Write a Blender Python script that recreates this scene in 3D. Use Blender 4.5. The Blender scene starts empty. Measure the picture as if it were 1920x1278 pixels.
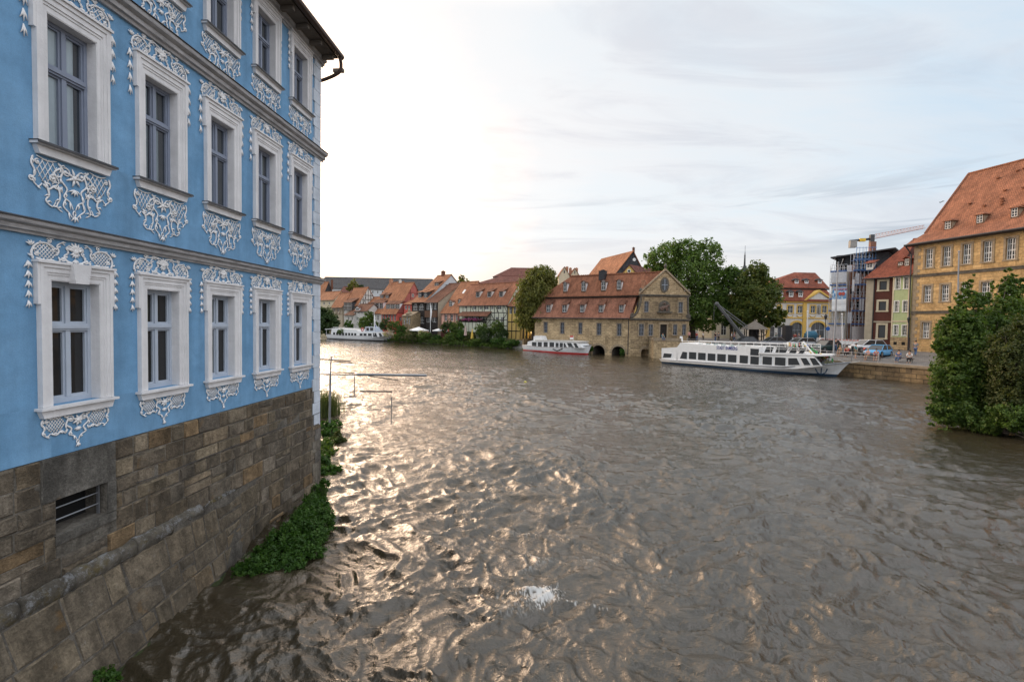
import bpy, bmesh, math, random
import numpy as np
from mathutils import Vector, Matrix
random.seed(7)
FPX = 907.0; CAMH = 5.2
PITCH = math.radians(2.05); ROLL = math.radians(1.0)
SC = bpy.context.scene; COL = SC.collection
def V(*a): return Vector(a)
# ---------------- camera model (used to place things where the photograph shows them, at real depths)
FW = V(0, math.cos(PITCH), -math.sin(PITCH)); UP0 = V(0, math.sin(PITCH), math.cos(PITCH)); RT0 = V(1, 0, 0)
RT = RT0 * math.cos(ROLL) + UP0 * math.sin(ROLL); UP = -RT0 * math.sin(ROLL) + UP0 * math.cos(ROLL)
CAM = V(0, 0, CAMH)
def ray(px, py): return FW + RT * ((px - 960) / FPX) + UP * (-(py - 639) / FPX)
def atY(px, py, Y):
    d = ray(px, py); return CAM + d * (Y / d.y)
def atZ(px, py, z):
    d = ray(px, py); return CAM + d * ((z - CAMH) / d.z)
def proj(p):
    q = Vector(p) - CAM; w = q.dot(FW)
    return (960 + FPX * q.dot(RT) / w, 639 - FPX * q.dot(UP) / w)
# ---------------- frames: s along a face, n outwards, z up
class Fr:
    def __init__(s, A, B=None, ex=None):
        s.O = V(A[0], A[1], 0)
        e = V(B[0] - A[0], B[1] - A[1], 0) if B is not None else V(ex[0], ex[1], 0)
        s.L = e.length; s.ex = e.normalized(); s.en = V(s.ex.y, -s.ex.x, 0)
    def P(s, p): return s.O + s.ex * p[0] + s.en * p[1] + V(0, 0, p[2])
    def px(s, px, py, n=0):
        d = ray(px, py); k = ((s.O - CAM).dot(s.en) + n) / d.dot(s.en); p = CAM + d * k
        return ((p - s.O).dot(s.ex), p.z)
    def rect(s, r, n=0):
        a = s.px(r[0], (r[1] + r[3]) / 2, n)[0]; b = s.px(r[2], (r[1] + r[3]) / 2, n)[0]
        m = (r[0] + r[2]) / 2
        return (a, b, s.px(m, r[3], n)[1], s.px(m, r[1], n)[1])
    def s_at(s, px, py=600): return s.px(px, py)[0]
    def side(s, at, turn=1):
        """frame of the wall turning back from the right (turn=1) or left end"""
        a = s.P((at, 0, 0))
        return Fr(a, ex=-s.en) if turn == 1 else Fr(a, ex=s.en)
class Raw:
    def P(s, p): return Vector(p)
WORLD = Raw()
ORG = {}
class MB:
    def __init__(s, F=None): s.v = []; s.f = []; s.m = []; s.c = []; s.F = F or WORLD; s.mi = 0; s.col = None
    def add(s, pts, faces):
        k = len(s.v); P = s.F.P
        s.v += [P(p) for p in pts]
        for f in faces: s.f.append([k + i for i in f]); s.m.append(s.mi); s.c.append(s.col)
        return s
    def quad(s, a, b, c, d): return s.add([a, b, c, d], [(0, 1, 2, 3)])
    def poly(s, pts): return s.add(pts, [tuple(range(len(pts)))])
    def box(s, x0, x1, y0, y1, z0, z1):
        if x0 > x1: x0, x1 = x1, x0
        return s.add([(x0,y0,z0),(x1,y0,z0),(x1,y1,z0),(x0,y1,z0),(x0,y0,z1),(x1,y0,z1),(x1,y1,z1),(x0,y1,z1)],
                     [(0,3,2,1),(4,5,6,7),(0,1,5,4),(1,2,6,5),(2,3,7,6),(3,0,4,7)])
    def prism(s, poly, n0, n1):
        """poly of (s,z), extruded between n0 and n1"""
        k = len(poly)
        pts = [(p[0], n0, p[1]) for p in poly] + [(p[0], n1, p[1]) for p in poly]
        fs = [tuple(range(k)), tuple(range(2*k-1, k-1, -1))] + [(i, (i+1) % k, k + (i+1) % k, k + i) for i in range(k)]
        return s.add(pts, fs)
    def plan(s, poly, z0, z1):
        k = len(poly)
        pts = [(p[0], p[1], z0) for p in poly] + [(p[0], p[1], z1) for p in poly]
        fs = [tuple(range(k)), tuple(range(2*k-1, k-1, -1))] + [(i, (i+1) % k, k + (i+1) % k, k + i) for i in range(k)]
        return s.add(pts, fs)
    def slab(s, pts, t, up=False):
        k = len(pts)
        a = [tuple(p) for p in pts]; b = [(p[0], p[1], p[2] - t) for p in pts]
        fs = [tuple(range(k)), tuple(range(2*k-1, k-1, -1))] + [(i, (i+1) % k, k + (i+1) % k, k + i) for i in range(k)]
        return s.add(a + b, fs)
    def tube(s, pts, r, n=6, flat=1.0, cap=True):
        pts = [Vector(p) for p in pts]; k = len(pts)
        rr = r if isinstance(r, (list, tuple)) else [r] * k
        V_ = []; nprev = None
        for i, p in enumerate(pts):
            t = (pts[min(i+1, k-1)] - pts[max(i-1, 0)])
            if t.length < 1e-9: t = V(0, 0, 1)
            t.normalize()
            if nprev is None:
                a = V(0, 1, 0) if abs(t.y) < .9 else V(1, 0, 0)
            else: a = nprev
            b = t.cross(a).normalized(); a = b.cross(t).normalized(); nprev = a
            for j in range(n):
                w = 2 * math.pi * j / n
                q = a * math.cos(w) * flat + b * math.sin(w)
                V_.append(p + q * rr[i])
        fs = []
        for i in range(k - 1):
            for j in range(n):
                fs.append((i*n + j, i*n + (j+1) % n, (i+1)*n + (j+1) % n, (i+1)*n + j))
        if cap: fs.append(tuple(range(n))[::-1]); fs.append(tuple((k-1)*n + j for j in range(n)))
        return s.add(V_, fs)
    def lathe(s, prof, c=(0,0,0), n=12, axis='z'):
        V_ = []; k = len(prof)
        for (r, z) in prof:
            for j in range(n):
                w = 2*math.pi*j/n; x, y = r*math.cos(w), r*math.sin(w)
                q = {'z': (x, y, z), 'y': (x, z, y), 'x': (z, x, y)}[axis]
                V_.append((c[0]+q[0], c[1]+q[1], c[2]+q[2]))
        fs = [(i*n+j, i*n+(j+1) % n, (i+1)*n+(j+1) % n, (i+1)*n+j) for i in range(k-1) for j in range(n)]
        fs += [tuple(range(n))[::-1], tuple((k-1)*n+j for j in range(n))]
        return s.add(V_, fs)
    def build(s, name, mats, parent=None, smooth=False, recalc=True):
        if not s.f: return None
        if not isinstance(mats, (list, tuple)): mats = [mats]
        org = Vector(ORG[parent.name]) if parent is not None else None
        vs = np.array([tuple(p) for p in s.v], dtype=np.float64)
        if org is None:
            org = Vector((float(vs[:,0].mean()), float(vs[:,1].mean()), float(vs[:,2].min())))
        vs = vs - np.array(tuple(org))
        me = bpy.data.meshes.new(name); me.from_pydata(vs.tolist(), [], s.f)
        for m in mats: me.materials.append(m)
        me.polygons.foreach_set('material_index', s.m)
        if recalc:
            bm = bmesh.new(); bm.from_mesh(me); bmesh.ops.recalc_face_normals(bm, faces=bm.faces); bm.to_mesh(me); bm.free()
        if smooth: me.polygons.foreach_set('use_smooth', [True] * len(me.polygons))
        auto_uv(me, vs + np.array(tuple(org)))
        if any(c is not None for c in s.c):
            at = me.color_attributes.new('tint', 'FLOAT_COLOR', 'CORNER')
            cc = []
            for pl, c in zip(me.polygons, s.c):
                c = c or (1, 1, 1); cc += [c[0], c[1], c[2], 1.0] * pl.loop_total
            at.data.foreach_set('color', cc)
        o = bpy.data.objects.new(name, me); COL.objects.link(o)
        if parent is not None: o.parent = parent
        else: o.location = org
        ORG[o.name] = org
        return o
def auto_uv(me, wv):
    me.update()
    n = len(me.polygons); nl = len(me.loops)
    nr = np.zeros(n*3); me.polygons.foreach_get('normal', nr); nr = nr.reshape(-1, 3)
    lt = np.zeros(n, dtype=np.int32); me.polygons.foreach_get('loop_total', lt)
    li = np.zeros(nl, dtype=np.int32); me.loops.foreach_get('vertex_index', li)
    t = np.stack([-nr[:,1], nr[:,0], np.zeros(n)], 1); l = np.linalg.norm(t, axis=1)
    t[l < .05] = (1, 0, 0); l[l < .05] = 1; t = t / l[:,None]
    b = np.cross(nr, t)
    tt = np.repeat(t, lt, 0); bb = np.repeat(b, lt, 0); p = wv[li]
    uv = np.stack([(p*tt).sum(1), (p*bb).sum(1)], 1)
    u = me.uv_layers.new(name='UVMap'); u.data.foreach_set('uv', uv.ravel())
def tag(o, label=None, cat=None, group=None, kind=None):
    if label: o['label'] = label
    if cat: o['category'] = cat
    if group: o['group'] = group
    if kind: o['kind'] = kind
    return o
def thing(name, label, cat, loc, group=None):
    o = bpy.data.objects.new(name, None); COL.objects.link(o)
    o.location = loc; o.empty_display_size = .5; ORG[o.name] = Vector(loc)
    return tag(o, label, cat, group)
def copy_tree(o, parent=None, loc=None, rz=None, scale=None):
    c = o.copy(); COL.objects.link(c); c.parent = parent
    if loc is not None: c.location = loc
    if rz is not None: c.rotation_euler = (0, 0, rz)
    if scale is not None: c.scale = scale if hasattr(scale, '__len__') else (scale,)*3
    for ch in list(o.children): copy_tree(ch, c)
    return c
# ---------------- materials
class N:
    def __init__(s, name):
        s.m = bpy.data.materials.new(name); s.m.use_nodes = True
        s.t = s.m.node_tree; s.n = s.t.nodes; s.l = s.t.links
        s.b = s.n['Principled BSDF']
    def new(s, typ, **k):
        x = s.n.new(typ)
        for a, v in k.items(): setattr(x, a, v)
        return x
    def set(s, node, **k):
        for a, v in k.items():
            i = node.inputs[a.replace('_', ' ')]
            if hasattr(v, 'links') or isinstance(v, bpy.types.NodeSocket): s.l.new(v, i)
            else: i.default_value = v
        return node
    def uv(s, sx=1, sy=1, sz=1, obj=False, rz=0):
        tc = s.new('ShaderNodeTexCoord'); mp = s.new('ShaderNodeMapping')
        s.l.new(tc.outputs['Object' if obj else 'UV'], mp.inputs[0]); mp.inputs['Scale'].default_value = (sx, sy, sz)
        mp.inputs['Rotation'].default_value = (0, 0, rz)
        return mp.outputs[0]
    def noise(s, vec, scale, detail=4, rough=.6, dist=0):
        x = s.new('ShaderNodeTexNoise'); s.l.new(vec, x.inputs['Vector'])
        x.inputs['Scale'].default_value = scale; x.inputs['Detail'].default_value = detail
        x.inputs['Roughness'].default_value = rough; x.inputs['Distortion'].default_value = dist
        return x.outputs['Fac']
    def ramp(s, fac, stops):
        x = s.new('ShaderNodeValToRGB'); s.l.new(fac, x.inputs[0]); e = x.color_ramp.elements
        while len(e) < len(stops): e.new(.5)
        for i, (p, c) in enumerate(stops):
            e[i].position = p; e[i].color = (c[0], c[1], c[2], 1) if hasattr(c, '__len__') else (c, c, c, 1)
        return x.outputs[0]
    def mix(s, a, b, fac=.5, mode='MIX'):
        x = s.new('ShaderNodeMix', data_type='RGBA', blend_type=mode)
        for i, v in ((0, fac), (6, a), (7, b)):
            if isinstance(v, bpy.types.NodeSocket): s.l.new(v, x.inputs[i])
            elif i == 0: x.inputs[0].default_value = v
            else: x.inputs[i].default_value = (v[0], v[1], v[2], 1)
        return x.outputs[2]
    def math(s, op, a, b=0.0, clamp=False):
        x = s.new('ShaderNodeMath', operation=op, use_clamp=clamp)
        for i, v in ((0, a), (1, b)):
            if isinstance(v, bpy.types.NodeSocket): s.l.new(v, x.inputs[i])
            else: x.inputs[i].default_value = v
        return x.outputs[0]
    def bump(s, h, strength=.5, dist=.02, prev=None):
        x = s.new('ShaderNodeBump'); s.l.new(h, x.inputs['Height'])
        x.inputs['Strength'].default_value = strength; x.inputs['Distance'].default_value = dist
        if prev is not None: s.l.new(prev, x.inputs['Normal'])
        return x.outputs[0]
    def out(s, col=None, rough=None, normal=None, spec=None, metal=None):
        b = s.b
        for nm, v in (('Base Color', col), ('Roughness', rough), ('Normal', normal), ('Specular IOR Level', spec), ('Metallic', metal)):
            if v is None: continue
            if isinstance(v, bpy.types.NodeSocket): s.l.new(v, b.inputs[nm])
            elif nm == 'Base Color': b.inputs[nm].default_value = (v[0], v[1], v[2], 1)
            else: b.inputs[nm].default_value = v
        return s.m
def plain(name, c, rough=.7, var=.18, scale=2.0, bump=.15, metal=0, spec=.3, streak=0):
    m = N(name); u = m.uv(); n1 = m.noise(u, scale, 5, .65); n2 = m.noise(u, scale*9, 3, .6)
    f = m.ramp(n1, [(.3, 1 - var), (.7, 1 + var*.6)])
    col = m.mix(c, f, 1, 'MULTIPLY')
    if streak:
        us = m.uv(3, .25); n3 = m.noise(us, 1.2, 4, .6)
        col = m.mix(col, m.ramp(n3, [(.45, 1), (.75, 1 - streak)]), 1, 'MULTIPLY')
    nrm = m.bump(n2, bump, .02) if bump else None
    return m.out(col, rough, nrm, spec, metal)
def stone(name, c1, c2, mortar, bw=.8, bh=.38, msize=.012, dirt=.35, bump=.6, tint=False):
    m = N(name); u = m.uv()
    br = m.new('ShaderNodeTexBrick'); m.l.new(u, br.inputs['Vector'])
    m.set(br, Color1=(*c1, 1), Color2=(*c2, 1), Mortar=(*mortar, 1), Scale=1.0)
    br.inputs['Mortar Size'].default_value = msize; br.inputs['Brick Width'].default_value = bw; br.inputs['Row Height'].default_value = bh
    br.inputs['Mortar Smooth'].default_value = .3; br.inputs['Bias'].default_value = 0
    br.offset_frequency = 2; br.offset = .42
    n1 = m.noise(u, .45, 5, .7); n2 = m.noise(u, 3.0, 4, .7); n3 = m.noise(u, 14, 3, .7)
    col = m.mix(br.outputs['Color'], m.ramp(n1, [(.35, 1 - dirt), (.65, 1.15)]), 1, 'MULTIPLY')
    col = m.mix(col, m.ramp(n2, [(.3, .7), (.7, 1.2)]), 1, 'MULTIPLY')
    h = m.mix(br.outputs['Fac'], n3, .35)
    h2 = m.math('SUBTRACT', n3, m.math('MULTIPLY', br.outputs['Fac'], 1.5))
    return m.out(col, .9, m.bump(h2, bump, .03), .2)
def tiles(name, c1, c2, w=.2, h=.17, moss=.15):
    m = N(name); u = m.uv()
    br = m.new('ShaderNodeTexBrick'); m.l.new(u, br.inputs['Vector'])
    m.set(br, Color1=(*c1, 1), Color2=(*c2, 1), Mortar=(c2[0]*.35, c2[1]*.35, c2[2]*.35, 1), Scale=1.0)
    br.inputs['Mortar Size'].default_value = .014; br.inputs['Brick Width'].default_value = w; br.inputs['Row Height'].default_value = h
    br.inputs['Mortar Smooth'].default_value = .6
    n1 = m.noise(u, .35, 5, .7); n2 = m.noise(m.uv(1, .35), 1.6, 5, .7)
    col = m.mix(br.outputs['Color'], m.ramp(n1, [(.33, (.72, .70, .68)), (.62, (1.12, 1.1, 1.05))]), 1, 'MULTIPLY')
    col = m.mix(col, m.ramp(n2, [(.35, .7), (.6, 1.12)]), 1, 'MULTIPLY')
    col = m.mix(col, (.11, .10, .07), m.ramp(m.noise(u, 1.1, 6, .75), [(.55, 0), (.78, moss*2)]))
    w_ = m.new('ShaderNodeTexWave', wave_type='BANDS', bands_direction='Y', wave_profile='SAW'); m.l.new(u, w_.inputs['Vector'])
    w_.inputs['Scale'].default_value = 1/(h*3.2)*1.0
    hh = m.math('SUBTRACT', m.math('MULTIPLY', m.noise(u, 5, 3, .6), .8), br.outputs['Fac'])
    return m.out(col, .85, m.bump(hh, .7, .04), .2)
def glass(name, c=(.02, .025, .03), rough=.04, spec=.5, ior=1.6, wavy=.02, curtain_sky=None):
    m = N(name); u = m.uv(obj=True)
    nr = m.bump(m.noise(u, 1.6, 2, .5), wavy, .15)
    m.b.inputs['IOR'].default_value = ior
    col = c
    if curtain_sky:
        w = m.noise(m.uv(6, .4), 2.0, 2, .5)
        col = m.mix(c, curtain_sky, m.ramp(w, [(.42, 0), (.5, 1)]))
    return m.out(col, rough, nr, spec)
M = {}
M['blue'] = None
def mk_blue():
    m = N('blue_plaster'); u = m.uv()
    n1 = m.noise(u, .7, 6, .65); n2 = m.noise(u, 3.5, 5, .7); n3 = m.noise(u, 60, 3, .7); n4 = m.noise(m.uv(1.8, .22), 1.4, 5, .6)
    c = m.ramp(n1, [(.3, (.138, .295, .475)), (.55, (.168, .332, .518)), (.75, (.198, .366, .548))])
    c = m.mix(c, m.ramp(n2, [(.3, .86), (.7, 1.08)]), 1, 'MULTIPLY')
    c = m.mix(c, m.ramp(n4, [(.30, .78), (.6, 1.05)]), 1, 'MULTIPLY')
    c = m.mix(c, m.ramp(n3, [(.3, .9), (.7, 1.08)]), 1, 'MULTIPLY')
    h = m.mix(n3, n2, .5)
    M['blue'] = m.out(c, .9, m.bump(h, .55, .012), .2)
mk_blue()
M['trim'] = plain('cream_painted_stone', (.70, .69, .69), .75, .12, 2.5, .25, streak=.18)
M['stucco'] = plain('white_stucco', (.80, .79, .78), .75, .12, 9, .4)
M['quoin'] = plain('pale_blue_quoin', (.55, .60, .66), .8, .2, 3, .3, streak=.2)
M['cornice'] = plain('weathered_cornice', (.42, .41, .41), .8, .3, 3, .3, streak=.35)
M['lead'] = plain('dark_lead_flashing', (.07, .07, .075), .6, .3, 6, .3)
M['framegrey'] = plain('grey_blue_window_paint', (.42, .47, .54), .45, .08, 4, .05)
M['framedark'] = plain('slate_grey_window_paint', (.22, .25, .32), .45, .08, 4, .05)
M['glass'] = glass('window_glass', (.022, .022, .022), .03, .5, 1.42, .02, None)
M['glassc'] = glass('upper_window_glass', (.022, .028, .034), .03, .7, 1.8, .01)
M['curtain'] = plain('net_curtain_behind_glass', (.30, .36, .39), .12, .15, 2, 0, 0, .9, streak=.3)  # pale pane colour: net curtain plus sky reflection painted in
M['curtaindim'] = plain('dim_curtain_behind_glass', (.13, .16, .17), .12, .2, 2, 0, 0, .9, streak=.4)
M['farglass'] = glass('far_window_glass', (.03, .033, .036), .08, .5, 1.5, .05)
M['white'] = plain('white_paint', (.74, .74, .73), .5, .08, 3, .05)
M['winwhite'] = plain('white_window_paint', (.72, .72, .70), .5, .05, 3, 0)
M['dark'] = plain('dark_interior', (.012, .012, .012), .9, .2, 2, 0)
M['soffit'] = plain('dark_stained_soffit', (.13, .11, .09), .8, .3, 3, .3)
M['metal'] = plain('galvanised_steel', (.30, .31, .33), .45, .2, 3, .1, .7)
M['darkmetal'] = plain('dark_iron', (.05, .05, .055), .5, .2, 3, .1, .4)
M['copper'] = plain('brown_copper_gutter', (.07, .045, .035), .5, .3, 4, .1, .3)
M['tile'] = tiles('clay_roof_tiles', (.36, .155, .090), (.27, .115, .070))
M['tileorange'] = tiles('orange_clay_roof_tiles', (.43, .195, .105), (.33, .145, .080), moss=.12)
M['tilebrown'] = tiles('weathered_brown_roof_tiles', (.22, .10, .065), (.15, .07, .048))
M['tilered'] = tiles('dark_red_roof_tiles', (.30, .095, .058), (.22, .070, .045), moss=.08)
M['tilepink'] = tiles('pinkish_clay_roof_tiles', (.38, .175, .115), (.29, .13, .088), moss=.18)
M['slate'] = tiles('grey_slate', (.085, .09, .10), (.055, .058, .066), moss=.05)
M['tilefar'] = tiles('old_red_roof_tiles', (.20, .080, .062), (.15, .062, .050), moss=.1)
M['sand'] = stone('sandstone_ashlar', (.60, .40, .19), (.47, .30, .135), (.30, .21, .12), .8, .36, .012, .34, .6)
M['sandgrey'] = stone('grey_sandstone_ashlar', (.40, .30, .175), (.27, .20, .125), (.14, .11, .075), .85, .36, .02, .5, .7)
M['sandlight'] = stone('warm_rubble_sandstone', (.60, .45, .27), (.44, .32, .185), (.22, .17, .11), .75, .30, .02, .4, .7)
M['quaystone'] = stone('stained_quay_stone', (.36, .24, .12), (.20, .145, .09), (.08, .065, .045), 1.1, .45, .03, .6, .8)
M['sandtrim'] = plain('dressed_sandstone', (.30, .235, .16), .85, .35, 2, .3)
M['sandtrimdark'] = plain('blackened_sandstone', (.12, .105, .085), .9, .5, 2, .3)
M['cream'] = plain('cream_plaster', (.58, .50, .36), .9, .12, 1.5, .1, streak=.1)
M['offwhite'] = plain('off_white_plaster', (.60, .58, .54), .9, .12, 1.5, .1, streak=.12)
M['palewhite'] = plain('pale_grey_plaster', (.50, .51, .52), .9, .1, 1, .1)
M['yellow'] = plain('yellow_ochre_trim', (.62, .40, .10), .85, .12, 2, .1)
M['yellowwall'] = plain('ochre_plaster', (.60, .42, .14), .9, .12, 1.5, .1)
M['maroon'] = plain('maroon_plaster', (.115, .040, .030), .9, .15, 1.5, .15, streak=.1)
M['green'] = plain('pale_green_plaster', (.40, .47, .26), .9, .12, 1.5, .1, streak=.15)
M['pink'] = plain('pink_plaster', (.58, .33, .26), .9, .12, 1.5, .1)
M['red'] = plain('coral_red_plaster', (.50, .11, .085), .9, .12, 1.5, .1)
M['redgable'] = plain('dusty_red_boards', (.38, .12, .10), .9, .15, 1.5, .1)
M['timberwhite'] = plain('greenish_white_infill', (.56, .57, .46), .9, .1, 1.5, .1)
M['blackwood'] = plain('black_stained_boards', (.022, .018, .016), .8, .3, 4, .3)
M['timber'] = plain('black_painted_timber', (.03, .025, .022), .8, .2, 4, .1)
M['brownwood'] = plain('brown_weathered_wood', (.12, .065, .04), .8, .3, 4, .2)
M['redwood'] = plain('dark_red_painted_wood', (.09, .025, .02), .7, .2, 4, .1)
M['brick'] = stone('bare_orange_brick', (.52, .24, .13), (.40, .17, .09), (.35, .3, .25), .25, .09, .008, .2, .3)
M['beige'] = plain('beige_render', (.42, .36, .27), .9, .15, 1.5, .1, streak=.15)
M['concrete'] = plain('grey_concrete', (.30, .285, .26), .9, .2, 1.5, .2)
M['asphalt'] = plain('asphalt', (.13, .125, .12), .9, .15, 1, .2)
M['paving'] = stone('grey_cobble_paving', (.20, .19, .18), (.16, .15, .14), (.10, .095, .09), .2, .2, .01, .2, .3)
M['rubber'] = plain('black_rubber', (.02, .02, .02), .7, .1, 3, 0)
# ---------------- generic building pieces
def wall(mb, F, s0, s1, z0, z1, ops=(), rev=.15, n=0.0):
    ss = sorted({s0, s1, *[max(s0, min(s1, o[0])) for o in ops], *[max(s0, min(s1, o[1])) for o in ops]})
    zs = sorted({z0, z1, *[max(z0, min(z1, o[2])) for o in ops], *[max(z0, min(z1, o[3])) for o in ops]})
    for i in range(len(ss)-1):
        for j in range(len(zs)-1):
            cs, cz = (ss[i]+ss[i+1])/2, (zs[j]+zs[j+1])/2
            if ss[i+1]-ss[i] < 1e-5 or zs[j+1]-zs[j] < 1e-5: continue
            if any(o[0] < cs < o[1] and o[2] < cz < o[3] for o in ops): continue
            mb.quad((ss[i], n, zs[j]), (ss[i+1], n, zs[j]), (ss[i+1], n, zs[j+1]), (ss[i], n, zs[j+1]))
    for a, b, c, d in ops:
        r = n - rev
        mb.quad((a,n,c),(a,r,c),(a,r,d),(a,n,d)); mb.quad((b,n,c),(b,n,d),(b,r,d),(b,r,c))
        mb.quad((a,n,d),(a,r,d),(b,r,d),(b,n,d)); mb.quad((a,n,c),(b,n,c),(b,r,c),(a,r,c))
def window(F, r, parent, mf, mp=None, nx=2, nz=3, bar=.05, rec=.10, surround=None, sill=None, name='window', tz=None, label=None, n0=0.0):
    """r = (s0,s1,z0,z1); frame with bars, a pane behind; optional stone surround"""
    a, b, c, d = r; nn = n0 - rec; t = bar
    m = MB(F); m.box(a, a+t, nn-.04, nn+.02, c, d); m.box(b-t, b, nn-.04, nn+.02, c, d)
    m.box(a+t, b-t, nn-.04, nn+.02, c, c+t); m.box(a+t, b-t, nn-.04, nn+.02, d-t, d)
    for i in range(1, nx):
        x = a + (b-a)*i/nx; w = t*.55 if (nx % 2 == 0 and i == nx//2) else t*.3
        m.box(x-w, x+w, nn-.035, nn+.012, c+t, d-t)
    zz = tz if tz else [(i/nz) for i in range(1, nz)]
    for k in zz:
        z = c + (d-c)*k; w = t*.35
        m.box(a+t, b-t, nn-.030, nn+.008, z-w, z+w)
    o = m.build(name, mf, parent)
    if label: o['label'] = label
    g = MB(F); g.box(a+t*.5, b-t*.5, nn-.036, nn-.022, c+t*.5, d-t*.5); g.build('pane', mp or M['farglass'], o)
    if surround:
        w, mat = surround[0], surround[1]; pr = .04 + n0; q = n0 - .02
        k = MB(F); k.box(a-w, a, q, pr, c, d); k.box(b, b+w, q, pr, c, d); k.box(a-w, b+w, q, pr, d, d+w); k.box(a-w-.04, b+w+.04, q, pr+.05, c-w*.7, c)
        k.build('surround', mat, o)
    return o
# ---------------- blue rococo house on the left
D0 = 6.73
dv = ray(1025, 608); dv.z = 0; dv.normalize()
nv = V(dv.y, -dv.x, 0)
FB = Fr((-nv.x*D0, -nv.y*D0), ex=(dv.x, dv.y))
K = lambda k: CAMH + (k-.020)*D0
SH = -.0716*D0
SE = 2.134*D0+SH
blue = thing('rococo_house', 'tall blue town house with white rococo stucco, rising from the river on a stone base', 'house', tuple(FB.P((7, 0, 0))))
cols = [(.907*(1.138 + .2585*i))*D0 + SH for i in range(5)]
OW = .054*D0
rows = [(K(-.163), K(.092)), (K(.358), K(.618)), (K(.868), K(1.083))]
ops = [(c-OW, c+OW, z0, z1) for (z0, z1) in rows for c in cols]
ZP, ZE = K(-.268), K(1.145)
mb = MB(FB); wall(mb, FB, -4, SE-.02, ZP, ZE, ops, .17)
mb.F = FB.side(SE); mb.quad((0,-.02,-.5),(11,-.02,-.5),(11,-.02,ZE),(0,-.02,ZE))
mb.F = FB; mb.quad((-4,0,-.5),(-4,-11,-.5),(-4,-11,ZE),(-4,0,ZE)); mb.quad((-4,-11,-.5),(SE,-11,-.5),(SE,-11,ZE),(-4,-11,ZE))
mb.build('wall', M['blue'], blue)
mb = MB(FB); mb.box(-3.9, SE-.1, -10.9, -.35, 1, ZE-.05); mb.build('interior', M['dark'], blue)
# quoins
q = MB(FB); z = K(-.44); i = 0
while z < ZE-.05:
    h = .345; w = .44 if i % 2 else .36
    z1 = min(z+h-.014, ZE-.02)
    q.box(SE-w+.03, SE+.035, -.30, .035, z, z1); q.box(SE-w+.045, SE+.02, -.28, .02, z1, z1+.014); z += h; i += 1
q.build('quoins', M['quoin'], blue)
# cornices: stacked profiles along the wall
def cornice(k0, k1, out, name='cornice', drip=True):
    z0, z1 = K(k0), K(k1); h = z1 - z0
    m = MB(FB)
    prof = [(0, 0), (.25, 0), (.30, .18), (.55, .22), (.60, .40), (.55, .5), (.95, .62), (1.0, .72), (1.0, .90), (0, 1.0)]
    pts = [(-4, p[0]*out, z0+p[1]*h) for p in prof] + [(SE+out*.9, p[0]*out, z0+p[1]*h) for p in prof]
    n = len(prof)
    m.add(pts, [tuple(range(n)), tuple(range(2*n-1, n-1, -1))] + [(i, (i+1) % n, n+(i+1) % n, n+i) for i in range(n)])
    m.F = FB.side(SE); m.box(-.01, .9, 0.0, out*.9, z0+h*.3, z1-h*.1)
    o = m.build(name, M['cornice'], blue)
    if drip:
        l = MB(FB); l.add([(-4, out+.025, z0+h*.905), (SE+out+.02, out+.025, z0+h*.905), (SE+out+.02, -.01, z1+.02), (-4, -.01, z1+.02),
                           (-4, out+.025, z0+h*.945), (SE+out+.02, out+.025, z0+h*.945), (SE+out+.02, -.01, z1+.035), (-4, -.01, z1+.035)],
                          [(0,1,2,3),(4,5,6,7),(0,1,5,4),(1,2,6,5),(2,3,7,6),(3,0,4,7)]); l.build('flashing', M['lead'], o)
cornice(.176, .205, .15); cornice(.713, .752, .19); cornice(1.118, 1.15, .16, drip=False)
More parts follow.
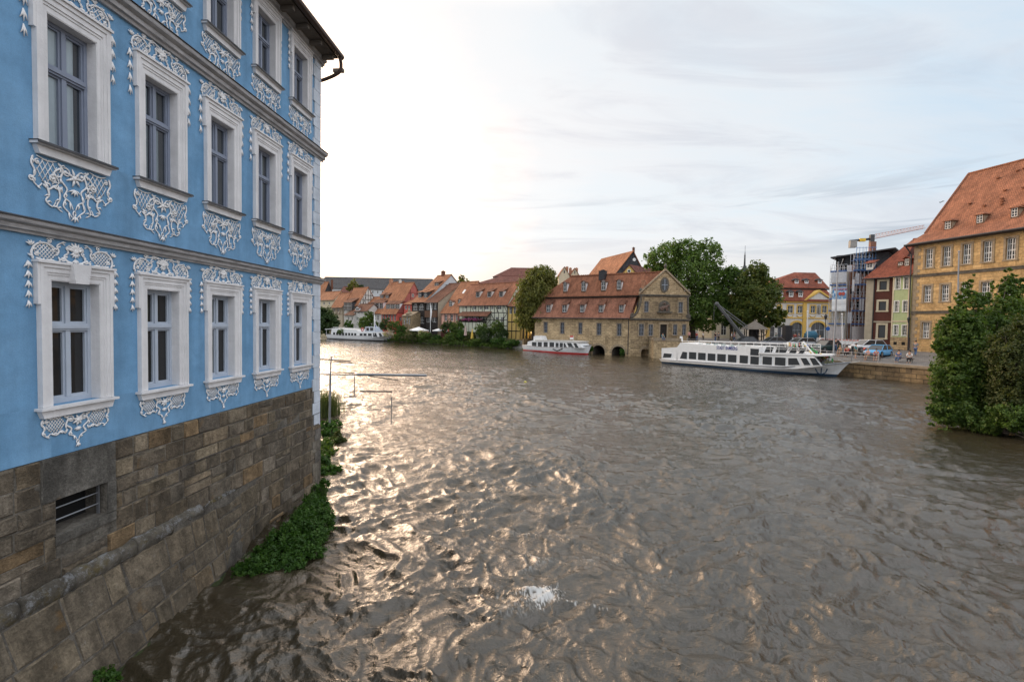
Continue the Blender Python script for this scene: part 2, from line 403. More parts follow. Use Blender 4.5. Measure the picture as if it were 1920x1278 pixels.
# ---- rococo stucco drawn as tapered relief strokes
def crm(pts, n=6):
    P = [V(*p) for p in pts]; out = []
    for i in range(len(P)-1):
        p0 = P[max(i-1, 0)]; p1 = P[i]; p2 = P[i+1]; p3 = P[min(i+2, len(P)-1)]
        for j in range(n):
            t = j/n
            out.append(.5*((2*p1) + (p2-p0)*t + (2*p0-5*p1+4*p2-p3)*t*t + (3*p1-p0-3*p2+p3)*t*t*t))
    out.append(P[-1]); return out
class Orn:
    def __init__(s, cs, z, w, h, seed, n0=.012):
        s.m = MB(FB); s.cs, s.z, s.w, s.h, s.n0 = cs, z, w, h, n0; s.r = random.Random(seed); s.mir = 1
    def X(s, p, n=0): return (s.cs + s.mir*p[0]*s.w, s.n0 + n, s.z + p[1]*s.h)
    def st(s, pts, r0=.024, r1=.008, n=4, leaves=0, lift=.0):
        c = crm([(p[0], p[1]) for p in pts], n); k = len(c)
        rr = [.80*(r0 + (r1-r0)*abs(i/(k-1)*1.0)) * (1 if 0 < i < k-1 else .5) for i in range(k)]
        s.m.tube([s.X(p, lift) for p in c], rr, 5, flat=.6, cap=True)
        if leaves:
            for q in range(leaves):
                i = int((q+.5)/leaves*(k-2)); t = (c[i+1]-c[i])
                if t.length < 1e-6: continue
                t.normalize(); nn = V(-t.y, t.x)*(1 if q % 2 else -1)
                L = s.r.uniform(.05, .10); a = c[i]; tt = V(t.x, t.y)
                b = a + nn*L*.6 + tt*L*.35; d = a + nn*L*.8 + tt*L*1.1
                s.m.tube([s.X(a, lift), s.X(b, lift+.012), s.X(d, lift)], [r0*.7, r0*.55, r0*.2], 4, flat=.55)
    def curl(s, cx, cy, r, a0, turns, rad=.018, leaves=0):
        pts = []; n = int(9*abs(turns))+3; asp = s.w/s.h
        for i in range(n):
            t = i/(n-1); a = a0 + turns*2*math.pi*t; rr = r*(1-.82*t)
            pts.append((cx + rr*math.cos(a)/asp**.5, cy + rr*math.sin(a)*asp**.5))
        s.st(pts, rad, rad*.8, 1, leaves)
        s.blob(cx, cy, rad*1.1)
    def blob(s, x, y, r):
        c = s.X((x, y)); s.m.tube([(c[0], c[1]-.01, c[2]), (c[0], c[1]+r*.7, c[2]), (c[0], c[1]+r*1.1, c[2])], [r*1.3, r*1.1, r*.3], 6)
    def lattice(s, cx, cy, rx, ry, k=4, rad=.0062):
        k = 3 if k == 4 else 2
        for sg in (1, -1):
            for i in range(-k, k+1):
                t = i/(k+.5); L = math.sqrt(max(0, 1-t*t))
                if L < .2: continue
                # chord of ellipse in rotated coordinates
                ux, uy = math.cos(sg*math.radians(58)), math.sin(sg*math.radians(58)); px, py = -uy, ux
                a = (cx + (px*t - ux*L)*rx, cy + (py*t - uy*L)*ry); b = (cx + (px*t + ux*L)*rx, cy + (py*t + uy*L)*ry)
                s.m.tube([s.X(a, -.004), s.X(b, -.004)], rad, 4, flat=.9)
    def both(s, f):
        for s.mir in (1, -1): f()
        s.mir = 1
    def fan(s, cx, cy, R, n, a0, a1, rad=.02):
        for i in range(n):
            a = a0 + (a1-a0)*i/(n-1); x, y = cx + R*math.cos(a)*s.h/s.w, cy + R*math.sin(a)
            s.m.tube([s.X((cx, cy)), s.X(((cx+x)/2, (cy+y)/2), .014), s.X((x, y), .004)], [rad*.5, rad, rad*.35], 5, flat=.6)
def bells(o, x, z0, z1, n, sc=1.0):
    """string of bellflowers hanging down (metres)"""
    for i in range(n):
        t = z0 + (z1-z0)*(i+.1)/n; L = (z0-z1)/n*.8*sc; w = .036*sc*(1-.35*i/n)
        for dx in (-1, 0, 1):
            o.m.tube([(x, o.n0, t), (x+dx*w*.7, o.n0+.012, t-L*.5), (x+dx*w*1.5, o.n0+.006, t-L*(.85 if dx else 1.05))], [w*.25, w*.42, w*.15], 5)
def top_orn(cs, z, w, h, seed, kind=0):
    o = Orn(cs, z, w, h, seed); j = lambda: o.r.uniform(-.03, .03)
    def half():
        o.st([(.98, .02), (1.02, .3), (.95, .62), (.80, .80), (.62, .78), (.50, .62), (.55, .48)], .024, .012, 4, 5)
        o.st([(.92, .08), (.75, -.0), (.58, .06), (.44, .0), (.36, .12), (.42, .24)], .020, .010, 4, 3)
        o.st([(.46, .30), (.40, .52), (.44, .75), (.34, .92), (.24, .84)], .020, .009, 4, 3)
        o.st([(.06, .02), (.20, .10), (.27, .32), (.16, .52), (.22, .72), (.12, .88)], .022, .010, 4, 4)
        o.lattice(.70, .40, .25, .36, 4 if kind == 0 else 3)
        o.curl(.30, .18, .09, 2.0+j(), 1.3, .014); o.curl(.90, .30, .08, 0+j(), -1.2, .013)
        o.fan(1.03, .62, .24, 4, .5, 2.2, .016); o.curl(.62, .93, .10, .5, 1.2, .012, 2)
        if kind: o.curl(.55, .25, .12, 1+j()*9, 1.4, .014, 3); o.curl(.80, .55, .12, 3+j()*9, -1.4, .014, 3); o.st([(.1, .95), (.3, 1.02), (.5, .93), (.7, .98)], .02, .01, 4, 4)
    o.both(half)
    o.fan(0, .62, .42, 7, .2, 2.95, .024); o.fan(0, .55, .28, 5, 3.6, 5.8, .018); o.blob(0, .6, .035)
    o.fan(0, .22, .25, 4, 3.9, 5.5, .014)
    return o
def bot_orn(cs, z, w, h, seed, big=False):
    o = Orn(cs, z, w, h, seed); r = o.r; j = lambda: r.uniform(-.03, .03)
    def half():
        o.st([(.98, -.04), (1.02, -.16), (.93, -.30), (1.0, -.42), (.88, -.52), (.78, -.45)], .020, .010, 4, 4)
        o.st([(.90, -.02), (.66, -.06), (.42, -.02)], .012, .012, 3, 0)
        o.st([(.76, -.46), (.62, -.52), (.48, -.44), (.36, -.52), (.30, -.42)], .020, .012, 4, 3)
        o.st([(.40, -.04), (.28, -.14), (.34, -.30), (.18, -.44), (.26, -.58), (.10, -.66), (.03, -.78)], .022, .010, 4, 4)
        o.lattice(.64, -.24, .26, .21, 4 if not big else 3)
        o.curl(.20, -.16, .10, 1.0+j(), 1.3, .015); o.curl(.88, -.12, .06, 2+j(), -1.2, .013)
        if big:
            o.st([(.72, -.40), (.62, -.60), (.70, -.72), (.55, -.80), (.46, -.70)], .022, .009, 4, 4)
            o.st([(.40, -.42), (.36, -.62), (.44, -.78), (.30, -.86)], .020, .009, 4, 3)
            o.curl(.52, -.30+j(), .09, 2.5, -1.4, .014, 2); o.st([(.30, -.1), (.5, -.22), (.38, -.36), (.55, -.5)], .02, .009, 4, 4)
            o.st([(.20, -.60), (.28, -.74), (.14, -.84), (.05, -.92)], .018, .009, 4, 2)
            o.curl(1.02, -.40, .07, 3, 1.2, .013)
    o.both(half)
    o.fan(0, -.22, .16, 7, 0, 2.7*2, .020); o.blob(0, -.22, .03); o.fan(0, -.42, .12, 5, 3.6, 5.8, .014)
    o.m.tube([o.X((.035*math.cos(a), -.84+.05*math.sin(a))) for a in [i*math.pi/4 for i in range(9)]], .010, 4)
    o.fan(0, -.88, .12, 3, 4.1, 5.3, .014)
    return o
def blue_window(ri, ci):
    c = cols[ci]; z0, z1 = rows[ri]; a, b = c-OW, c+OW
    JW = .165; HD = .215 if ri == 0 else .255
    m = MB(FB)
    for w0, w1, pr in ((0, .05, .035), (.05, .075, .045), (.075, .125, .058), (.125, JW, .075)):
        m.box(a-w1, a-w0, -.02, pr, z0, z1+w1*HD/JW); m.box(b+w0, b+w1, -.02, pr, z0, z1+w1*HD/JW)
        m.box(a-w0, b+w0, -.02, pr, z1+w0*HD/JW, z1+w1*HD/JW)
    ztop = z1+HD
    m.box(a-JW-.035, a-JW, -.02, .07, ztop-.55, ztop); m.box(b+JW, b+JW+.035, -.02, .07, ztop-.55, ztop)
    m.box(a-JW-.05, b+JW+.05, -.02, .10, ztop, ztop+.035)
    # plastered reveal lining
    m.box(a-.001, a+.012, -.16, .03, z0, z1); m.box(b-.012, b+.001, -.16, .03, z0, z1); m.box(a, b, -.16, .03, z1-.012, z1)
    w = m.build('window', M['trim'], blue)
    if ri == 0 and ci == 0:
        k = MB(FB); k.prism([(c-.10, z1-.03), (c+.10, z1-.03), (c+.14, ztop+.03), (c-.14, ztop+.03)], .02, .125); k.build('keystone', M['trim'], w)
        w['label'] = 'nearest ground floor window with a plain keystone over it'
    s = MB(FB); s.box(a-JW-.05, b+JW+.05, -.17, .12, z0-.04, z0-.005)
    s.prism([(a-JW-.02, z0-.045), (b+JW+.02, z0-.045), (b+JW-.02, z0-.15), (a-JW+.02, z0-.15)], -.01, .07)
    s.build('sill', M['trim'], w)
    if ri > 0:
        s = MB(FB); s.box(a-JW-.06, b+JW+.06, -.16, .14, z0-.003, z0+.006); s.box(a-JW-.06, b+JW+.06, .135, .142, z0-.03, z0-.0035); s.build('sill_flashing', M['lead'], w)
    f = MB(FB); n = -.15; t = .05; H = z1-z0; zt = z1 - H*.375
    f.box(a+.012, a+t+.012, n-.05, n+.03, z0, z1-.012); f.box(b-t-.012, b-.012, n-.05, n+.03, z0, z1-.012)
    f.box(a+t+.012, b-t-.012, n-.05, n+.03, z0, z0+.075); f.box(a+t+.012, b-t-.012, n-.05, n+.03, z1-.065, z1-.012)
    f.box(a+t+.012, b-t-.012, n-.05, n+.045, zt-.05, zt+.05); f.box(a+t+.012, b-t-.012, n+.045, n+.065, zt-.02, zt+.025)
    f.box(c-.032, c+.032, n-.045, n+.035, z0+.075, zt-.05); f.box(c-.028, c+.028, n-.045, n+.032, zt+.05, z1-.065)
    for (x0, x1) in ((a+t+.012, c-.032), (c+.032, b-t-.012)):
        for (y0, y1) in ((z0+.075, zt-.05), (zt+.05, z1-.065)):
            f.box(x0, x0+.028, n-.035, n+.012, y0, y1); f.box(x1-.028, x1, n-.035, n+.012, y0, y1)
            f.box(x0+.028, x1-.028, n-.035, n+.012, y0, y0+.03); f.box(x0+.028, x1-.028, n-.035, n+.012, y1-.028, y1)
    f.build('frame', M['framegrey'] if ri == 0 else M['framedark'], w)
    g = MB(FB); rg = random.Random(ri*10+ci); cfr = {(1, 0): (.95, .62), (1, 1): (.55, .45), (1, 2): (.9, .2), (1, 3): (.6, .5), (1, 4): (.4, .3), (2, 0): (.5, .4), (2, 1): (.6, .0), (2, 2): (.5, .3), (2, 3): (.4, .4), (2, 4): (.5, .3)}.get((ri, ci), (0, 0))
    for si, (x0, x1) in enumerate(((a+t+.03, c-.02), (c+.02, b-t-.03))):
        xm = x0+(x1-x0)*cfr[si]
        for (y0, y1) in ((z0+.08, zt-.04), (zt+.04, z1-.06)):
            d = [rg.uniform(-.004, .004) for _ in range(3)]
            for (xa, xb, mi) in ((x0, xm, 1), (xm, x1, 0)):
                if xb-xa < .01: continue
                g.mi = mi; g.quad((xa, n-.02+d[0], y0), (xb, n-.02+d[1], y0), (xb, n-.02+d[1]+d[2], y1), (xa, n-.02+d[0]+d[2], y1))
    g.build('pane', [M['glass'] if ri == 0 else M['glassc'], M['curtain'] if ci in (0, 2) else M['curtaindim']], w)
    W = OW+JW
    if ri < 2:
        zc = K(.174) if ri == 0 else K(.712)
        h = (zc - ztop - .035)*(1.04 if ri == 0 else 1.0)
        o = top_orn(c, ztop+.035, W+.05, max(.28, h*.92), ri*17+ci, 0 if ri == 0 and ci == 0 else 1)
        n_ = 5 if ri == 0 else 4
        for sx in (-1, 1): bells(o, c+sx*(W+.105), ztop+.02, ztop-.62 if ri == 0 else ztop-.75, n_)
        o.m.build('top_ornament', M['stucco'], w, smooth=True)
    else:
        for sx in (-1, 1):
            o = Orn(c, ztop, W, .3, ci); bells(o, c+sx*(W+.06), ztop-.02, ztop-1.0, 6, 1.1)
            o.m.build('side_pendant', M['stucco'], w, smooth=True)
    if ri == 0: o = bot_orn(c, z0-.15, W-.04, .50, 50+ci)
    else: o = bot_orn(c, z0-.16, W+.03, .80 if ri == 1 else .66, 70+ri*9+ci, True)
    o.m.build('bottom_ornament', M['stucco'], w, smooth=True)
for ri in range(3):
    for ci in range(5): blue_window(ri, ci)
# ---- roof, soffit, gutter, downpipe
P_ = .50
m = MB(FB); m.add([(-4, .15, ZE+.0), (SE+.05, .15, ZE+.0), (SE+.05, P_, ZE+.04), (-4, P_, ZE+.04), (-4, .15, ZE+.10), (SE+.05, .15, ZE+.10), (SE+.05, P_, ZE+.10), (-4, P_, ZE+.10)],
      [(0,1,2,3),(4,5,6,7),(0,1,5,4),(1,2,6,5),(2,3,7,6),(3,0,4,7)])
for i in range(26):
    s_ = -3.6+i*.72; m.box(s_, s_+.10, .16, P_-.02, ZE-.10, ZE+.0)
m.build('soffit', M['soffit'], blue)
m = MB(FB); nb, zb = -5.5, ZE+5.6
e = SE+.12
A_ = [(-4.2, P_+.05, ZE+.13), (e, P_+.05, ZE+.13), (e-5.0, nb, zb), (-4.2, nb, zb)]
m.slab(A_, .07); m.slab([(e, P_+.05, ZE+.13), (e, -11.5, ZE+.13), (e-5.0, nb, zb)], .07)
m.slab([(-4.2, -11.5, ZE+.13), (e, -11.5, ZE+.13), (e-5.0, nb, zb), (-4.2, nb, zb)], .07)
m.build('roof', M['tilebrown'], blue)
m = MB(FB)
for i in range(74):   # tile noses along the hip edge
    t = i/74; s_, n_, z_ = e-5.0*t, (P_+.05)+(nb-P_-.05)*t, ZE+.14+(zb-ZE-.13)*t
    m.box(s_-.06, s_+.05, n_-.06, n_+.06, z_, z_+.075)
m.build('hip_tiles', M['slate'], blue)
m = MB(FB)
m.tube([(-4.2, P_+.10, ZE+.10), (e+.02, P_+.10, ZE+.10)], .085, 10); g_ = m.build('gutter', M['copper'], blue)
m = MB(FB); m.tube(crm([(e-.1, P_+.10, ZE+.04), (e-.02, P_+.10, ZE-.12), (e-.0, P_+.06, ZE-.30), (e-.0, P_-.12, ZE-.42), (e+.0, .12, ZE-.52), (e-.02, -.05, ZE-.58)], 5), .05, 8)
m.build('downpipe', M['copper'], blue)
m = MB(FB.side(SE)); m.tube([(.25, .10, 8.4), (.3, .22, 8.3), (.33, .26, 8.05), (.3, .22, 7.85), (.25, .1, 7.8)], .045, 8); m.tube([(.3, .08, ZE-.6), (.3, .08, 1)], .05, 8); m.build('bent_pipe', M['copper'], blue)
# ---- stone base with real stones
class Warp:
    def __init__(s, F, off): s.F, s.off = F, off
    def P(s, p): return s.F.P((p[0], p[1] + s.off(p[0], p[2]), p[2]))
m = N('river_wall_stone'); u = m.uv()
at = m.new('ShaderNodeAttribute', attribute_name='tint')
n1 = m.noise(u, 1.3, 6, .7); n2 = m.noise(u, 7, 5, .75); n3 = m.noise(u, 30, 4, .7)
c = m.mix(at.outputs['Color'], m.ramp(n1, [(.3, .62), (.7, 1.25)]), 1, 'MULTIPLY')
c = m.mix(c, m.ramp(n2, [(.3, .55), (.68, 1.35)]), 1, 'MULTIPLY'); c = m.mix(c, m.ramp(n3, [(.3, .7), (.7, 1.25)]), 1, 'MULTIPLY')
c = m.mix(c, (.05, .045, .035), m.ramp(m.noise(m.uv(.9, .5), .9, 6, .75), [(.5, 0), (.72, .75)]))
c = m.mix(c, m.ramp(m.noise(m.uv(1.6, .35), 1.3, 6, .7), [(.42, 1), (.62, .5)]), 1, 'MULTIPLY')
c = m.mix(c, (.34, .33, .30), m.ramp(m.noise(u, 4.5, 6, .8), [(.60, 0), (.75, .5)]))
c = m.mix(c, (.17, .095, .03), m.ramp(m.noise(u, 1.9, 4, .7), [(.62, 0), (.74, .55)]))
h = m.mix(n2, n3, .45)
M['riverstone'] = m.out(c, .9, m.bump(h, 1.0, .06), .25)
rs = random.Random(3)
PAL = [(.17, .148, .12), (.20, .178, .145), (.15, .135, .115), (.215, .19, .15), (.14, .122, .10), (.19, .162, .125), (.225, .17, .11), (.125, .115, .103), (.19, .175, .155), (.165, .15, .13), (.18, .16, .135)]
SL = 10.7; ZL = K(-.53)
def botn(s): return max(.10, min(.95, .65 - (s-6.5)*.1))
def topn(s): return max(.02, .17 - max(0, s-5)*.012)
def off_low(s, z):
    t = max(0, min(1, (ZL - z)/ZL)); k = max(0, min(1, (SL+.5 - s)/1.6))
    return (topn(s) + (botn(s)-topn(s))*t)*k
def stones(mb, rws, s0, s1, wmin, wmax, skip=(), deep=.022, even=0):
    for (za, zb_) in rws:
        s = s0 - rs.random()*.5
        while s < s1:
            w = rs.uniform(wmin, wmax); e_ = min(s+w, s1)
            parts = [(za, zb_)]
            if rs.random() < .2 and zb_-za > .3: mid = (za+zb_)/2 + rs.uniform(-.04, .04); parts = [(za, mid), (mid, zb_)]
            for (p, q_) in parts:
                segs = [(s, e_)]
                for k in skip:
                    if p < k[3]-.01 and q_ > k[2]+.01:
                        ns = []
                        for (x, y) in segs:
                            if y <= k[0] or x >= k[1]: ns.append((x, y)); continue
                            if x < k[0]-.08: ns.append((x, k[0]))
                            if y > k[1]+.08: ns.append((k[1], y))
                        segs = ns
                for (x, y) in segs:
                    g = rs.uniform(.006, .014); b = .02; d = deep*rs.uniform(.3, 1.7); cc = rs.choice(PAL); f = rs.uniform(.8, 1.25)**(1-even); cc = tuple(u_*(1-even)+v_*even for u_, v_ in zip(cc, (.175, .155, .125)))
                    f *= 1-.22*even; mb.col = (cc[0]*f*1.10, cc[1]*f*1.0, cc[2]*f*.86); J = lambda: rs.uniform(-.013, .013)
                    nx = max(2, int((y-x)/.25)+1); A=[]; B=[]
                    x0, x1, y0, y1 = x+g, y-g, p+g, q_-g
                    o4 = [(x0, 0, y0), (x1, 0, y0), (x1, 0, y1), (x0, 0, y1)]
                    i4 = [(x0+b+J(), d+J(), y0+b+J()), (x1-b+J(), d+J(), y0+b+J()), (x1-b+J(), d+J(), y1-b+J()), (x0+b+J(), d+J(), y1-b+J())]
                    mb.add(o4+i4, [(4,5,6,7),(0,1,5,4),(1,2,6,5),(2,3,7,6),(3,0,4,7)])
            s += w
    mb.col = None
BW = (6.13, 6.90, 2.17, 2.66)
mb = MB(FB); mb.col = (.20, .18, .15)
wall(mb, FB, -4, SE+.01, -.6, ZP, [BW], .38, n=.02)
mb.F = FB.side(SE+.01); mb.quad((0, 0, -.6), (11, 0, -.6), (11, 0, ZP), (0, 0, ZP))
mb.F = Warp(FB, lambda s, z: .02)
rws = [(2.95, ZP-.005), (2.66, 2.95), (2.42, 2.66), (2.17, 2.42), (1.84, 2.17), (ZL-.03, 1.84)]
mb.col = None
skip = [BW, (5.94, 7.04, 2.66, ZP), (6.90, 7.06, 2.17, 2.66), (6.13, 7.06, 2.03, 2.17)]
stones(mb, rws[:4], -4, SE-.46, .22, .75, skip); stones(mb, rws[4:], -4, SE-.02, .25, .8, skip)
stones(mb, [(1.15, ZL-.03), (.8, 1.15), (.47, .8), (.15, .47), (-.2, .15)], 10.0, SE-.02, .3, .7)
mb.F = FB; mb.col = (.17, .158, .138); mb.box(5.94, 7.04, .02, .045, 2.665, ZP-.003); mb.box(6.905, 7.05, .02, .045, 2.18, 2.66); mb.box(6.10, 7.04, .02, .05, 2.03, 2.165)
# corner blocks wrapping the end
z = -.3; i = 0
while z < K(-.445):
    cc = rs.choice(PAL); mb.col = cc; h = .33; w = .45 if i % 2 else .3
    mb.box(SE-w, SE+.04, -.3, .055, z+.006, min(z+h, K(-.44))-.006); z += h; i += 1
mb.build('stone_base', M['riverstone'], blue)
mb = MB(Warp(FB, off_low)); mb.col = (.135, .12, .10)
ns = 40
for i in range(ns):
    a_ = -4+(SL+.5+4)*i/ns; b_ = -4+(SL+.5+4)*(i+1)/ns
    for j in range(6): z0_ = -.6+(ZL+.6)*j/6; z1_ = -.6+(ZL+.6)*(j+1)/6; mb.quad((a_, 0, z0_), (b_, 0, z0_), (b_, 0, z1_), (a_, 0, z1_))
mb.col = None
stones(mb, [(-.3, .10), (.10, .48), (.48, .88), (.88, ZL-.12)], -4, SL+.3, .3, .9, deep=.010, even=.6)
mb.build('battered_footing', M['riverstone'], blue)
# rounded weathered ledge made of separate stones
mb = MB(FB); s = -4.0
while s < SL-.2:
    w = rs.uniform(.55, 1.1); cc = (.115, .102, .082); f = rs.uniform(.75, 1.25); mb.col = (cc[0]*f, cc[1]*f, cc[2]*f)
    e_ = min(s+w-.02, SL-.1); ks = max(.25, min(1, (SL-s)/3.5)); r = .135*ks; tn = topn(s)
    pts = []; NN = 7
    for q_ in range(NN+1):
        ss_ = s+(e_-s)*q_/NN; ring = []; dr = rs.uniform(-.012, .012)
        for k in range(9):
            a = math.pi*(-.5+k/8*1.0)*1.0
            rr = r+dr+rs.uniform(-.016, .016)
            ring.append((ss_, tn*ks-.045+rr*math.cos(a)*.85, ZL-.02+rr*math.sin(a)*(1.0 if a > 0 else 1.25)))
        pts.append(ring)
    flat = [p for r_ in pts for p in r_]
    mb.add(flat, [(i*9+j, i*9+j+1, (i+1)*9+j+1, (i+1)*9+j) for i in range(NN) for j in range(8)] + [tuple(range(9)), tuple(NN*9+j for j in range(9))[::-1]])
    s += w
mb.col = None
m = N('lichened_ledge_stone'); u = m.uv(obj=True); at = m.new('ShaderNodeAttribute', attribute_name='tint')
c = m.mix(at.outputs['Color'], m.ramp(m.noise(u, 5, 5, .7), [(.3, .5), (.7, 1.3)]), 1, 'MULTIPLY')
c = m.mix(c, (.27, .275, .28), m.ramp(m.noise(u, 6, 7, .85), [(.50, 0), (.60, .8)]))
c = m.mix(c, (.12, .09, .03), m.ramp(m.noise(u, 2.2, 4, .7), [(.55, 0), (.68, .8)]))
M['ledge'] = m.out(c, .95, m.bump(m.noise(u, 22, 5, .8), 1, .04), .2)
mb.build('ledge', M['ledge'], blue, smooth=True)
mb = MB(FB); mb.box(6.14, 6.89, -.34, -.32, 2.18, 2.65); mb.build('cellar_void', M['dark'], blue)
mb = MB(FB)
for z in (2.33, 2.50): mb.tube([(6.12, -.10, z), (6.91, -.10, z)], .011, 6)
for s_ in (6.15, 6.88): mb.box(s_-.01, s_+.01, -.12, -.08, 2.175, 2.655)
w = mb.build('cellar_grille', M['metal'], blue)
mb = MB(FB); mb.tube([(7.4, .06, 2.48), (7.9, .065, 2.46), (9.5, .06, 2.46), (SE, .06, 2.47)], .006, 4); mb.build('wall_cable', M['darkmetal'], blue)
# ---------------- camera, sun, sky
cam = bpy.data.cameras.new('camera'); cam.sensor_width = 36; cam.lens = 36*FPX/1920; cam.clip_start = .05; cam.clip_end = 5000
co = bpy.data.objects.new('camera', cam); COL.objects.link(co)
rot = Matrix((RT, UP, -FW)).transposed().to_4x4(); co.matrix_world = Matrix.Translation(CAM) @ rot
SC.camera = co
SC.render.resolution_x, SC.render.resolution_y = 1024, 681
SAZ, SEL = math.radians(-38), math.radians(13)
sund = V(math.sin(SAZ)*math.cos(SEL), math.cos(SAZ)*math.cos(SEL), math.sin(SEL))
sl = bpy.data.lights.new('sun', 'SUN'); sl.energy = 2.6; sl.angle = math.radians(36); sl.color = (1, .76, .55)
so = bpy.data.objects.new('sun', sl); COL.objects.link(so); so.rotation_euler = (-sund).to_track_quat('-Z', 'Y').to_euler(); so.location = (0, 0, 60)
W = bpy.data.worlds.new('World'); SC.world = W; W.use_nodes = True
t = W.node_tree; nn = t.nodes; L = t.links
for x in list(nn): nn.remove(x)
wo = nn.new('ShaderNodeOutputWorld'); sky = nn.new('ShaderNodeTexSky'); sky.sky_type = 'NISHITA'; sky.sun_disc = False
sky.sun_elevation = SEL; sky.sun_rotation = SAZ; sky.air_density = 1; sky.dust_density = 2.0; sky.ozone_density = 1.2
b1 = nn.new('ShaderNodeBackground'); b1.inputs[1].default_value = .12; L.new(sky.outputs[0], b1.inputs[0])
tc = nn.new('ShaderNodeTexCoord'); sep = nn.new('ShaderNodeSeparateXYZ'); L.new(tc.outputs['Generated'], sep.inputs[0])
def mth(op, a, b=0.0, clamp=False):
    x = nn.new('ShaderNodeMath'); x.operation = op; x.use_clamp = clamp
    for i, v in ((0, a), (1, b)):
        if hasattr(v, 'links'): L.new(v, x.inputs[i])
        else: x.inputs[i].default_value = v
    return x.outputs[0]
def vm(op, a, b):
    x = nn.new('ShaderNodeVectorMath'); x.operation = op
    for i, v in ((0, a), (1, b)):
        if hasattr(v, 'links'): L.new(v, x.inputs[i])
        else: x.inputs[i].default_value = v
    return x
def wramp(f, st):
    x = nn.new('ShaderNodeValToRGB'); L.new(f, x.inputs[0]); e = x.color_ramp.elements
    x.color_ramp.interpolation = 'EASE'
    while len(e) < len(st): e.new(.5)
    for i, (p, c) in enumerate(st): e[i].position = p; e[i].color = (*c, 1) if hasattr(c, '__len__') else (c, c, c, 1)
    return x.outputs[0]
def wmix(a, b, f, mode='MIX'):
    x = nn.new('ShaderNodeMix'); x.data_type = 'RGBA'; x.blend_type = mode
    for i, v in ((0, f), (6, a), (7, b)):
        if hasattr(v, 'links'): L.new(v, x.inputs[i])
        elif i == 0: x.inputs[0].default_value = v
        else: x.inputs[i].default_value = (*v, 1)
    return x.outputs[2]
el = mth('MAXIMUM', sep.outputs[2], 0.0)
den = mth('ADD', el, .16)
cx = mth('DIVIDE', sep.outputs[0], den); cy = mth('DIVIDE', sep.outputs[1], den)
cmb = nn.new('ShaderNodeCombineXYZ'); L.new(cx, cmb.inputs[0]); L.new(cy, cmb.inputs[1])
def wnoise(vec, scale, det, rough, dist=0, sc=(1, 1, 1), rz=0, loc=(0, 0, 0)):
    mp = nn.new('ShaderNodeMapping'); L.new(vec, mp.inputs[0]); mp.inputs['Scale'].default_value = sc; mp.inputs['Rotation'].default_value = (0, 0, rz); mp.inputs['Location'].default_value = loc
    x = nn.new('ShaderNodeTexNoise'); L.new(mp.outputs[0], x.inputs['Vector'])
    x.inputs['Scale'].default_value = scale; x.inputs['Detail'].default_value = det; x.inputs['Roughness'].default_value = rough; x.inputs['Distortion'].default_value = dist
    return x.outputs['Fac']
sd = vm('DOT_PRODUCT', tc.outputs['Generated'], tuple(V(sund.x, sund.y, 0.10).normalized())).outputs['Value']
nA = wnoise(cmb.outputs[0], .55, 8, .62, .6, (1, 1.35, 1), .5, (3.1, 1.7, 0))
nB = wnoise(cmb.outputs[0], 1.9, 7, .6, .8, (.55, 1.6, 1), .25, (.4, 2.2, 0))
nsum = mth('ADD', mth('MULTIPLY', nA, .7), mth('MULTIPLY', nB, .3))
sdt = mth('ADD', mth('ADD', mth('MULTIPLY', sd, .5), .5), mth('MULTIPLY', mth('SUBTRACT', nsum, .5), .16))
# tint of the thin high veil: bright warm white towards the hidden sun, pale blue away from it, unseen sky behind the camera raised to light the facades
veil = wramp(sdt, [(.15, (1.45, 1.50, 1.62)), (.40, (.95, 1.03, 1.16)), (.56, (.66, .80, .93)), (.72, (.80, .90, .97)), (.82, (.90, .94, .97)), (.87, (.98, .98, .98)), (.90, (1.15, 1.05, 1.0)), (.93, (2.5, 1.9, 1.45)), (.96, (5.2, 3.7, 2.6)), (1.0, (7.0, 5.0, 3.5))])
cld = wramp(sdt, [(.15, (1.5, 1.5, 1.55)), (.40, (1.0, 1.03, 1.08)), (.58, (.80, .85, .91)), (.75, (.88, .90, .93)), (.87, (.97, .95, .95)), (.90, (1.15, 1.03, .97)), (.93, (2.2, 1.7, 1.33)), (.96, (4.3, 3.2, 2.3)), (1.0, (8.5, 6.0, 4.2))])
cmask = wramp(nsum, [(.40, 0), (.62, 1)])
skyc = wmix(veil, cld, cmask)
# grey under-sides of the clouds
skyc = wmix(skyc, (.86, .87, .90), wramp(nB, [(.46, 0), (.68, 1)]), 'MULTIPLY')
# peach band low over the horizon, strongest near the sunset
hz = wramp(el, [(0.0, 1), (.08, .9), (.18, 0)])
pch = wramp(sdt, [(0.3, (1.0, 1.0, 1.0)), (.6, (.80, .81, .83)), (.80, (.90, .84, .82)), (.90, (.98, .84, .78)), (.95, (1.04, .89, .79)), (1.0, (1.5, 1.12, .90))])
skyc = wmix(skyc, pch, mth('MULTIPLY', hz, .85))
# long slate cloud bank low in the sky
cmb2 = nn.new('ShaderNodeCombineXYZ'); L.new(sep.outputs[0], cmb2.inputs[0]); L.new(mth('MULTIPLY', sep.outputs[2], 13.0), cmb2.inputs[1]); L.new(sep.outputs[1], cmb2.inputs[2])
nC = wnoise(cmb2.outputs[0], 1.7, 6, .55, .3, (1, 1, 1), 0, (1.35, .55, .2))
band = mth('MULTIPLY', wramp(nC, [(.52, 0), (.60, 1)]), wramp(el, [(.11, 0), (.16, 1), (.21, .9), (.27, 0)]))
bc = wramp(sdt, [(.7, (.50, .56, .64)), (.88, (.62, .65, .70)), (.95, (1.0, .90, .84))])
skyc = wmix(skyc, bc, mth('MULTIPLY', band, .75))
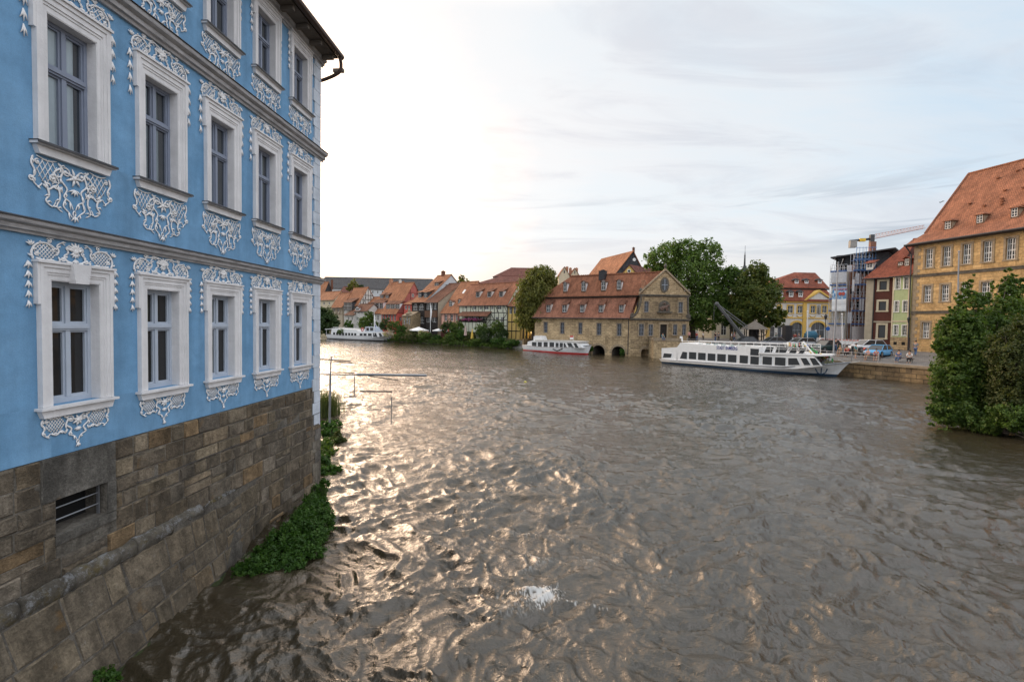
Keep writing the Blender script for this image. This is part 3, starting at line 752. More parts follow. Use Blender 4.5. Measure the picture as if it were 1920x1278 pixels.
# unseen sky overhead, brightened to lift water reflections and wall light
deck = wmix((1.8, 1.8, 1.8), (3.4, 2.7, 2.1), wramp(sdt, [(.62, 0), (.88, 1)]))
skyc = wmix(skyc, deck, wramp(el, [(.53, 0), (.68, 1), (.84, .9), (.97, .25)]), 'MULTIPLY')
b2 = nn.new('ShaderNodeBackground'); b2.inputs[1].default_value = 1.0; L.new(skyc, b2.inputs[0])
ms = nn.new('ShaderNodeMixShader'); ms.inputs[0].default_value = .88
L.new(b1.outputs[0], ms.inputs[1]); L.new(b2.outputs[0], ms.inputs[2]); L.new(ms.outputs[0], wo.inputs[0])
vs_ = SC.view_settings; vs_.view_transform = 'Standard'; vs_.look = 'None'; vs_.exposure = .08; vs_.gamma = 1; vs_.use_curve_mapping = False
# ---------------- numpy noise
def perlin(x, y, seed=0):
    r = np.random.RandomState(seed); p = r.permutation(512); g = r.rand(512)*2*np.pi
    gx, gy = np.cos(g), np.sin(g)
    xi = np.floor(x).astype(np.int64); yi = np.floor(y).astype(np.int64); xf = x-xi; yf = y-yi
    u = xf*xf*xf*(xf*(xf*6-15)+10); v = yf*yf*yf*(yf*(yf*6-15)+10)
    def G(i, j):
        h = p[(p[(xi+i) & 511] + yi + j) & 511]; return gx[h]*(xf-i) + gy[h]*(yf-j)
    a = G(0,0)*(1-u)+G(1,0)*u; b = G(0,1)*(1-u)+G(1,1)*u
    return (a*(1-v)+b*v)*1.5
def np_mesh(name, verts, quads, mat, parent=None, smooth=False, attr=None):
    me = bpy.data.meshes.new(name); nv_, nq = len(verts), len(quads)
    me.vertices.add(nv_); me.vertices.foreach_set('co', np.ascontiguousarray(verts, dtype=np.float32).ravel())
    me.loops.add(nq*4); me.loops.foreach_set('vertex_index', np.ascontiguousarray(quads, dtype=np.int32).ravel())
    me.polygons.add(nq); me.polygons.foreach_set('loop_start', np.arange(0, nq*4, 4, dtype=np.int32))
    me.polygons.foreach_set('loop_total', np.full(nq, 4, dtype=np.int32))
    if smooth: me.polygons.foreach_set('use_smooth', np.ones(nq, dtype=bool))
    me.materials.append(mat); me.update(calc_edges=True)
    if attr:
        for k, a in attr.items():
            t_ = me.attributes.new(k, 'FLOAT', 'POINT'); t_.data.foreach_set('value', np.asarray(a, dtype=np.float32))
    o = bpy.data.objects.new(name, me); COL.objects.link(o)
    if parent is not None: o.parent = parent
    return o
# ---------------- river
NR, NC = 900, 940
rr_ = 4.0*(420/4.0)**(np.arange(NR)/(NR-1)); aa = np.radians(np.linspace(-58, 62, NC))
R_, A2 = np.meshgrid(rr_, aa, indexing='ij')
X = R_*np.sin(A2); Y = R_*np.cos(A2)
sp = atZ(1010, 1132, 0)
def smooth(a, lo, hi): t_ = np.clip((a-lo)/(hi-lo), 0, 1); return t_*t_*(3-2*t_)
cell = R_*.0056
wx = X + .55*perlin(X/2.2, Y/2.2, 11) + .15*perlin(X/.6, Y/.6, 12); wy = Y + .55*perlin(X/2.2+9, Y/2.2, 13) + .15*perlin(X/.6, Y/.6+5, 14)
rough = .85 + .65*perlin(X/8, Y/13, 21) + .45*perlin(X/2.8, Y/6.5, 22)
rough += .55*np.exp(-((X-1.2)/3.2)**2 - ((Y-11)/5.5)**2)
rough *= 1 - .35*smooth(R_, 30, 90)
rough = np.clip(rough, .30, 1.45)
Hh = np.zeros_like(X); ridge = np.zeros_like(X)
for lam, amp, rd, sd_, st_ in ((6.5, .030, 0, 31, .9), (2.7, .09, .5, 32, .75), (1.35, .10, .8, 33, .7), (.70, .074, .95, 34, .72), (.36, .054, .95, 35, .75), (.18, .030, .9, 36, .85), (.10, .012, .6, 37, 1)):
    ca, sa = math.cos(.35+sd_), math.sin(.35+sd_); ca, sa = math.cos(.45), math.sin(.45)
    if sd_ % 2: ca, sa = math.cos(-.35), math.sin(-.35)
    qx = (wx*ca + wy*sa)*st_*.8; qy = (-wx*sa + wy*ca)
    n_ = perlin(qx/lam, qy/lam, sd_); n2_ = 1 - 2.2*np.abs(perlin(qx/lam+3.3, qy/lam+7.7, sd_+50))
    hh = (1-rd)*n_ + rd*n2_*.55
    Hh += 1.55*amp*hh*np.clip(lam/(4*cell), 0, 1)*(rough if lam < 5 else 1)
dx, dy = X-sp.x, Y-sp.y
arm1 = np.exp(-((dx+.0)/.42)**2 - ((dy-.02-.5*np.abs(dx))/.36)**2); arm2 = np.exp(-((dx-.75)/.55)**2 - ((dy+.22+.42*(dx-.75))/.07)**2); arm3 = np.exp(-((dx+.9)/.35)**2 - ((dy-.05)/.06)**2)
bl = arm1 + .62*arm2 + .5*arm3
Hh += .085*arm1 + .028*bl*perlin(X/.10, Y/.10, 71) + .010*bl*perlin(X/.05, Y/.05, 72)
Hh += .07*np.exp(-((dx-.6)/1.2)**2 - ((dy+.15+.4*(dx-.6))/.18)**2)
Hh *= 1 - .75*smooth(-(X+.07*Y)*1.0, 5.9, 6.6)*smooth(14-Y, -3, 3)
lace = np.abs(perlin(wx/.085, wy/.085, 73)) + .6*np.abs(perlin(X/.035, Y/.035, 77))
foam = smooth(bl*1.15 - lace*1.25 - .25*np.abs(perlin(X/.2, Y/.2, 78)), .02, .45)
crest = smooth(Hh, .07, .17)*smooth(.55-lace, .12, .42)*smooth(perlin(X/1.1, Y/1.1, 76), .10, .45)*np.exp(-((X-1.2)/4)**2-((Y-10.5)/5)**2)
foam = np.clip(foam + crest*.5*np.exp(-((X-.8)/1.6)**2)*smooth(Y, 7.6, 8.6), 0, 1)*.9
chop = np.clip(R_/75, .42, .85)*np.clip(1.2 - R_/150, .45, 1)
vts = np.stack([X, Y, Hh], -1).reshape(-1, 3)
i_, j_ = np.meshgrid(np.arange(NR-1), np.arange(NC-1), indexing='ij'); b0 = (i_*NC+j_).ravel()
qs = np.stack([b0, b0+1, b0+NC+1, b0+NC], 1)[:, ::-1]
m = N('river_water'); u = m.uv(obj=True)
fo = m.new('ShaderNodeAttribute', attribute_name='foam').outputs['Fac']
n1 = m.noise(m.uv(1.0, 1.4, 1, obj=True, rz=.5), 1.9, 6, .66, .6); n2 = m.noise(m.uv(1, 1.3, 1, obj=True, rz=-.4), 6.5, 5, .6, .5)
big = m.noise(u, .09, 3, .5)
col = m.ramp(big, [(.35, (.038, .029, .016)), (.65, (.029, .024, .015))])
col = m.mix(col, (.62, .61, .58), m.math('MULTIPLY', fo, .9))
cp = m.new('ShaderNodeAttribute', attribute_name='chop').outputs['Fac']
n1 = m.math('MULTIPLY', n1, cp); n2 = m.math('MULTIPLY', n2, cp)
nr = m.bump(n1, 1, .13); nr = m.bump(n2, 1, .055, nr)
nr = m.bump(m.math('MULTIPLY', m.noise(u, 22, 3, .6), cp), 1, .014, nr)
m.b.inputs['IOR'].default_value = 1.7; m.b.inputs['Specular Tint'].default_value = (1, .935, .875, 1)
rg = m.math('ADD', m.math('MULTIPLY', fo, .7), .035)
M['water'] = m.out(col, rg, nr, .5)
wat = np_mesh('river', vts, qs, M['water'], None, True, {'foam': foam.ravel(), 'chop': chop.ravel()}); tag(wat, 'brown choppy river water', None, None, 'structure')
mb = MB(); ZW = -.22
mb.quad((-900, -300, ZW), (900, -300, ZW), (900, 1500, ZW), (-900, 1500, ZW)); tag(mb.build('river_bed_water', M['water']), 'deeper water beyond the ripples', None, None, 'structure')
# ---------------- land
BI = V(.65, .76, 0).normalized(); BE = V(.76, -.65, 0).normalized(); BP = V(3, 96, 0)
def bankpt(px, o, py=600):
    F_ = Fr(BP + BI*o, ex=BE); s_ = F_.px(px, py)[0]; return F_.P((s_, 0, 0))
LAND = []
for t_ in (420, 220, 130, 80, 45, 20, 0): LAND.append((BP - BE*t_, .05, .75, 1.5, BI, 3))
qi = V(.80, .35, 0).normalized()
LAND += [(V(6, 95.5, 0), .3, 1.3, 2.2, BI, 3), (V(21.5, 85, 0), 1.6, 2.2, 2.7, V(.4, .9, 0), 3), (V(28, 78, 0), 2.3, 2.5, 2.8, V(.7, .7, 0), 3),
         (V(30.6, 70, 0), 1.95, 2.2, 2.75, qi, 3), (V(33.4, 62.5, 0), 1.75, 2.0, 2.7, qi, 3), (V(36.3, 56.0, 0), 1.65, 1.92, 2.65, qi, 3.0), (V(39.7, 48.6, 0), 1.72, 1.95, 2.65, qi, 3.0),
         (V(42.3, 42, 0), 1.72, 1.95, 2.65, qi, 3), (V(46, 34, 0), 1.7, 1.9, 2.6, qi, 3), (V(56, 20, 0), 1.7, 1.9, 2.6, qi, 3), (V(80, -60, 0), 1.7, 1.9, 2.6, qi, 3)]
mb = MB(); rws_ = []
for p, a, b, c, d, w in LAND: rws_.append([(p.x, p.y, a), (p.x+d.x*w, p.y+d.y*w, b), (p.x+d.x*(w+8), p.y+d.y*(w+8), c), (p.x+d.x*26, p.y+d.y*26, c+.05), (p.x+d.x*900, p.y+d.y*900, c+.4)])
for i in range(len(rws_)-1):
    for j in range(4): mb.mi = 0 if i < 6 else 1; mb.quad(rws_[i][j], rws_[i][j+1], rws_[i+1][j+1], rws_[i+1][j])
m_ = N('garden_soil_and_grass'); u = m_.uv()
M['soil'] = m_.out(m_.mix((.055, .065, .025), (.10, .085, .055), m_.ramp(m_.noise(u, .8, 5, .7), [(.4, 0), (.6, 1)])), .95, m_.bump(m_.noise(u, 4, 4, .7), .6, .05))
o = mb.build('ground', [M['soil'], M['paving']]); tag(o, 'ground of the far river bank, gardens and grey paved quay', None, None, 'structure')
def ground_z(x, y):
    q_ = V(x, y, 0)
    best = None
    for i in range(8, len(LAND)-1):
        p, p2 = LAND[i][0], LAND[i+1][0]; e = p2-p; t_ = (q_-p).dot(e)/e.length_squared
        if -.02 <= t_ <= 1.02:
            n_ = (q_-p-e*t_).length
            za = [LAND[i][k]*(1-t_)+LAND[i+1][k]*t_ for k in (1, 2, 3)]
            z_ = za[0]+(za[1]-za[0])*min(1, n_/3) if n_ < 3 else za[1]+(za[2]-za[1])*min(1, (n_-3)/8)
            if best is None or n_ < best[0]: best = (n_, z_)
    return best[1] if best else 2.7
def onground(px, py, lift=0):
    """point of the right bank's ground seen at a pixel"""
    z = 2.4
    for _ in range(12): p = atZ(px, py, z); z = .5*z + .5*ground_z(p.x, p.y)
    return V(p.x, p.y, ground_z(p.x, p.y)+lift)
mb = MB(); rh = random.Random(2); pr_ = [(-700+i*40, 560+30*math.sin(i*.7), 14+5*math.sin(i*.9)+rh.uniform(-2, 2)) for i in range(36)]
for (x0, y0, h0), (x1, y1, h1) in zip(pr_[:-1], pr_[1:]):
    mb.quad((x0, y0-60, 0), (x1, y1-60, 0), (x1, y1, h1), (x0, y0, h0)); mb.quad((x0, y0, h0), (x1, y1, h1), (x1, y1+120, h1*.7), (x0, y0+120, h0*.7))
tag(mb.build('hills', M['soil']), 'low wooded hills far behind the old houses', None, None, 'structure')
# low bank under the near right bushes and behind the blue house
mb = MB(); mb.plan([(24.6, 27.5), (31, 24.0), (60, 14), (90, -30), (90, 30), (46, 40), (30, 33)], -.5, .28); tag(mb.build('right_bank', M['soil']), 'low earth bank under the bushes at right', None, None, 'structure')
# quay walls
def quay_wall():
    r_ = thing('quay_wall', 'stained sandstone quay wall between the moored ship and the bushes at right', 'wall', (36.3, 56, 0))
    m1 = MB(); m2 = MB(); L_ = LAND[8:]
    for a_, b_ in zip(L_[:-1], L_[1:]):
        p, p2 = a_[0], b_[0]; F_ = Fr(p, p2)
        F_ = F_ if F_.en.dot(V(-1, -1, 0)) > 0 else Fr(p2, p)
        za, zb_ = (a_[1], b_[1]) if (F_.O-V(p.x, p.y, 0)).length < .01 else (b_[1], a_[1])
        m1.F = F_; m1.add([(0, .02, -.6), (F_.L, .02, -.6), (F_.L, .02, zb_-.2), (0, .02, za-.2)], [(0, 1, 2, 3)])
        m2.F = F_; m2.add([(0, .12, za-.22), (F_.L, .12, zb_-.22), (F_.L, .12, zb_+.02), (0, .12, za+.02), (0, -.5, za-.22), (F_.L, -.5, zb_-.22), (F_.L, -.5, zb_+.02), (0, -.5, za+.02)],
               [(0,1,2,3),(4,7,6,5),(3,2,6,7),(0,4,5,1),(0,3,7,4),(1,5,6,2)])
    m1.build('wall_face', M['quaystone'], r_); m2.build('coping', M['sandtrim'], r_)
quay_wall()
# ---------------- house helpers
def arch_fill(mb, a, b, c, d, n=0.0, k=8, el=1.0):
    r = (b-a)/2; h = min(r*el, d-c); cx_ = (a+b)/2; zc = d-h
    for sg in (-1, 1):
        pts = [(cx_+sg*r, n, d), (cx_, n, d)] + [(cx_+sg*r*math.sin(math.pi/2*i/k), n, zc+h*math.cos(math.pi/2*i/k)) for i in range(k+1)]
        mb.poly(pts[0:1]+pts[2:])
def ray_roof(F, ze, kk, px, py):
    d = ray(px, py); c = CAM - F.O
    cn, dn = c.dot(F.en), d.dot(F.en); lam = (ze - kk*cn - CAM.z)/(d.z + kk*dn); p = CAM + d*lam
    return (p-F.O).dot(F.ex), (p-F.O).dot(F.en), p.z
def dormer(F, ze, kk, r, parent, kind='shed', mw=None, mr=None, mc=None, mf=None, glass_=True, nx=2, nz=2, face=.16, lbl=None):
    """r: pixel rect of the dormer's front; the roof plane is z = ze + kk*(-n)"""
    s0, n0, z0 = ray_roof(F, ze, kk, r[0], r[3]); s1, n1, _ = ray_roof(F, ze, kk, r[2], r[3])
    n_ = (n0+n1)/2; z0 = ze + kk*(-n_); z1 = F.px((r[0]+r[2])/2, r[1], n_)[1]; w = s1-s0; h = max(.4, z1-z0)
    d_ = h/kk; cx_ = (s0+s1)/2
    m_ = MB(F); n_ += .02
    m_.prism([(s0, z0-.2), (s0+face*.5, z0-.2), (s0+face*.5, z1), (s0, z1)], n_-.02, n_+.03); m_.prism([(s1-face*.5, z0-.2), (s1, z0-.2), (s1, z1), (s1-face*.5, z1)], n_-.02, n_+.03)
    m_.box(s0+face*.5, s1-face*.5, n_-.02, n_+.025, z0-.2, z0+.10); m_.box(s0+face*.5, s1-face*.5, n_-.02, n_+.025, z1-.10, z1)
    o_ = m_.build('dormer', mw or M['brownwood'], parent)
    c_ = MB(F)
    for s_ in (s0+.03, s1-.03): c_.add([(s_-.03, n_-.03, z0-.1), (s_-.03, n_-.03, z1), (s_-.03, n_-d_-.1, z1), (s_+.03, n_-.03, z0-.1), (s_+.03, n_-.03, z1), (s_+.03, n_-d_-.1, z1)], [(0,1,2),(3,5,4),(0,3,4,1),(1,4,5,2),(0,2,5,3)])
    c_.build('cheeks', mc or mw or M['brownwood'], o_)
    q = MB(F); ov = .18; zt = z1
    if kind == 'shed':
        t_ = kk*.35; dd = h/(kk-t_)*1.02
        q.slab([(s0-ov, n_+ov*1.3, zt-t_*ov), (s1+ov, n_+ov*1.3, zt-t_*ov), (s1+ov, n_-dd, zt+t_*dd+.05), (s0-ov, n_-dd, zt+t_*dd+.05)], .07)
    else:
        rh = w*.34; dd = (h+rh)/kk
        fr = .45 if kind == 'hip' else -.12
        q.slab([(s0-ov, n_+ov, zt-.05), (cx_, n_+ov-fr*w, zt+rh), (cx_, n_-dd, zt+rh), (s0-ov, n_-h/kk, zt-.05)], .06)
        q.slab([(s1+ov, n_+ov, zt-.05), (cx_, n_+ov-fr*w, zt+rh), (cx_, n_-dd, zt+rh), (s1+ov, n_-h/kk, zt-.05)], .06)
        if kind == 'hip': q.slab([(s0-ov, n_+ov, zt-.05), (s1+ov, n_+ov, zt-.05), (cx_, n_+ov-fr*w, zt+rh)], .06)
        else:
            g_ = MB(F); g_.prism([(s0, zt), (s1, zt), (cx_, zt+rh-.04)], n_-.02, n_+.03); g_.build('gablet', mc or M['white'], o_)
    q.build('dormer_roof', mr or M['tilebrown'], o_)
    a, b, c, d = s0+face*.5, s1-face*.5, z0+.10, z1-.10
    f = MB(F); t_ = .05
    f.box(a, a+t_, n_-.01, n_+.015, c, d); f.box(b-t_, b, n_-.01, n_+.015, c, d); f.box(a+t_, b-t_, n_-.01, n_+.015, c, c+t_); f.box(a+t_, b-t_, n_-.01, n_+.015, d-t_, d)
    for i in range(1, nx): x = a+(b-a)*i/nx; f.box(x-.025, x+.025, n_-.01, n_+.012, c+t_, d-t_)
    for i in range(1, nz): x = c+(d-c)*i/nz; f.box(a+t_, b-t_, n_-.01, n_+.010, x-.02, x+.02)
    f.build('dormer_frame', mf or M['winwhite'], o_)
    g = MB(F); g.box(a, b, n_-.02, n_+.002, c, d); g.build('pane', M['farglass'], o_)
    return o_
def chimney(F, s, n, z0, z1, parent, w=.5, mat=None):
    m_ = MB(F); m_.box(s-w/2, s+w/2, n-w/2, n+w/2, z0, z1-.12); m_.box(s-w/2-.06, s+w/2+.06, n-w/2-.06, n+w/2+.06, z1-.12, z1); m_.box(s-w*.25, s+w*.25, n-w*.25, n+w*.25, z1, z1+.18)
    return m_.build('chimney', mat or M['brick'], parent)
def timbering(F, s0, s1, zs, parent, n=.0, step=1.0, mat=None, t=.14, diag=True, ops=(), seed=0, name='timber_frame', x_band=False):
    r_ = random.Random(seed); m_ = MB(F); q = n+.03
    for z in zs: m_.box(s0, s1, n-.03, q+.012, z-t/2, z+t/2)
    k = max(2, int(round((s1-s0)/step)))
    for za, zb_ in zip(zs[:-1], zs[1:]):
        for i in range(k+1):
            s = s0+(s1-s0)*i/k
            blk = [o for o in ops if o[0]-.02 < s < o[1]+.02 and o[3] > za+.1 and o[2] < zb_-.1]
            if blk: 
                s = blk[0][0]-t*.5 if s-blk[0][0] < blk[0][1]-s else blk[0][1]+t*.5
            m_.box(max(s0, s-t/2), min(s1, s+t/2), n-.03, q, za+t/2, zb_-t/2)
        if diag:
            for i in range(k):
                a = s0+(s1-s0)*i/k; b = s0+(s1-s0)*(i+1)/k; cc = (a+b)/2
                if any(o[0]-.1 < cc < o[1]+.1 and o[3] > za and o[2] < zb_ for o in ops): continue
                if r_.random() < .55 or x_band:
                    for fl in ((0, 1) if x_band else (r_.randint(0, 1),)):
                        A_, B_ = ((a, za), (b, zb_)) if fl == 0 else ((a, zb_), (b, za))
                        m_.tube([(A_[0], n+.015, A_[1]), (B_[0], n+.015, B_[1])], t*.45, 4)
    return m_.build(name, mat or M['timber'], parent)
def house(name, label, F, z0, ze, zr, depth, mw, mr, parent=None, ops=(), sideops=(), wstyle=None, ov=.35, gable=None, group=None, cat='house', swrap=True, ridge_n=None, hipL=0, hipR=0, side_n=(2, 2), kind='gable', front_only=False, sm=None):
    """a house with its eaves to the front; returns root, roof slope"""
    L = F.L; rn = ridge_n or depth/2
    root = parent or thing(name, label, cat, tuple(F.P((L/2, -depth/2, z0))), group)
    m_ = MB(F); wall(m_, F, 0, L, z0, ze, ops, .14)
    FS = F.side(L)
    m_.F = FS; wall(m_, FS, 0, depth, z0, ze, sideops, .14)
    m_.F = F; m_.quad((0, 0, z0), (0, -depth, z0), (0, -depth, ze), (0, 0, ze)); m_.quad((0, -depth, z0), (L, -depth, z0), (L, -depth, ze), (0, -depth, ze))
    m_.build('wall', mw, root)
    g_ = MB(F)
    kk = (zr-ze)/rn
    if not hipR: g_.prism([(0, 0)], 0, 0) if 0 else g_.add([(L, 0, ze), (L, -depth, ze), (L, -rn, zr-.1)], [(0, 1, 2)])
    if not hipL: g_.add([(0, 0, ze), (0, -depth, ze), (0, -rn, zr-.1)], [(0, 1, 2)])
    g_.build('gable', gable or mw, root)
    r_ = MB(F); e0, e1 = -ov*.6, L+ov*.6; zz = ze - kk*ov; kb = (zr-ze)/(depth-rn); zb_ = ze - kb*ov
    a, b = (e0+hipL, e1-hipR)
    th = .12
    r_.slab([(e0, ov, zz+th), (e1, ov, zz+th), (b, -rn, zr+th), (a, -rn, zr+th)], th)
    r_.slab([(e0, -depth-ov, zb_+th), (e1, -depth-ov, zb_+th), (b, -rn, zr+th), (a, -rn, zr+th)], th)
    if hipR: r_.slab([(e1, ov, zz+th), (e1, -depth-ov, zb_+th), (b, -rn, zr+th)], th)
    if hipL: r_.slab([(e0, ov, zz+th), (e0, -depth-ov, zb_+th), (a, -rn, zr+th)], th)
    ro = r_.build('roof', mr, root)
    rc = MB(F); rc.tube([(a, -rn, zr+th), (b, -rn, zr+th)], .13, 6); rc.build('ridge_tiles', mr, ro)
    gt = MB(F); gt.tube([(e0, ov+.05, zz+.02), (e1, ov+.05, zz+.02)], .07, 6); gt.build('gutter', M['darkmetal'], root)
    return root, kk, ze+th*.6
def pxwins(F, rects): return [F.rect(r) for r in rects]
BR = []
def bank_house(name, label, xl, xr, o, ey, rp, wallm, roofm, rects=(), srects=(), gable=None, z0=1.3, frame=None, surround=None, nx=2, nz=2, ov=.35, cat='house'):
    FL, FR_ = bankpt(xl, o), bankpt(xr, o); F = Fr(FL, FR_); L = F.L
    # ridge position from where its right end appears
    FS = F.side(L); t_ = FS.px(rp[0], rp[1])[0]
    if not 2.2 < t_ < 9: t_ = max(2.2, min(9, t_)); print('clamp', name, t_)
    pr = FS.P((t_, 0, 0)); zr = atY(rp[0], rp[1], pr.y).z; ze = F.px(xr, ey)[1]
    ops = pxwins(F, rects); so = pxwins(FS, srects)
    root, kk, z_ = house(name, label, F, z0, ze, zr, 2*t_, wallm, roofm, ops=ops, sideops=[s for s in so if s[3] < ze], gable=gable, ov=ov)
    for q in ops: window(F, q, root, frame or M['winwhite'], nx=nx, nz=nz, rec=.08, surround=surround)
    for q in so:
        if q[3] < ze: window(FS, q, root, frame or M['winwhite'], nx=nx, nz=nz, rec=.08)
        else: window(FS, q, root, frame or M['winwhite'], nx=nx, nz=nz, rec=-.05)
    return root, F, FS, kk, z_, ze, zr, t_, ops
# ---------------- houses along the far bank, left to right
h = bank_house('cottage', 'cream house with orange tiled roof, leftmost on the far bank beside the blue house', 596, 627, 12, 560.5, (640, 546), M['cream'], M['tileorange'], [(606, 566, 609, 571), (616, 566, 619, 571)], gable=M['cream'])
h = bank_house('slate_gabled_house', 'tall house with a dark slate gable above the cream house at far left', 594, 606, 22, 553, (613.5, 528.5), M['cream'], M['tileorange'], gable=M['slate'])
chimney(h[1], h[1].L+.8, -h[7]-1, h[6]-3, h[6]+.8, h[0], .6, M['tilebrown'])
h = bank_house('timber_cottage', 'small orange roofed house with brown timber wall left of the white timbered gable', 622, 642, 8, 574, (658, 549), M['beige'], M['tileorange'], [(625, 578, 628, 584), (633, 578, 636, 584)], gable=M['brownwood'])
timbering(h[1], 0, h[1].L, [h[5]-2.6, h[5]-1.3, h[5]], h[0], step=.9, ops=h[8], mat=M['brownwood'], seed=2)
h = bank_house('timber_gable_house', 'orange roofed house whose right gable is white with black timbers', 645, 671, 8.5, 571, (690.5, 539), M['offwhite'], M['tileorange'], [(660, 580, 663, 586)], [(683, 561, 686, 565)], gable=M['offwhite'])
FS = h[2]; ze, zr, t_ = h[5], h[6], h[7]
for f_ in (0, .3, .55): 
    b_ = MB(FS); w_ = t_*(1-f_); b_.box(t_-w_, t_+w_, -.02, .05, ze+(zr-ze)*f_-.09, ze+(zr-ze)*f_+.09); b_.build('timber_beam', M['timber'], h[0])
b_ = MB(FS)
for x_ in (-.75, -.5, -.25, 0, .25, .5, .75): b_.box(t_+x_*t_-.08, t_+x_*t_+.08, -.02, .04, ze, ze+(zr-ze)*(1-abs(x_))-.1)
b_.tube([(t_*.5, .02, ze), (t_*.75, .02, ze+(zr-ze)*.5)], .07, 4); b_.tube([(t_*1.5, .02, ze), (t_*1.25, .02, ze+(zr-ze)*.5)], .07, 4)
b_.build('timber_posts', M['timber'], h[0])
dormer(h[1], h[4], h[3], (645, 566, 660, 581), h[0], 'shed', M['slate'], M['tilebrown'], M['slate'], nx=2, nz=2)
h = bank_house('low_lean_to', 'low white lean-to with brown tiled roof left of the white gablet house', 646, 664, 5, 590, (683, 580), M['offwhite'], M['tilebrown'], [(652, 594, 655, 600), (659, 594, 662, 600)], ov=.3)
h = bank_house('white_gablet_house', 'little white house with a pointed white gablet and row of small windows', 664, 689, 5.5, 582, (697, 570), M['offwhite'], M['tilebrown'], [(665, 584, 668, 588), (671, 584, 674, 588), (677, 584, 680, 588), (668, 594, 671, 600), (680, 594, 683, 600)])
dormer(h[1], h[4], h[3], (667, 577, 674, 582), h[0], 'gable', M['white'], M['tilebrown'], M['white'], nx=1, nz=1)
h = bank_house('roof_behind', 'orange roof between the timbered gable and the tall chimneyed house', 678, 700, 12, 569, (712, 557), M['offwhite'], M['tileorange'])
h = bank_house('tall_chimney_house', 'tall orange roofed house with two chimneys and a band of three white dormer windows', 690, 715, 8, 586, (757, 528.5), M['offwhite'], M['tileorange'], [(700, 591, 703, 600), (707, 591, 710, 600)], z0=1.2)
for a_ in ((696, 567, 702, 579), (704, 567, 710, 579), (712, 567, 718, 579)): dormer(h[1], h[4], h[3], a_, h[0], 'shed', M['brownwood'], M['tilebrown'], M['white'])
for a_ in ((713, 552, 719, 559), (723, 552, 729, 559)): dormer(h[1], h[4], h[3], a_, h[0], 'shed', M['brownwood'], M['tilebrown'])
chimney(h[1], 1.2, -h[7]+.5, h[6]-1.5, h[6]+1.0, h[0], .8); chimney(h[1], h[1].L*.9, -h[7]+.8, h[6]-1.5, h[6]+.5, h[0], .6, M['offwhite'])
h = bank_house('coral_house', 'coral red house with five white framed windows and a red half timbered gable', 715.5, 744, 6.5, 586, (776, 530), M['red'], M['tileorange'],
               [(717, 590, 720.5, 601), (722, 590, 725.5, 601), (727.3, 590, 731, 601), (733, 590, 736.5, 601), (738.5, 590, 742, 601)], [(772, 551, 776, 557), (749, 594, 753, 601)], gable=M['redgable'], z0=1.0)
for a_ in ((724, 569, 731, 579), (733, 569, 740, 579), (742, 569, 749, 579)): dormer(h[1], h[4], h[3], a_, h[0], 'shed', M['brownwood'], M['tilebrown'], M['white'])
FS = h[2]; ze, zr, t_ = h[5], h[6], h[7]; b_ = MB(FS)
for f_ in (.0, .35, .65): w_ = t_*(1-f_); b_.box(t_-w_, t_+w_, .0, .05, ze+(zr-ze)*f_-.07, ze+(zr-ze)*f_+.07)
for x_ in (-.6, -.2, .2, .6): b_.box(t_+x_*t_-.06, t_+x_*t_+.06, .0, .04, ze, ze+(zr-ze)*(1-abs(x_))-.1)
b_.build('timber_frame', M['redwood'], h[0])
h = bank_house('red_porch', 'small red roofed annex between the coral house and the black boarded house', 757, 772, 8, 570, (783, 563), M['red'], M['tileorange'], [(759, 573, 763, 580), (765, 573, 769, 580)], z0=1.2, ov=.2)
h = bank_house('stone_gatehouse', 'narrow stone garden pavilion with a curved top beside the black boarded house', 754, 771, 3.5, 592, (779, 585), M['sandgrey'], M['sandtrim'], [(757, 596, 759.5, 608), (762, 594, 765, 606), (766.5, 596, 769, 608)], z0=.4, ov=.12)
b_ = MB(h[1]); L_ = h[1].L; b_.lathe([(.9, 0), (.95, .25), (.5, .5), (.35, .9), (.45, 1.1), (.1, 1.5)], (L_/2, -.8, h[5]+.4), 10); b_.build('roof_finial', M['sandtrim'], h[0])
h = bank_house('black_boarded_house', 'black boarded house with white arched windows and a steep orange roof', 772, 797, 6.5, 565, (847, 515.5), M['blackwood'], M['tileorange'],
               [(774.5, 569.5, 783, 581.5), (785.5, 569.5, 794.5, 581.5), (775.5, 594, 784, 606), (786.5, 594, 795, 606)], [(835, 533, 839, 538), (838, 548, 842, 553)], gable=M['palewhite'], z0=.8, nx=3, nz=2)
for w in h[0].children:
    if w.name.startswith('window'): w['label'] = 'white arched window'
b_ = MB(h[1])
for q in h[8]:   # arched heads over each window
    a, b, c, d = q; arch_fill(b_, a-.02, b+.02, c, d+.02, .012, el=.8)
b_.build('arch_boards', M['blackwood'], h[0])
for a_ in ((784.5, 547, 790, 558), (795, 547, 801, 558)): dormer(h[1], h[4], h[3], a_, h[0], 'shed', M['slate'], M['tileorange'], M['slate'])
dormer(h[1], h[4], h[3], (815, 529, 822, 536), h[0], 'shed', M['brownwood'], M['tilebrown'])
chimney(h[1], h[1].L*.4, -h[7], h[6]-1, h[6]+1.2, h[0], .8, M['tilebrown'])
h = bank_house('dark_balcony_house', 'dark wooden house with whitish upper windows, a beige side wall and a brown roof', 798, 821, 6.2, 566, (866, 531), M['blackwood'], M['tilebrown'],
               [(800, 568.5, 806.5, 580), (808, 568.5, 812, 580), (814, 568.5, 818.5, 580), (800, 594, 808, 604), (811, 594, 818, 604)], gable=M['beige'], z0=.8, nx=2, nz=1)
b_ = MB(h[1]); L_ = h[1].L; b_.box(.2, L_-.1, .02, .5, h[5]-3.9, h[5]-2.2); b_.build('balcony', M['brownwood'], h[0])
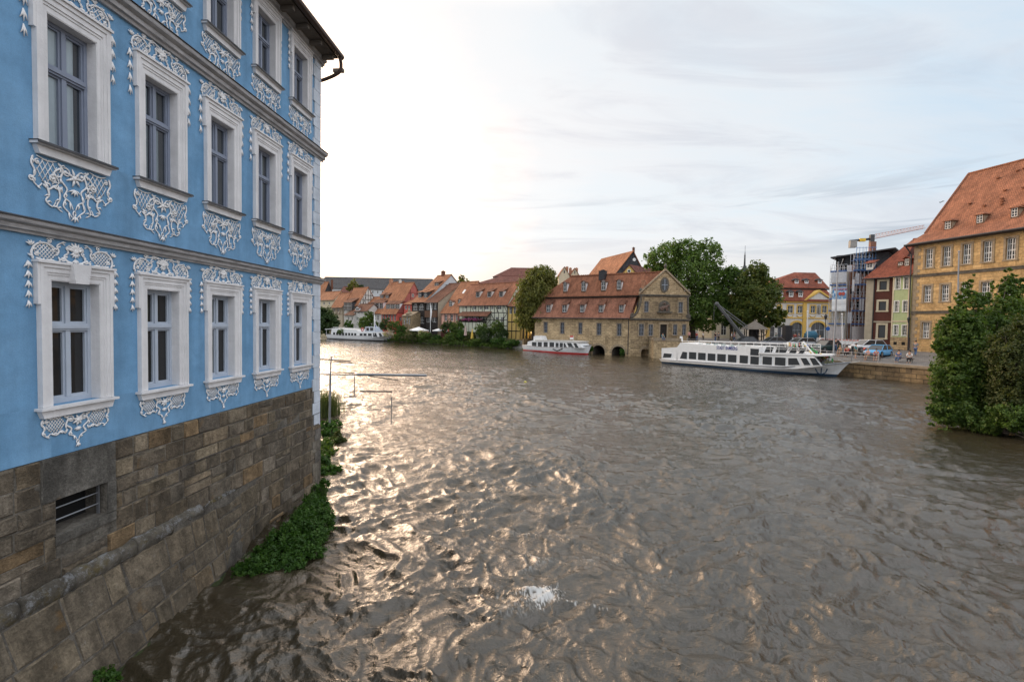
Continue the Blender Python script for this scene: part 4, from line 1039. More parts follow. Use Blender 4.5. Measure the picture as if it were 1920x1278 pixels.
b_ = MB(h[2]); b_.quad((0, .015, .8), (2*h[7], .015, .8), (2*h[7], .015, h[5]), (0, .015, h[5])); b_.build('side_render', M['beige'], h[0])
h = bank_house('pink_timber_house', 'orange roofed house with pink panels between brown timbers', 827.5, 859, 5.8, 585, (897, 528), M['pink'], M['tileorange'],
               [(834, 590, 838.5, 601), (845, 590, 849.5, 601), (854.5, 590, 858, 601)], z0=.8, frame=M['winwhite'])
timbering(h[1], 0, h[1].L, [h[5]-4.0, h[5]-3.1, h[5]-.2], h[0], step=1.3, ops=h[8], mat=M['redwood'], diag=False)
b_ = MB(h[1]); b_.box(0, h[1].L, .02, .06, .8, h[5]-3.1); b_.build('boarded_base', M['redwood'], h[0])
b_ = MB(h[1]); L_ = h[1].L
for i in range(9): b_.mi = i % 2; b_.box(.3+i*L_*.1, .3+(i+1)*L_*.1, .3, .34, h[5]-4.9, h[5]-4.2)
b_.build('striped_cloth', [M['red'], M['white']], h[0])
for a_ in ((842, 565, 848, 574.5), (859, 563, 866, 569)): dormer(h[1], h[4], h[3], a_, h[0], 'gable', M['brownwood'], M['tilebrown'], M['white'])
b_ = MB(h[1]); s_, n_, z_ = ray_roof(h[1], h[4], h[3], 870, 547); b_.slab([(s_-.35, n_+.4, z_-.4*h[3]+.12), (s_+.35, n_+.4, z_-.4*h[3]+.12), (s_+.35, n_-.4, z_+.4*h[3]+.12), (s_-.35, n_-.4, z_+.4*h[3]+.12)], .1); b_.build('skylight', M['white'], h[0])
h = bank_house('black_and_white_timber_house', 'wide half timbered house with black beams on pale infill and three roof dormers', 861, 951, 5.2, 569, (974, 529.5), M['timberwhite'], M['tile'],
               [(871, 571, 875, 578), (887, 570.5, 892, 580), (899, 570.5, 903, 580), (908.5, 570.5, 916, 580), (921, 570.5, 925, 580), (933, 570.5, 940, 580), (929, 594, 934, 604), (939, 594, 944, 604), (877, 590.5, 898, 602), (900, 592, 909, 602)], z0=.8, frame=M['winwhite'])
timbering(h[1], 0, h[1].L, [h[5]-8.2, h[5]-6.2, h[5]-4.9, h[5]-3.6, h[5]-2.0, h[5]-.15], h[0], step=1.25, ops=h[8], seed=5, t=.16)
F = h[1]
sa_, sb_ = F.s_at(866), F.s_at(922); zb2 = F.px(890, 588, 1.3)[1]
b_ = MB(F); b_.slab([(sa_, 1.6, zb2-.5), (sb_, 1.6, zb2-.5), (sb_, 0, zb2+.55), (sa_, 0, zb2+.55)], .1); b_.build('balcony_roof', M['tilebrown'], h[0])
b_ = MB(F); zf = F.px(890, 602, 1.2)[1]
b_.box(sa_+.2, sb_-1.5, 0, 1.25, zf-.15, zf); b_.box(sa_+.2, sb_-1.5, 1.2, 1.25, zf, zf+.5)
for i in range(5): s_ = sa_+.3+(sb_-1.9-sa_)*i/4; b_.box(s_-.06, s_+.06, 1.12, 1.24, zf, zb2-.4)
bal = b_.build('balcony', M['timber'], h[0])
b_ = MB(F); b_.box(sa_+.2, sb_-1.5, 1.16, 1.22, zf-2.6, zf-.1); b_.build('panelled_front', M['timberwhite'], h[0])
timbering(F, sa_+.2, sb_-1.5, [zf-2.55, zf-.2], h[0], n=1.22, step=1.1, diag=False, t=.12, name='panel_posts')
BALC = (F, sa_, sb_, zf)
for a_ in ((892.5, 546, 899, 558), (914, 546, 921, 557.5), (936, 545.5, 943, 557)): dormer(h[1], h[4], h[3], a_, h[0], 'shed', M['brownwood'], M['tilebrown'], M['offwhite'], nx=1, nz=1)
h = bank_house('yellow_panelled_house', 'narrow dark timbered house with yellow panels beside the willow', 952, 976, 5.4, 572, (996, 545), M['yellowwall'], M['tileorange'], [(955, 574, 960, 588), (963, 574, 968, 588)], z0=1.0)
timbering(h[1], 0, h[1].L, [1.3, h[5]-5.6, h[5]-3.6, h[5]-.1], h[0], step=1.2, ops=h[8], diag=False, t=.22, mat=M['blackwood'])
# big roofs behind
def back_block(name, label, pl, pr, Y, ey, ry, depth, mw, mr, z0=1.5, wins=(), hipL=0, hipR=0, cat='house', ex=None, nx=2, nz=3, fr=None, sr=None):
    A_ = atY(pl, ey, Y); B_ = atY(pr, ey, Y if ex is None else ex); F = Fr(A_, B_)
    ze = F.px((pl+pr)/2, ey)[1]; rn = depth/2; ym = (A_.y+B_.y)/2 + rn
    zr = atY((pl+pr)/2, ry, ym).z; ops = pxwins(F, wins)
    root, kk, zz = house(name, label, F, z0, ze, zr, depth, mw, mr, ops=ops, hipL=hipL, hipR=hipR, cat=cat)
    for q in ops: window(F, q, root, fr or M['winwhite'], nx=nx, nz=nz, surround=sr)
    return root, F, kk, zz, ze, zr
h = back_block('brown_hall', 'low brown hip roof rising behind the timber houses left of the willow', 893, 1010, 150, 532, 518, 14, M['beige'], M['tilefar'], hipL=8)
h = back_block('tall_brown_hall', 'higher brown roof behind the low brown hip roof', 925, 1015, 165, 519, 503, 14, M['beige'], M['tilefar'], hipL=6)
h = back_block('long_grey_roofed_building', 'very long pale building with a flat grey roof behind the far bank houses', 592, 827, 230, 542, 521.5, 26, M['palewhite'], M['slate'], hipL=0, hipR=6, cat='building', ex=232,
               wins=[(x, 545, x+2, 550) for x in range(608, 820, 9)], nx=1, nz=1)
h2 = back_block('brick_shed', 'flat fronted red brick building behind the timber cottage', 638, 668, 178, 548, 538, 8, M['brick'], M['tilefar'])
chimney(h2[1], h2[1].L*.65, -3, h2[4], h2[5]+1.5, h2[0], 1.2, M['tilebrown'])
for k_, (a_, b_, ap, lab) in enumerate(((1048, 1068, 500, 'small white gabled house top behind the willow'), (1069, 1086, 502.5, 'pale gable with two chimneys right of the white gable'))):
    F = Fr(atY(a_, 520, 132), atY(b_, 520, 132)); L_ = F.L; zt = F.px((a_+b_)/2, ap)[1]; zb_ = F.px((a_+b_)/2, 517)[1]
    r_ = thing('gabled_house', lab, 'house', tuple(F.P((L_/2, -4, 1.5))))
    b_ = MB(F); b_.add([(0, 0, 1.5), (L_, 0, 1.5), (L_, 0, zb_), (L_/2, 0, zt), (0, 0, zb_), (0, -9, 1.5), (L_, -9, 1.5), (L_, -9, zb_), (L_/2, -9, zt), (0, -9, zb_)], [(0,1,2,3,4), (5,9,8,7,6), (0,5,6,1), (1,6,7,2), (0,4,9,5)]); b_.build('wall', M['cream'], r_)
    b_ = MB(F); b_.slab([(-.2, .25, zb_-.1), (L_/2, .25, zt+.12), (L_/2, -9.2, zt+.12), (-.2, -9.2, zb_-.1)], .12); b_.slab([(L_+.2, .25, zb_-.1), (L_/2, .25, zt+.12), (L_/2, -9.2, zt+.12), (L_+.2, -9.2, zb_-.1)], .12); b_.build('roof', M['tile'], r_)
    b_ = MB(F); b_.box(L_*.45, L_*.55, .01, .04, (zt+zb_)/2-.5, (zt+zb_)/2+.3); b_.build('window', M['farglass'], r_)
    for s_ in ((.15, .85) if k_ else (.85,)): chimney(F, L_*s_, -3, zb_, zt+.3, r_, .7)
# slate gabled house + yellow gable above the old slaughterhouse
F = Fr(atY(1160, 515, 118), atY(1210, 515, 118)); L_ = F.L
r_ = thing('slate_fronted_house', 'steep house with a dark slate gable and orange roof flank above the stone building', 'house', tuple(F.P((L_/2, -6, 2.7))))
zt = F.px(1184, 471)[1]; zb_ = F.px(1184, 514)[1]; sc_ = F.s_at(1184); s0_, s1_ = F.s_at(1152), F.s_at(1206)
b_ = MB(F); b_.add([(s0_, 0, 2.7), (s1_, 0, 2.7), (s1_, 0, zb_), (sc_, 0, zt), (s0_, 0, zb_)], [(0,1,2,3,4)]); b_.build('gable', M['slate'], r_)
b_ = MB(F); b_.box(s0_, s1_, -16, -.05, 2.7, zb_-.3); b_.build('wall', M['cream'], r_)
b_ = MB(F); b_.slab([(s0_-.3, .3, zb_-.2), (sc_, .3, zt+.15), (sc_-5, -15, zt+.15), (s0_-5.3, -15, zb_-.2)], .15); b_.slab([(s1_+.3, .3, zb_-.2), (sc_, .3, zt+.15), (sc_-5, -15, zt+.15), (s1_-5, -15, zb_-.2)], .15); ro = b_.build('roof', M['tileorange'], r_)
chimney(F, sc_+.3, -1.0, zt-1.5, zt+1.0, ro, .5, M['tilebrown'])
b_ = MB(F); b_.lathe([(.4, 0), (.4, .04), (.01, .05)], (sc_+.3, .0, zt-2.0), 12, 'y'); b_.build('round_window', M['winwhite'], r_)
F = Fr(atY(1164, 515, 112), atY(1195, 515, 112)); L_ = F.L
r_ = thing('yellow_gabled_house', 'ochre yellow gable with a round window below the dark slate gable', 'house', tuple(F.P((L_/2, -5, 2.7))))
zt = F.px(1177, 496.5)[1]; zb_ = F.px(1177, 512)[1]; sc_ = F.s_at(1177)
b_ = MB(F); b_.add([(0, 0, 2.7), (L_, 0, 2.7), (L_, 0, zb_-.4), (sc_, 0, zt), (0, 0, zb_-.4)], [(0,1,2,3,4)]); b_.build('wall', M['yellowwall'], r_)
b_ = MB(F); b_.slab([(-.2, .2, zb_-.5), (sc_, .2, zt+.12), (sc_+9, -9, zt+.12), (8.8, -9, zb_-.5)], .12); b_.slab([(L_+.2, .2, zb_-.5), (sc_, .2, zt+.12), (sc_+9, -9, zt+.12), (L_+9, -9, zb_-.5)], .12); b_.build('roof', M['tilefar'], r_)
b_ = MB(F); b_.lathe([(.42, 0), (.42, .05), (.3, .06)], (sc_, .0, F.px(1177, 508)[1]), 14, 'y'); o_ = b_.build('round_window', M['winwhite'], r_); b_ = MB(F); b_.lathe([(.28, 0), (.28, .08)], (sc_, 0, F.px(1177, 508)[1]), 14, 'y'); b_.build('pane', M['farglass'], o_)
# ---------------- old stone slaughterhouse on the river
A_ = atY(1003, 600, 94); B_ = atY(1183, 600, 82.5); C_ = atY(1292, 600, 82.8)
F1, F2 = Fr(A_, B_), Fr(B_, C_); L1, L2 = F1.L, F2.L
sh = thing('stone_river_hall', 'old sandstone hall standing in the river with arches, dormered red roof and carved gable', 'building', tuple((A_+C_)/2*V(1, 1, 0)) if 0 else (B_.x, B_.y, 0))
ZE1 = F1.px(1183, 596)[1]
wn = pxwins(F1, [(1019.7, 604, 1026.5, 623), (1050.6, 604.4, 1057.8, 625), (1084.7, 605, 1091.5, 625.5), (1119, 606, 1127, 627.5), (1157, 606.7, 1165, 629)])
ar = pxwins(F1, [(1110, 647, 1134, 680), (1146.5, 649, 1172, 681)])
gw = pxwins(F2, [(1198, 607, 1207, 629), (1216, 608, 1224, 629), (1262, 608, 1269.5, 628), (1279, 608, 1286, 628), (1208, 565, 1216, 585), (1272, 566, 1280, 586)])
dr = F2.rect((1237.5, 608, 1250, 636.5)); ga = F2.rect((1202, 652, 1217.5, 682))
m_ = MB(F1); wall(m_, F1, 0, L1, -.6, ZE1, wn+ar, .22)
for a in ar: arch_fill(m_, *a)
ZG1 = F2.px(1240, 598)[1]; ZG2 = F2.px(1240, 553)[1]; ZA = F2.px(1243, 508.5)[1]
m_.F = F2; wall(m_, F2, 0, L2, -.6, ZG1, gw[:4]+[dr, ga], .22); arch_fill(m_, *ga)
gx0, gx1 = F2.s_at(1201), F2.s_at(1288.5); gxc = (gx0+gx1)/2
wall(m_, F2, gx0, gx1, ZG1, ZG2, gw[4:], .22)
# curved shoulders of the gable
for sg, e in ((1, gx0), (-1, gx1)):
    w_ = (gx0-(-.1)) if sg == 1 else (L2+.1-gx1)
    pts = [(e, 0, ZG1), (e - sg*w_, 0, ZG1)] + [(e - sg*w_*(1-math.sin(math.pi/2*i/6)), 0, ZG1+(ZG2-ZG1)*.93*(1-math.cos(math.pi/2*i/6))) for i in range(7)]
    m_.poly(pts)
m_.poly([(gx0-.2, 0, ZG2), (gx1+.2, 0, ZG2), (gxc, 0, ZA)])
DG = 13
m_.F = F1; m_.quad((0, 0, -.6), (0, -11, -.6), (0, -11, ZE1), (0, 0, ZE1))
back = F2.P((L2, -16, 0)); bl = F1.P((0, -11, 0))
m_.F = F2.side(L2); m_.quad((0, 0, -.6), (16, 0, -.6), (16, 0, ZE1), (0, 0, ZE1))
m_.F = WORLD; m_.add([(bl.x, bl.y, -.6), (back.x, back.y, -.6), (back.x, back.y, ZE1), (bl.x, bl.y, ZE1)], [(0,1,2,3)])
m_.build('wall', M['sandlight'], sh)
# gable wall gets its own greyer skin
m_ = MB(F2); wall(m_, F2, .0, L2, 1.2, ZG1, gw[:4]+[dr], .01, n=.012)
wall(m_, F2, gx0, gx1, ZG1, ZG2, gw[4:], .01, n=.012); m_.build('gable_facing', M['sandgrey'], sh)
for q in wn: window(F1, q, sh, M['framedark'], nx=2, nz=3, rec=.16, surround=(.16, M['sandtrim']))
for q in gw: window(F2, q, sh, M['framedark'], nx=2, nz=3, rec=.14, surround=(.16, M['sandtrim']), n0=.012)
for a in ar+[ga]:
    Fq = F2 if a is ga else F1; b_ = MB(Fq); r_ = (a[1]-a[0])/2; cc = (a[0]+a[1])/2; zc = a[3]-r_
    for i in range(11):
        w0 = math.pi*i/11+.03; w1 = math.pi*(i+1)/11-.03
        b_.prism([(cc+r_*math.cos(w0), zc+r_*math.sin(w0)), (cc+r_*math.cos(w1), zc+r_*math.sin(w1)), (cc+(r_+.38)*math.cos(w1), zc+(r_+.38)*math.sin(w1)), (cc+(r_+.38)*math.cos(w0), zc+(r_+.38)*math.sin(w0))], -.02, .05)
    b_.build('arch_stones', M['sandtrim'], sh)
    b_ = MB(Fq); b_.box(a[0]+.01, a[1]-.01, -3.2, -3.1, -.6, a[3]); b_.build('arch_void', M['dark'], sh)
    b_ = MB(Fq); b_.box(a[0], a[0]+.02, -3.1, -.22, -.6, a[3]); b_.box(a[1]-.02, a[1], -3.1, -.22, -.6, a[3]); b_.box(a[0]+.02, a[1]-.02, -3.1, -.22, a[3]-.05, a[3]-.01); b_.build('arch_tunnel', M['sandtrimdark'], sh)
b_ = MB(F2); b_.box(dr[0], dr[1], -.2, -.15, dr[2], dr[3]); b_.box((dr[0]+dr[1])/2-.03, (dr[0]+dr[1])/2+.03, -.15, -.12, dr[2], dr[3])
do = b_.build('door', M['blackwood'], sh); b_ = MB(F2); w_ = .2; b_.box(dr[0]-w_, dr[0], -.02, .08, dr[2], dr[3]); b_.box(dr[1], dr[1]+w_, -.02, .08, dr[2], dr[3]); b_.box(dr[0]-w_-.1, dr[1]+w_+.1, -.02, .14, dr[3], dr[3]+.3); b_.build('surround', M['sandtrim'], do)
b_ = MB(F2)
for sg, e in ((1, gx0), (-1, gx1)):
    w_ = (gx0-(-.1)) if sg == 1 else (L2+.1-gx1)
    b_.prism([(e+sg*.1, ZG1-.1), (e - sg*w_, ZG1-.1)] + [(e - sg*w_*(1-math.sin(math.pi/2*i/6)), ZG1+(ZG2-ZG1)*.93*(1-math.cos(math.pi/2*i/6))) for i in range(7)] + [(e+sg*.1, ZG1+(ZG2-ZG1)*.93)], -1.5, -.02)
b_.prism([(gx0-.2, ZG2), (gx1+.2, ZG2), (gxc, ZA)], -.4, -.02)
b_.build('gable_thickness', M['sandgrey'], sh)
# cornices on gable and along the river wall
for z_, h_, pr, n_ in ((ZG1-.12, .42, .28, 'lower_cornice'), (ZG2-.1, .36, .25, 'upper_cornice')):
    b_ = MB(F2); x0_, x1_ = (-.1, L2+.1) if z_ < 8 else (gx0-.3, gx1+.3)
    b_.box(x0_, x1_, -.1, pr*.5, z_-.18, z_); b_.box(x0_-.1, x1_+.1, -.1, pr, z_, z_+h_*.5); b_.build(n_, M['sandtrimdark'], sh)
b_ = MB(F2)
for a, b in (((gx0-.35, ZG2+.1), (gxc, ZA+.12)), ((gx1+.35, ZG2+.1), (gxc, ZA+.12))):
    d_ = .34; b_.prism([a, b, (b[0], b[1]+d_), (a[0], a[1]+d_)], -.35, .28)
b_.build('raking_cornice', M['sandtrim'], sh)
b_ = MB(F2); zo = F2.px(1246, 534)[1]; ow, oh = .95, 1.3
def oval(mb, cs, cz, rx, rz, n0, n1, k=20): mb.prism([(cs+rx*math.cos(2*math.pi*i/k), cz+rz*math.sin(2*math.pi*i/k)) for i in range(k)], n0, n1)
cs_ = F2.s_at(1246, 534)
oval(b_, cs_, zo, ow*.8, oh, 0, .12); oo = b_.build('oval_window', M['sandtrimdark'], sh)
b_ = MB(F2); oval(b_, cs_, zo, ow*.52, oh*.74, .1, .135); b_.build('pane', M['farglass'], oo)
b_ = MB(F2); b_.box(cs_-.03, cs_+.03, .1, .16, zo-oh*.72, zo+oh*.72); b_.box(cs_-.5, cs_+.5, .1, .155, zo-.03, zo+.03); b_.build('bars', M['framegrey'], oo)
# carved relief in an arched niche
rr = F2.rect((1235, 563, 1256, 584)); c_ = (rr[0]+rr[1])/2; b_ = MB(F2)
b_.prism([(rr[0], rr[2]), (rr[1], rr[2]), (rr[1], rr[3]-.9)] + [(c_+(rr[1]-c_)*math.cos(a*math.pi/8), rr[3]-.9+.9*math.sin(a*math.pi/8)) for a in range(1, 8)] + [(rr[0], rr[3]-.9)], -.0, .06); ni = b_.build('niche', M['sandtrimdark'], sh)
b_ = MB(F2); b_.box(rr[0]-.3, rr[1]+.3, 0, .4, rr[2]-.22, rr[2]); b_.build('niche_ledge', M['sandtrimdark'], ni)
b_ = MB(F2); z = rr[2]+.1
b_.tube([(c_-.75, .06, z+.35), (c_-.35, .12, z+.5), (c_+.1, .14, z+.62), (c_+.45, .12, z+.7)], [.18, .30, .30, .2], 8); b_.tube([(c_+.4, .12, z+.75), (c_+.62, .14, z+1.0), (c_+.85, .12, z+.85)], [.2, .17, .08], 6); b_.tube([(c_-.3, .1, z+1.2), (c_, .12, z+1.3), (c_+.2, .1, z+1.15)], [.08, .16, .08], 6)
for dx in (-.55, -.3, .3, .5): b_.tube([(c_+dx, .25, z+.5), (c_+dx*1.1, .3, z)], [.12, .07], 6)
b_.build('carved_ox', plain('reddish_carved_stone', (.17, .11, .085), .9, .4, 3, .4), ni)
b_ = MB(F2)
for s_, z_ in ((gxc, ZA+.5), (gx0-.1, ZG2+.35), (gx1+.1, ZG2+.35)): b_.lathe([(.22, 0), (.14, .12), (.30, .35), (.30, .5), (.1, .72), (.03, .9)], (s_, 0, z_), 8)
b_.build('urns', M['sandtrimdark'], sh)
for sg, e in ((1, gx0), (-1, gx1)):   # volutes
    b_ = MB(F2); w_ = (gx0+.1) if sg == 1 else (L2+.1-gx1)
    b_.tube([(e - sg*w_*(1-math.sin(math.pi/2*i/8)), .05, ZG1+.25+(ZG2-ZG1)*.9*(1-math.cos(math.pi/2*i/8))) for i in range(9)], .16, 6)
    b_.tube([(e-sg*(w_-.3)+.42*(1-t_)*math.cos(4*math.pi*t_), .06, ZG1+.5+.42*(1-t_)*math.sin(4*math.pi*t_)) for t_ in [i/16 for i in range(17)]], .1, 5)
    b_.build('volute', M['sandtrimdark'], sh)
# mansard roof on the river side: lower steep plane, upper plane, back plane
ZM = F1.px(1194, 555.5)[1]+.4
def q3(F, s, n, z): p = F.P((s, n, z)); return (p.x, p.y, p.z)
K1 = (ZM-ZE1)/1.9
LE = -.45
lowm = MB(F1); lowm.slab([(LE, .5, ZE1-.02), (L1-.1, .5, ZE1-.02), (L1+.25, -1.9, ZM-.1), (LE+1.5, -1.9, ZM-.1)], .14)
lowm.slab([(LE, .5, ZE1-.02), (LE+1.5, -1.9, ZM-.1), (LE+1.5, -9.6, ZM-.1), (LE, -11.5, ZE1-.02)], .14)
lowm.add([(L1-1.2, -.05, ZE1), (L1+.1, -.3, ZE1), (L1+.1, -3.5, ZM), (L1-1.2, -3.5, ZM)], [(0,1,2,3)])
lowm.add([(L1-.1, .3, ZE1), (L1+.6, -2.4, ZM-.1), (L1+1.6, -.8, ZM-.1), (L1+.3, -.25, ZE1)], [(0,1,2,3)]) if 0 else None
lowm.build('lower_roof', M['tilepink'], sh)
rid_l = atY(1069.6, 517.3, 0) if 0 else None
nr_ = -5.6
ap = F2.P((gxc, -.2, ZA+.0))
# ridge runs parallel to the river wall from the gable apex
sA = (ap-F1.O).dot(F1.ex); nA_ = (ap-F1.O).dot(F1.en)
ZR = ZA-.1; nr_ = nA_; K2 = (ZR-ZM)/(-nr_-1.6)
ridL = F1.px(1070, 518, nr_)[0]
upm = MB(F1); p0 = F2.P((gx0+.15, -.12, ZM)); sg0 = (p0-F1.O).dot(F1.ex); ng0 = (p0-F1.O).dot(F1.en)
upm.slab([(LE+.8, -1.35, ZM+.02), (sg0, -1.35, ZM+.02), (sA, nr_, ZR), (ridL, nr_, ZR)], .16)
upm.slab([(sg0, -1.35, ZM+.02), (sg0+.55, ng0-1.0, ZM+.02), (sA, nr_, ZR)], .16)
bkn = 2*nr_+1.5
p1 = F2.P((gx1, -.12, ZM)); sg1 = (p1-F1.O).dot(F1.ex); ng1 = (p1-F1.O).dot(F1.en)
upm.slab([(ridL, nr_, ZR), (sA, nr_, ZR), (sg1, ng1, ZG2), (L1-3, -12.5, ZM), (LE+1, -12.5, ZM)], .16)
upm.slab([(LE+.8, -1.35, ZM+.02), (ridL, nr_, ZR), (LE+1, -12.5, ZM)], .16)
ro = upm.build('roof', M['tile'], sh)
b_ = MB(F1); b_.tube([(ridL, nr_, ZR+.05), (sA, nr_, ZR+.05)], .16, 6)
for i in range(40): s_ = ridL+(sA-ridL)*i/40; b_.box(s_, s_+.1, nr_-.16, nr_+.16, ZR+.02, ZR+.24)
b_.build('ridge_tiles', M['tile'], ro)
b_ = MB(F1); b_.box(LE+1.2, sg0-.1, -1.7, -1.42, ZM-.35, ZM-.1); b_.build('roof_step', M['blackwood'], sh)
b_ = MB(F1); b_.tube([(LE, .58, ZE1-.1), (L1-.1, .58, ZE1-.1)], .09, 6); b_.tube([(L1-.15, .5, ZE1-.15), (L1-.35, .15, ZE1-.7), (L1-.35, .12, .2)], .07, 6); b_.build('gutter', M['darkmetal'], sh)
for a_ in ((1056, 530, 1063, 547), (1090, 529, 1098, 546), (1127, 527.5, 1135.5, 544.5), (1156, 526.5, 1165, 543)): dormer(F1, ZM-K2*1.35+.14, K2, a_, sh, 'gable', M['brownwood'], M['tilebrown'], M['white'], face=.2)
K1r = (ZM-.1-ZE1)/2.4
for a_ in ((1024, 570, 1032, 585.5), (1054, 570, 1062.5, 586), (1087, 570, 1095.5, 586), (1122, 570, 1131, 586), (1160, 570, 1169, 586)): dormer(F1, ZE1+K1r*.5, K1r, a_, sh, 'shed', M['redwood'], M['tilebrown'], M['offwhite'], face=.2)
chimney(F1, F1.px(1133, 516, nr_)[0], nr_+.6, ZR-1, ZR+.7, ro, 1.1, M['darkmetal']); chimney(F1, F1.px(1207, 534, nr_/2)[0], nr_*.45, ZM, ZM+2.4, ro, .5)
# terrace in front of the gable
tr = thing('terrace', 'sandstone terrace with an arch in front of the carved gable door', 'terrace', (24, 80, 0))
p = [F2.P((F2.s_at(1217.5), .05, 0)), F2.P((F2.s_at(1214)-.2, 4.2, 0)), F2.P((F2.s_at(1256), 5.4, 0)), F2.P((L2+1.5, 5.6, 0)), F2.P((L2+1.5, .05, 0))]
zt_ = F2.px(1243, 637)[1]
b_ = MB(); b_.plan([(q.x, q.y) for q in p], -.6, zt_-.05); b_.build('wall', M['sandlight'], tr)
b_ = MB(); Fa, Fb = Fr(p[0], p[1]), Fr(p[1], p[2])
b_.F = Fr(p[1], p[2]); b_.box(0, Fb.L, -.35, .05, zt_-.05, zt_+.45); b_.F = Fr(p[0], p[1]); b_.box(0, Fa.L, -.3, .05, zt_-.05, zt_+.40); b_.build('parapet', M['sandtrim'], tr)
# ---------------- right bank buildings
GZ = 2.7
PV = ray(734, 606); ex_ = V(-PV.x, -PV.y, 0).normalized()
RC = atZ(1706, 657, GZ); F3 = Fr(RC, ex=ex_); L3 = 46
pal = thing('sandstone_palace', 'long golden sandstone building with white cross windows and a tall red roof, at far right', 'building', tuple(F3.P((10, -6, GZ))))
ZE3 = F3.px(1708, 456)[1]
def sp_(px): return F3.s_at(px, 540)
r_top = [(1735, 466.5, 1749, 501.5), (1767.5, 462, 1783, 498), (1804.5, 457, 1821, 494), (1843, 450.5, 1860.5, 490), (1885.5, 445, 1905.5, 485.5)]
r_mid = [(1732.5, 535.5, 1746.5, 566), (1765.5, 533, 1781, 565), (1800.5, 531, 1816, 564), (1840, 529, 1857, 563), (1882, 526, 1900, 562)]
r_low = [(1730, 604, 1744, 633.5), (1761, 605, 1777, 636), (1797, 605, 1813, 637), (1836, 605, 1853, 639), (1878, 605, 1896, 641)]
tt, mm, ll = F3.rect(r_top[0]), F3.rect(r_mid[0]), F3.rect(r_low[0])
cs0 = [sum(F3.rect(r)[:2])/2 for r in r_top]; st = (cs0[4]-cs0[0])/4
ce = cs0 + [cs0[4]+st*(i+1) for i in range(8)]
wh = np.mean([F3.rect(r)[1]-F3.rect(r)[0] for r in r_top])/2
o3 = [(c-wh, c+wh, z[2], z[3]) for z in (tt, mm, ll) for c in ce if c+wh < L3-1]
m_ = MB(F3); wall(m_, F3, 0, L3, GZ-1, ZE3, o3, .35); m_.quad((0, 0, GZ-1), (0, -14, GZ-1), (0, -14, ZE3), (0, 0, ZE3)); m_.quad((L3, 0, GZ-1), (L3, -14, GZ-1), (L3, -14, ZE3), (L3, 0, ZE3)); m_.quad((0, -14, GZ-1), (L3, -14, GZ-1), (L3, -14, ZE3), (0, -14, ZE3)); m_.build('wall', M['sand'], pal)
for q in o3: window(F3, q, pal, M['winwhite'], M['glass'], nx=4, nz=4, rec=.22, bar=.08, tz=[.2, .42, .46, .73], surround=(.20, M['sandtrim']))
b_ = MB(F3)
for py_ in (517.5, 585):
    z_ = F3.px(1712, py_)[1]; b_.box(-.05, L3, 0, .10, z_-.22, z_+.02); b_.box(-.05, L3, 0, .16, z_+.02, z_+.12)
b_.build('string_courses', M['sandtrimdark'], pal)
b_ = MB(F3)
z_ = GZ; i = 0
while z_ < ZE3-.3: w_ = .75 if i % 2 else .45; b_.box(-.02, w_, -.02, .03, z_+.01, min(z_+.40, ZE3-.3)); z_ += .42; i += 1
b_.build('corner_stones', M['sandtrim'], pal)
RN = 7.6
zr3 = 0
for _ in range(3):
    pass
# hip apex seen at (1816,326), ridge passes (1920,304)
d_ = ray(1816, 326); lam = ((F3.O-CAM).dot(F3.en)-RN)/d_.dot(F3.en); apx = CAM+d_*lam; sa3 = (apx-F3.O).dot(F3.ex); zr3 = apx.z
OV = .7; k3 = (zr3-ZE3)/RN; ze3 = ZE3-.25
r_ = MB(F3)
fl = 1.3
zk = ze3 + (fl+OV)*k3*.62
def slope(n_): return ze3 + k3*(-n_)
r_.slab([(-OV, OV, ze3), (L3+OV, OV, ze3), (L3+OV, -fl, zk), (-OV+.9, -fl, zk)], .16)
r_.slab([(-OV+.9, -fl, zk), (L3+OV, -fl, zk), (L3+OV, -RN, zr3), (sa3, -RN, zr3)], .16)
r_.slab([(-OV, OV, ze3), (-OV+.9, -fl, zk), (sa3, -RN, zr3), (-OV, -2*RN-OV, ze3)], .16)
r_.slab([(-OV, -2*RN-OV, ze3), (L3+OV, -2*RN-OV, ze3), (L3+OV, -RN, zr3), (sa3, -RN, zr3)], .16)
ro = r_.build('roof', M['tile'], pal)
b_ = MB(F3); b_.tube([(sa3, -RN, zr3), (L3+OV, -RN, zr3)], .15, 6); b_.tube([(-OV+.9, -fl, zk), (sa3, -RN, zr3)], .13, 6)
rr_s = random.Random(4)
for i in range(60): n_ = -rr_s.uniform(2.2, 7); s_ = rr_s.uniform(3, 40); z_ = zk + (zr3-zk)*(-n_-fl)/(RN-fl); b_.box(s_-.14, s_+.14, n_, n_+.25, z_-.02, z_+.13)
b_.build('vent_tiles', M['tile'], ro)
b_ = MB(F3); b_.tube([(-OV, OV+.08, ze3-.05), (L3+OV, OV+.08, ze3-.05)], .11, 8); b_.tube([(-OV+.1, OV, ze3-.1), (-.25, .15, ze3-1.2), (-.12, .15, GZ)], .08, 8); b_.box(-OV, L3, .02, OV-.05, ze3-.2, ze3-.06); b_.build('gutter', M['darkmetal'], pal)
kd = (zr3-zk)/(RN-fl)
for a_ in ((1771.5, 413, 1783, 430.5), (1831, 401, 1843, 419), (1896, 388, 1908.5, 408)):
    dormer(F3, zk-kd*fl, kd, a_, pal, 'hip', M['brownwood'], M['tile'], M['sandtrim'], face=.12, nx=2, nz=3)
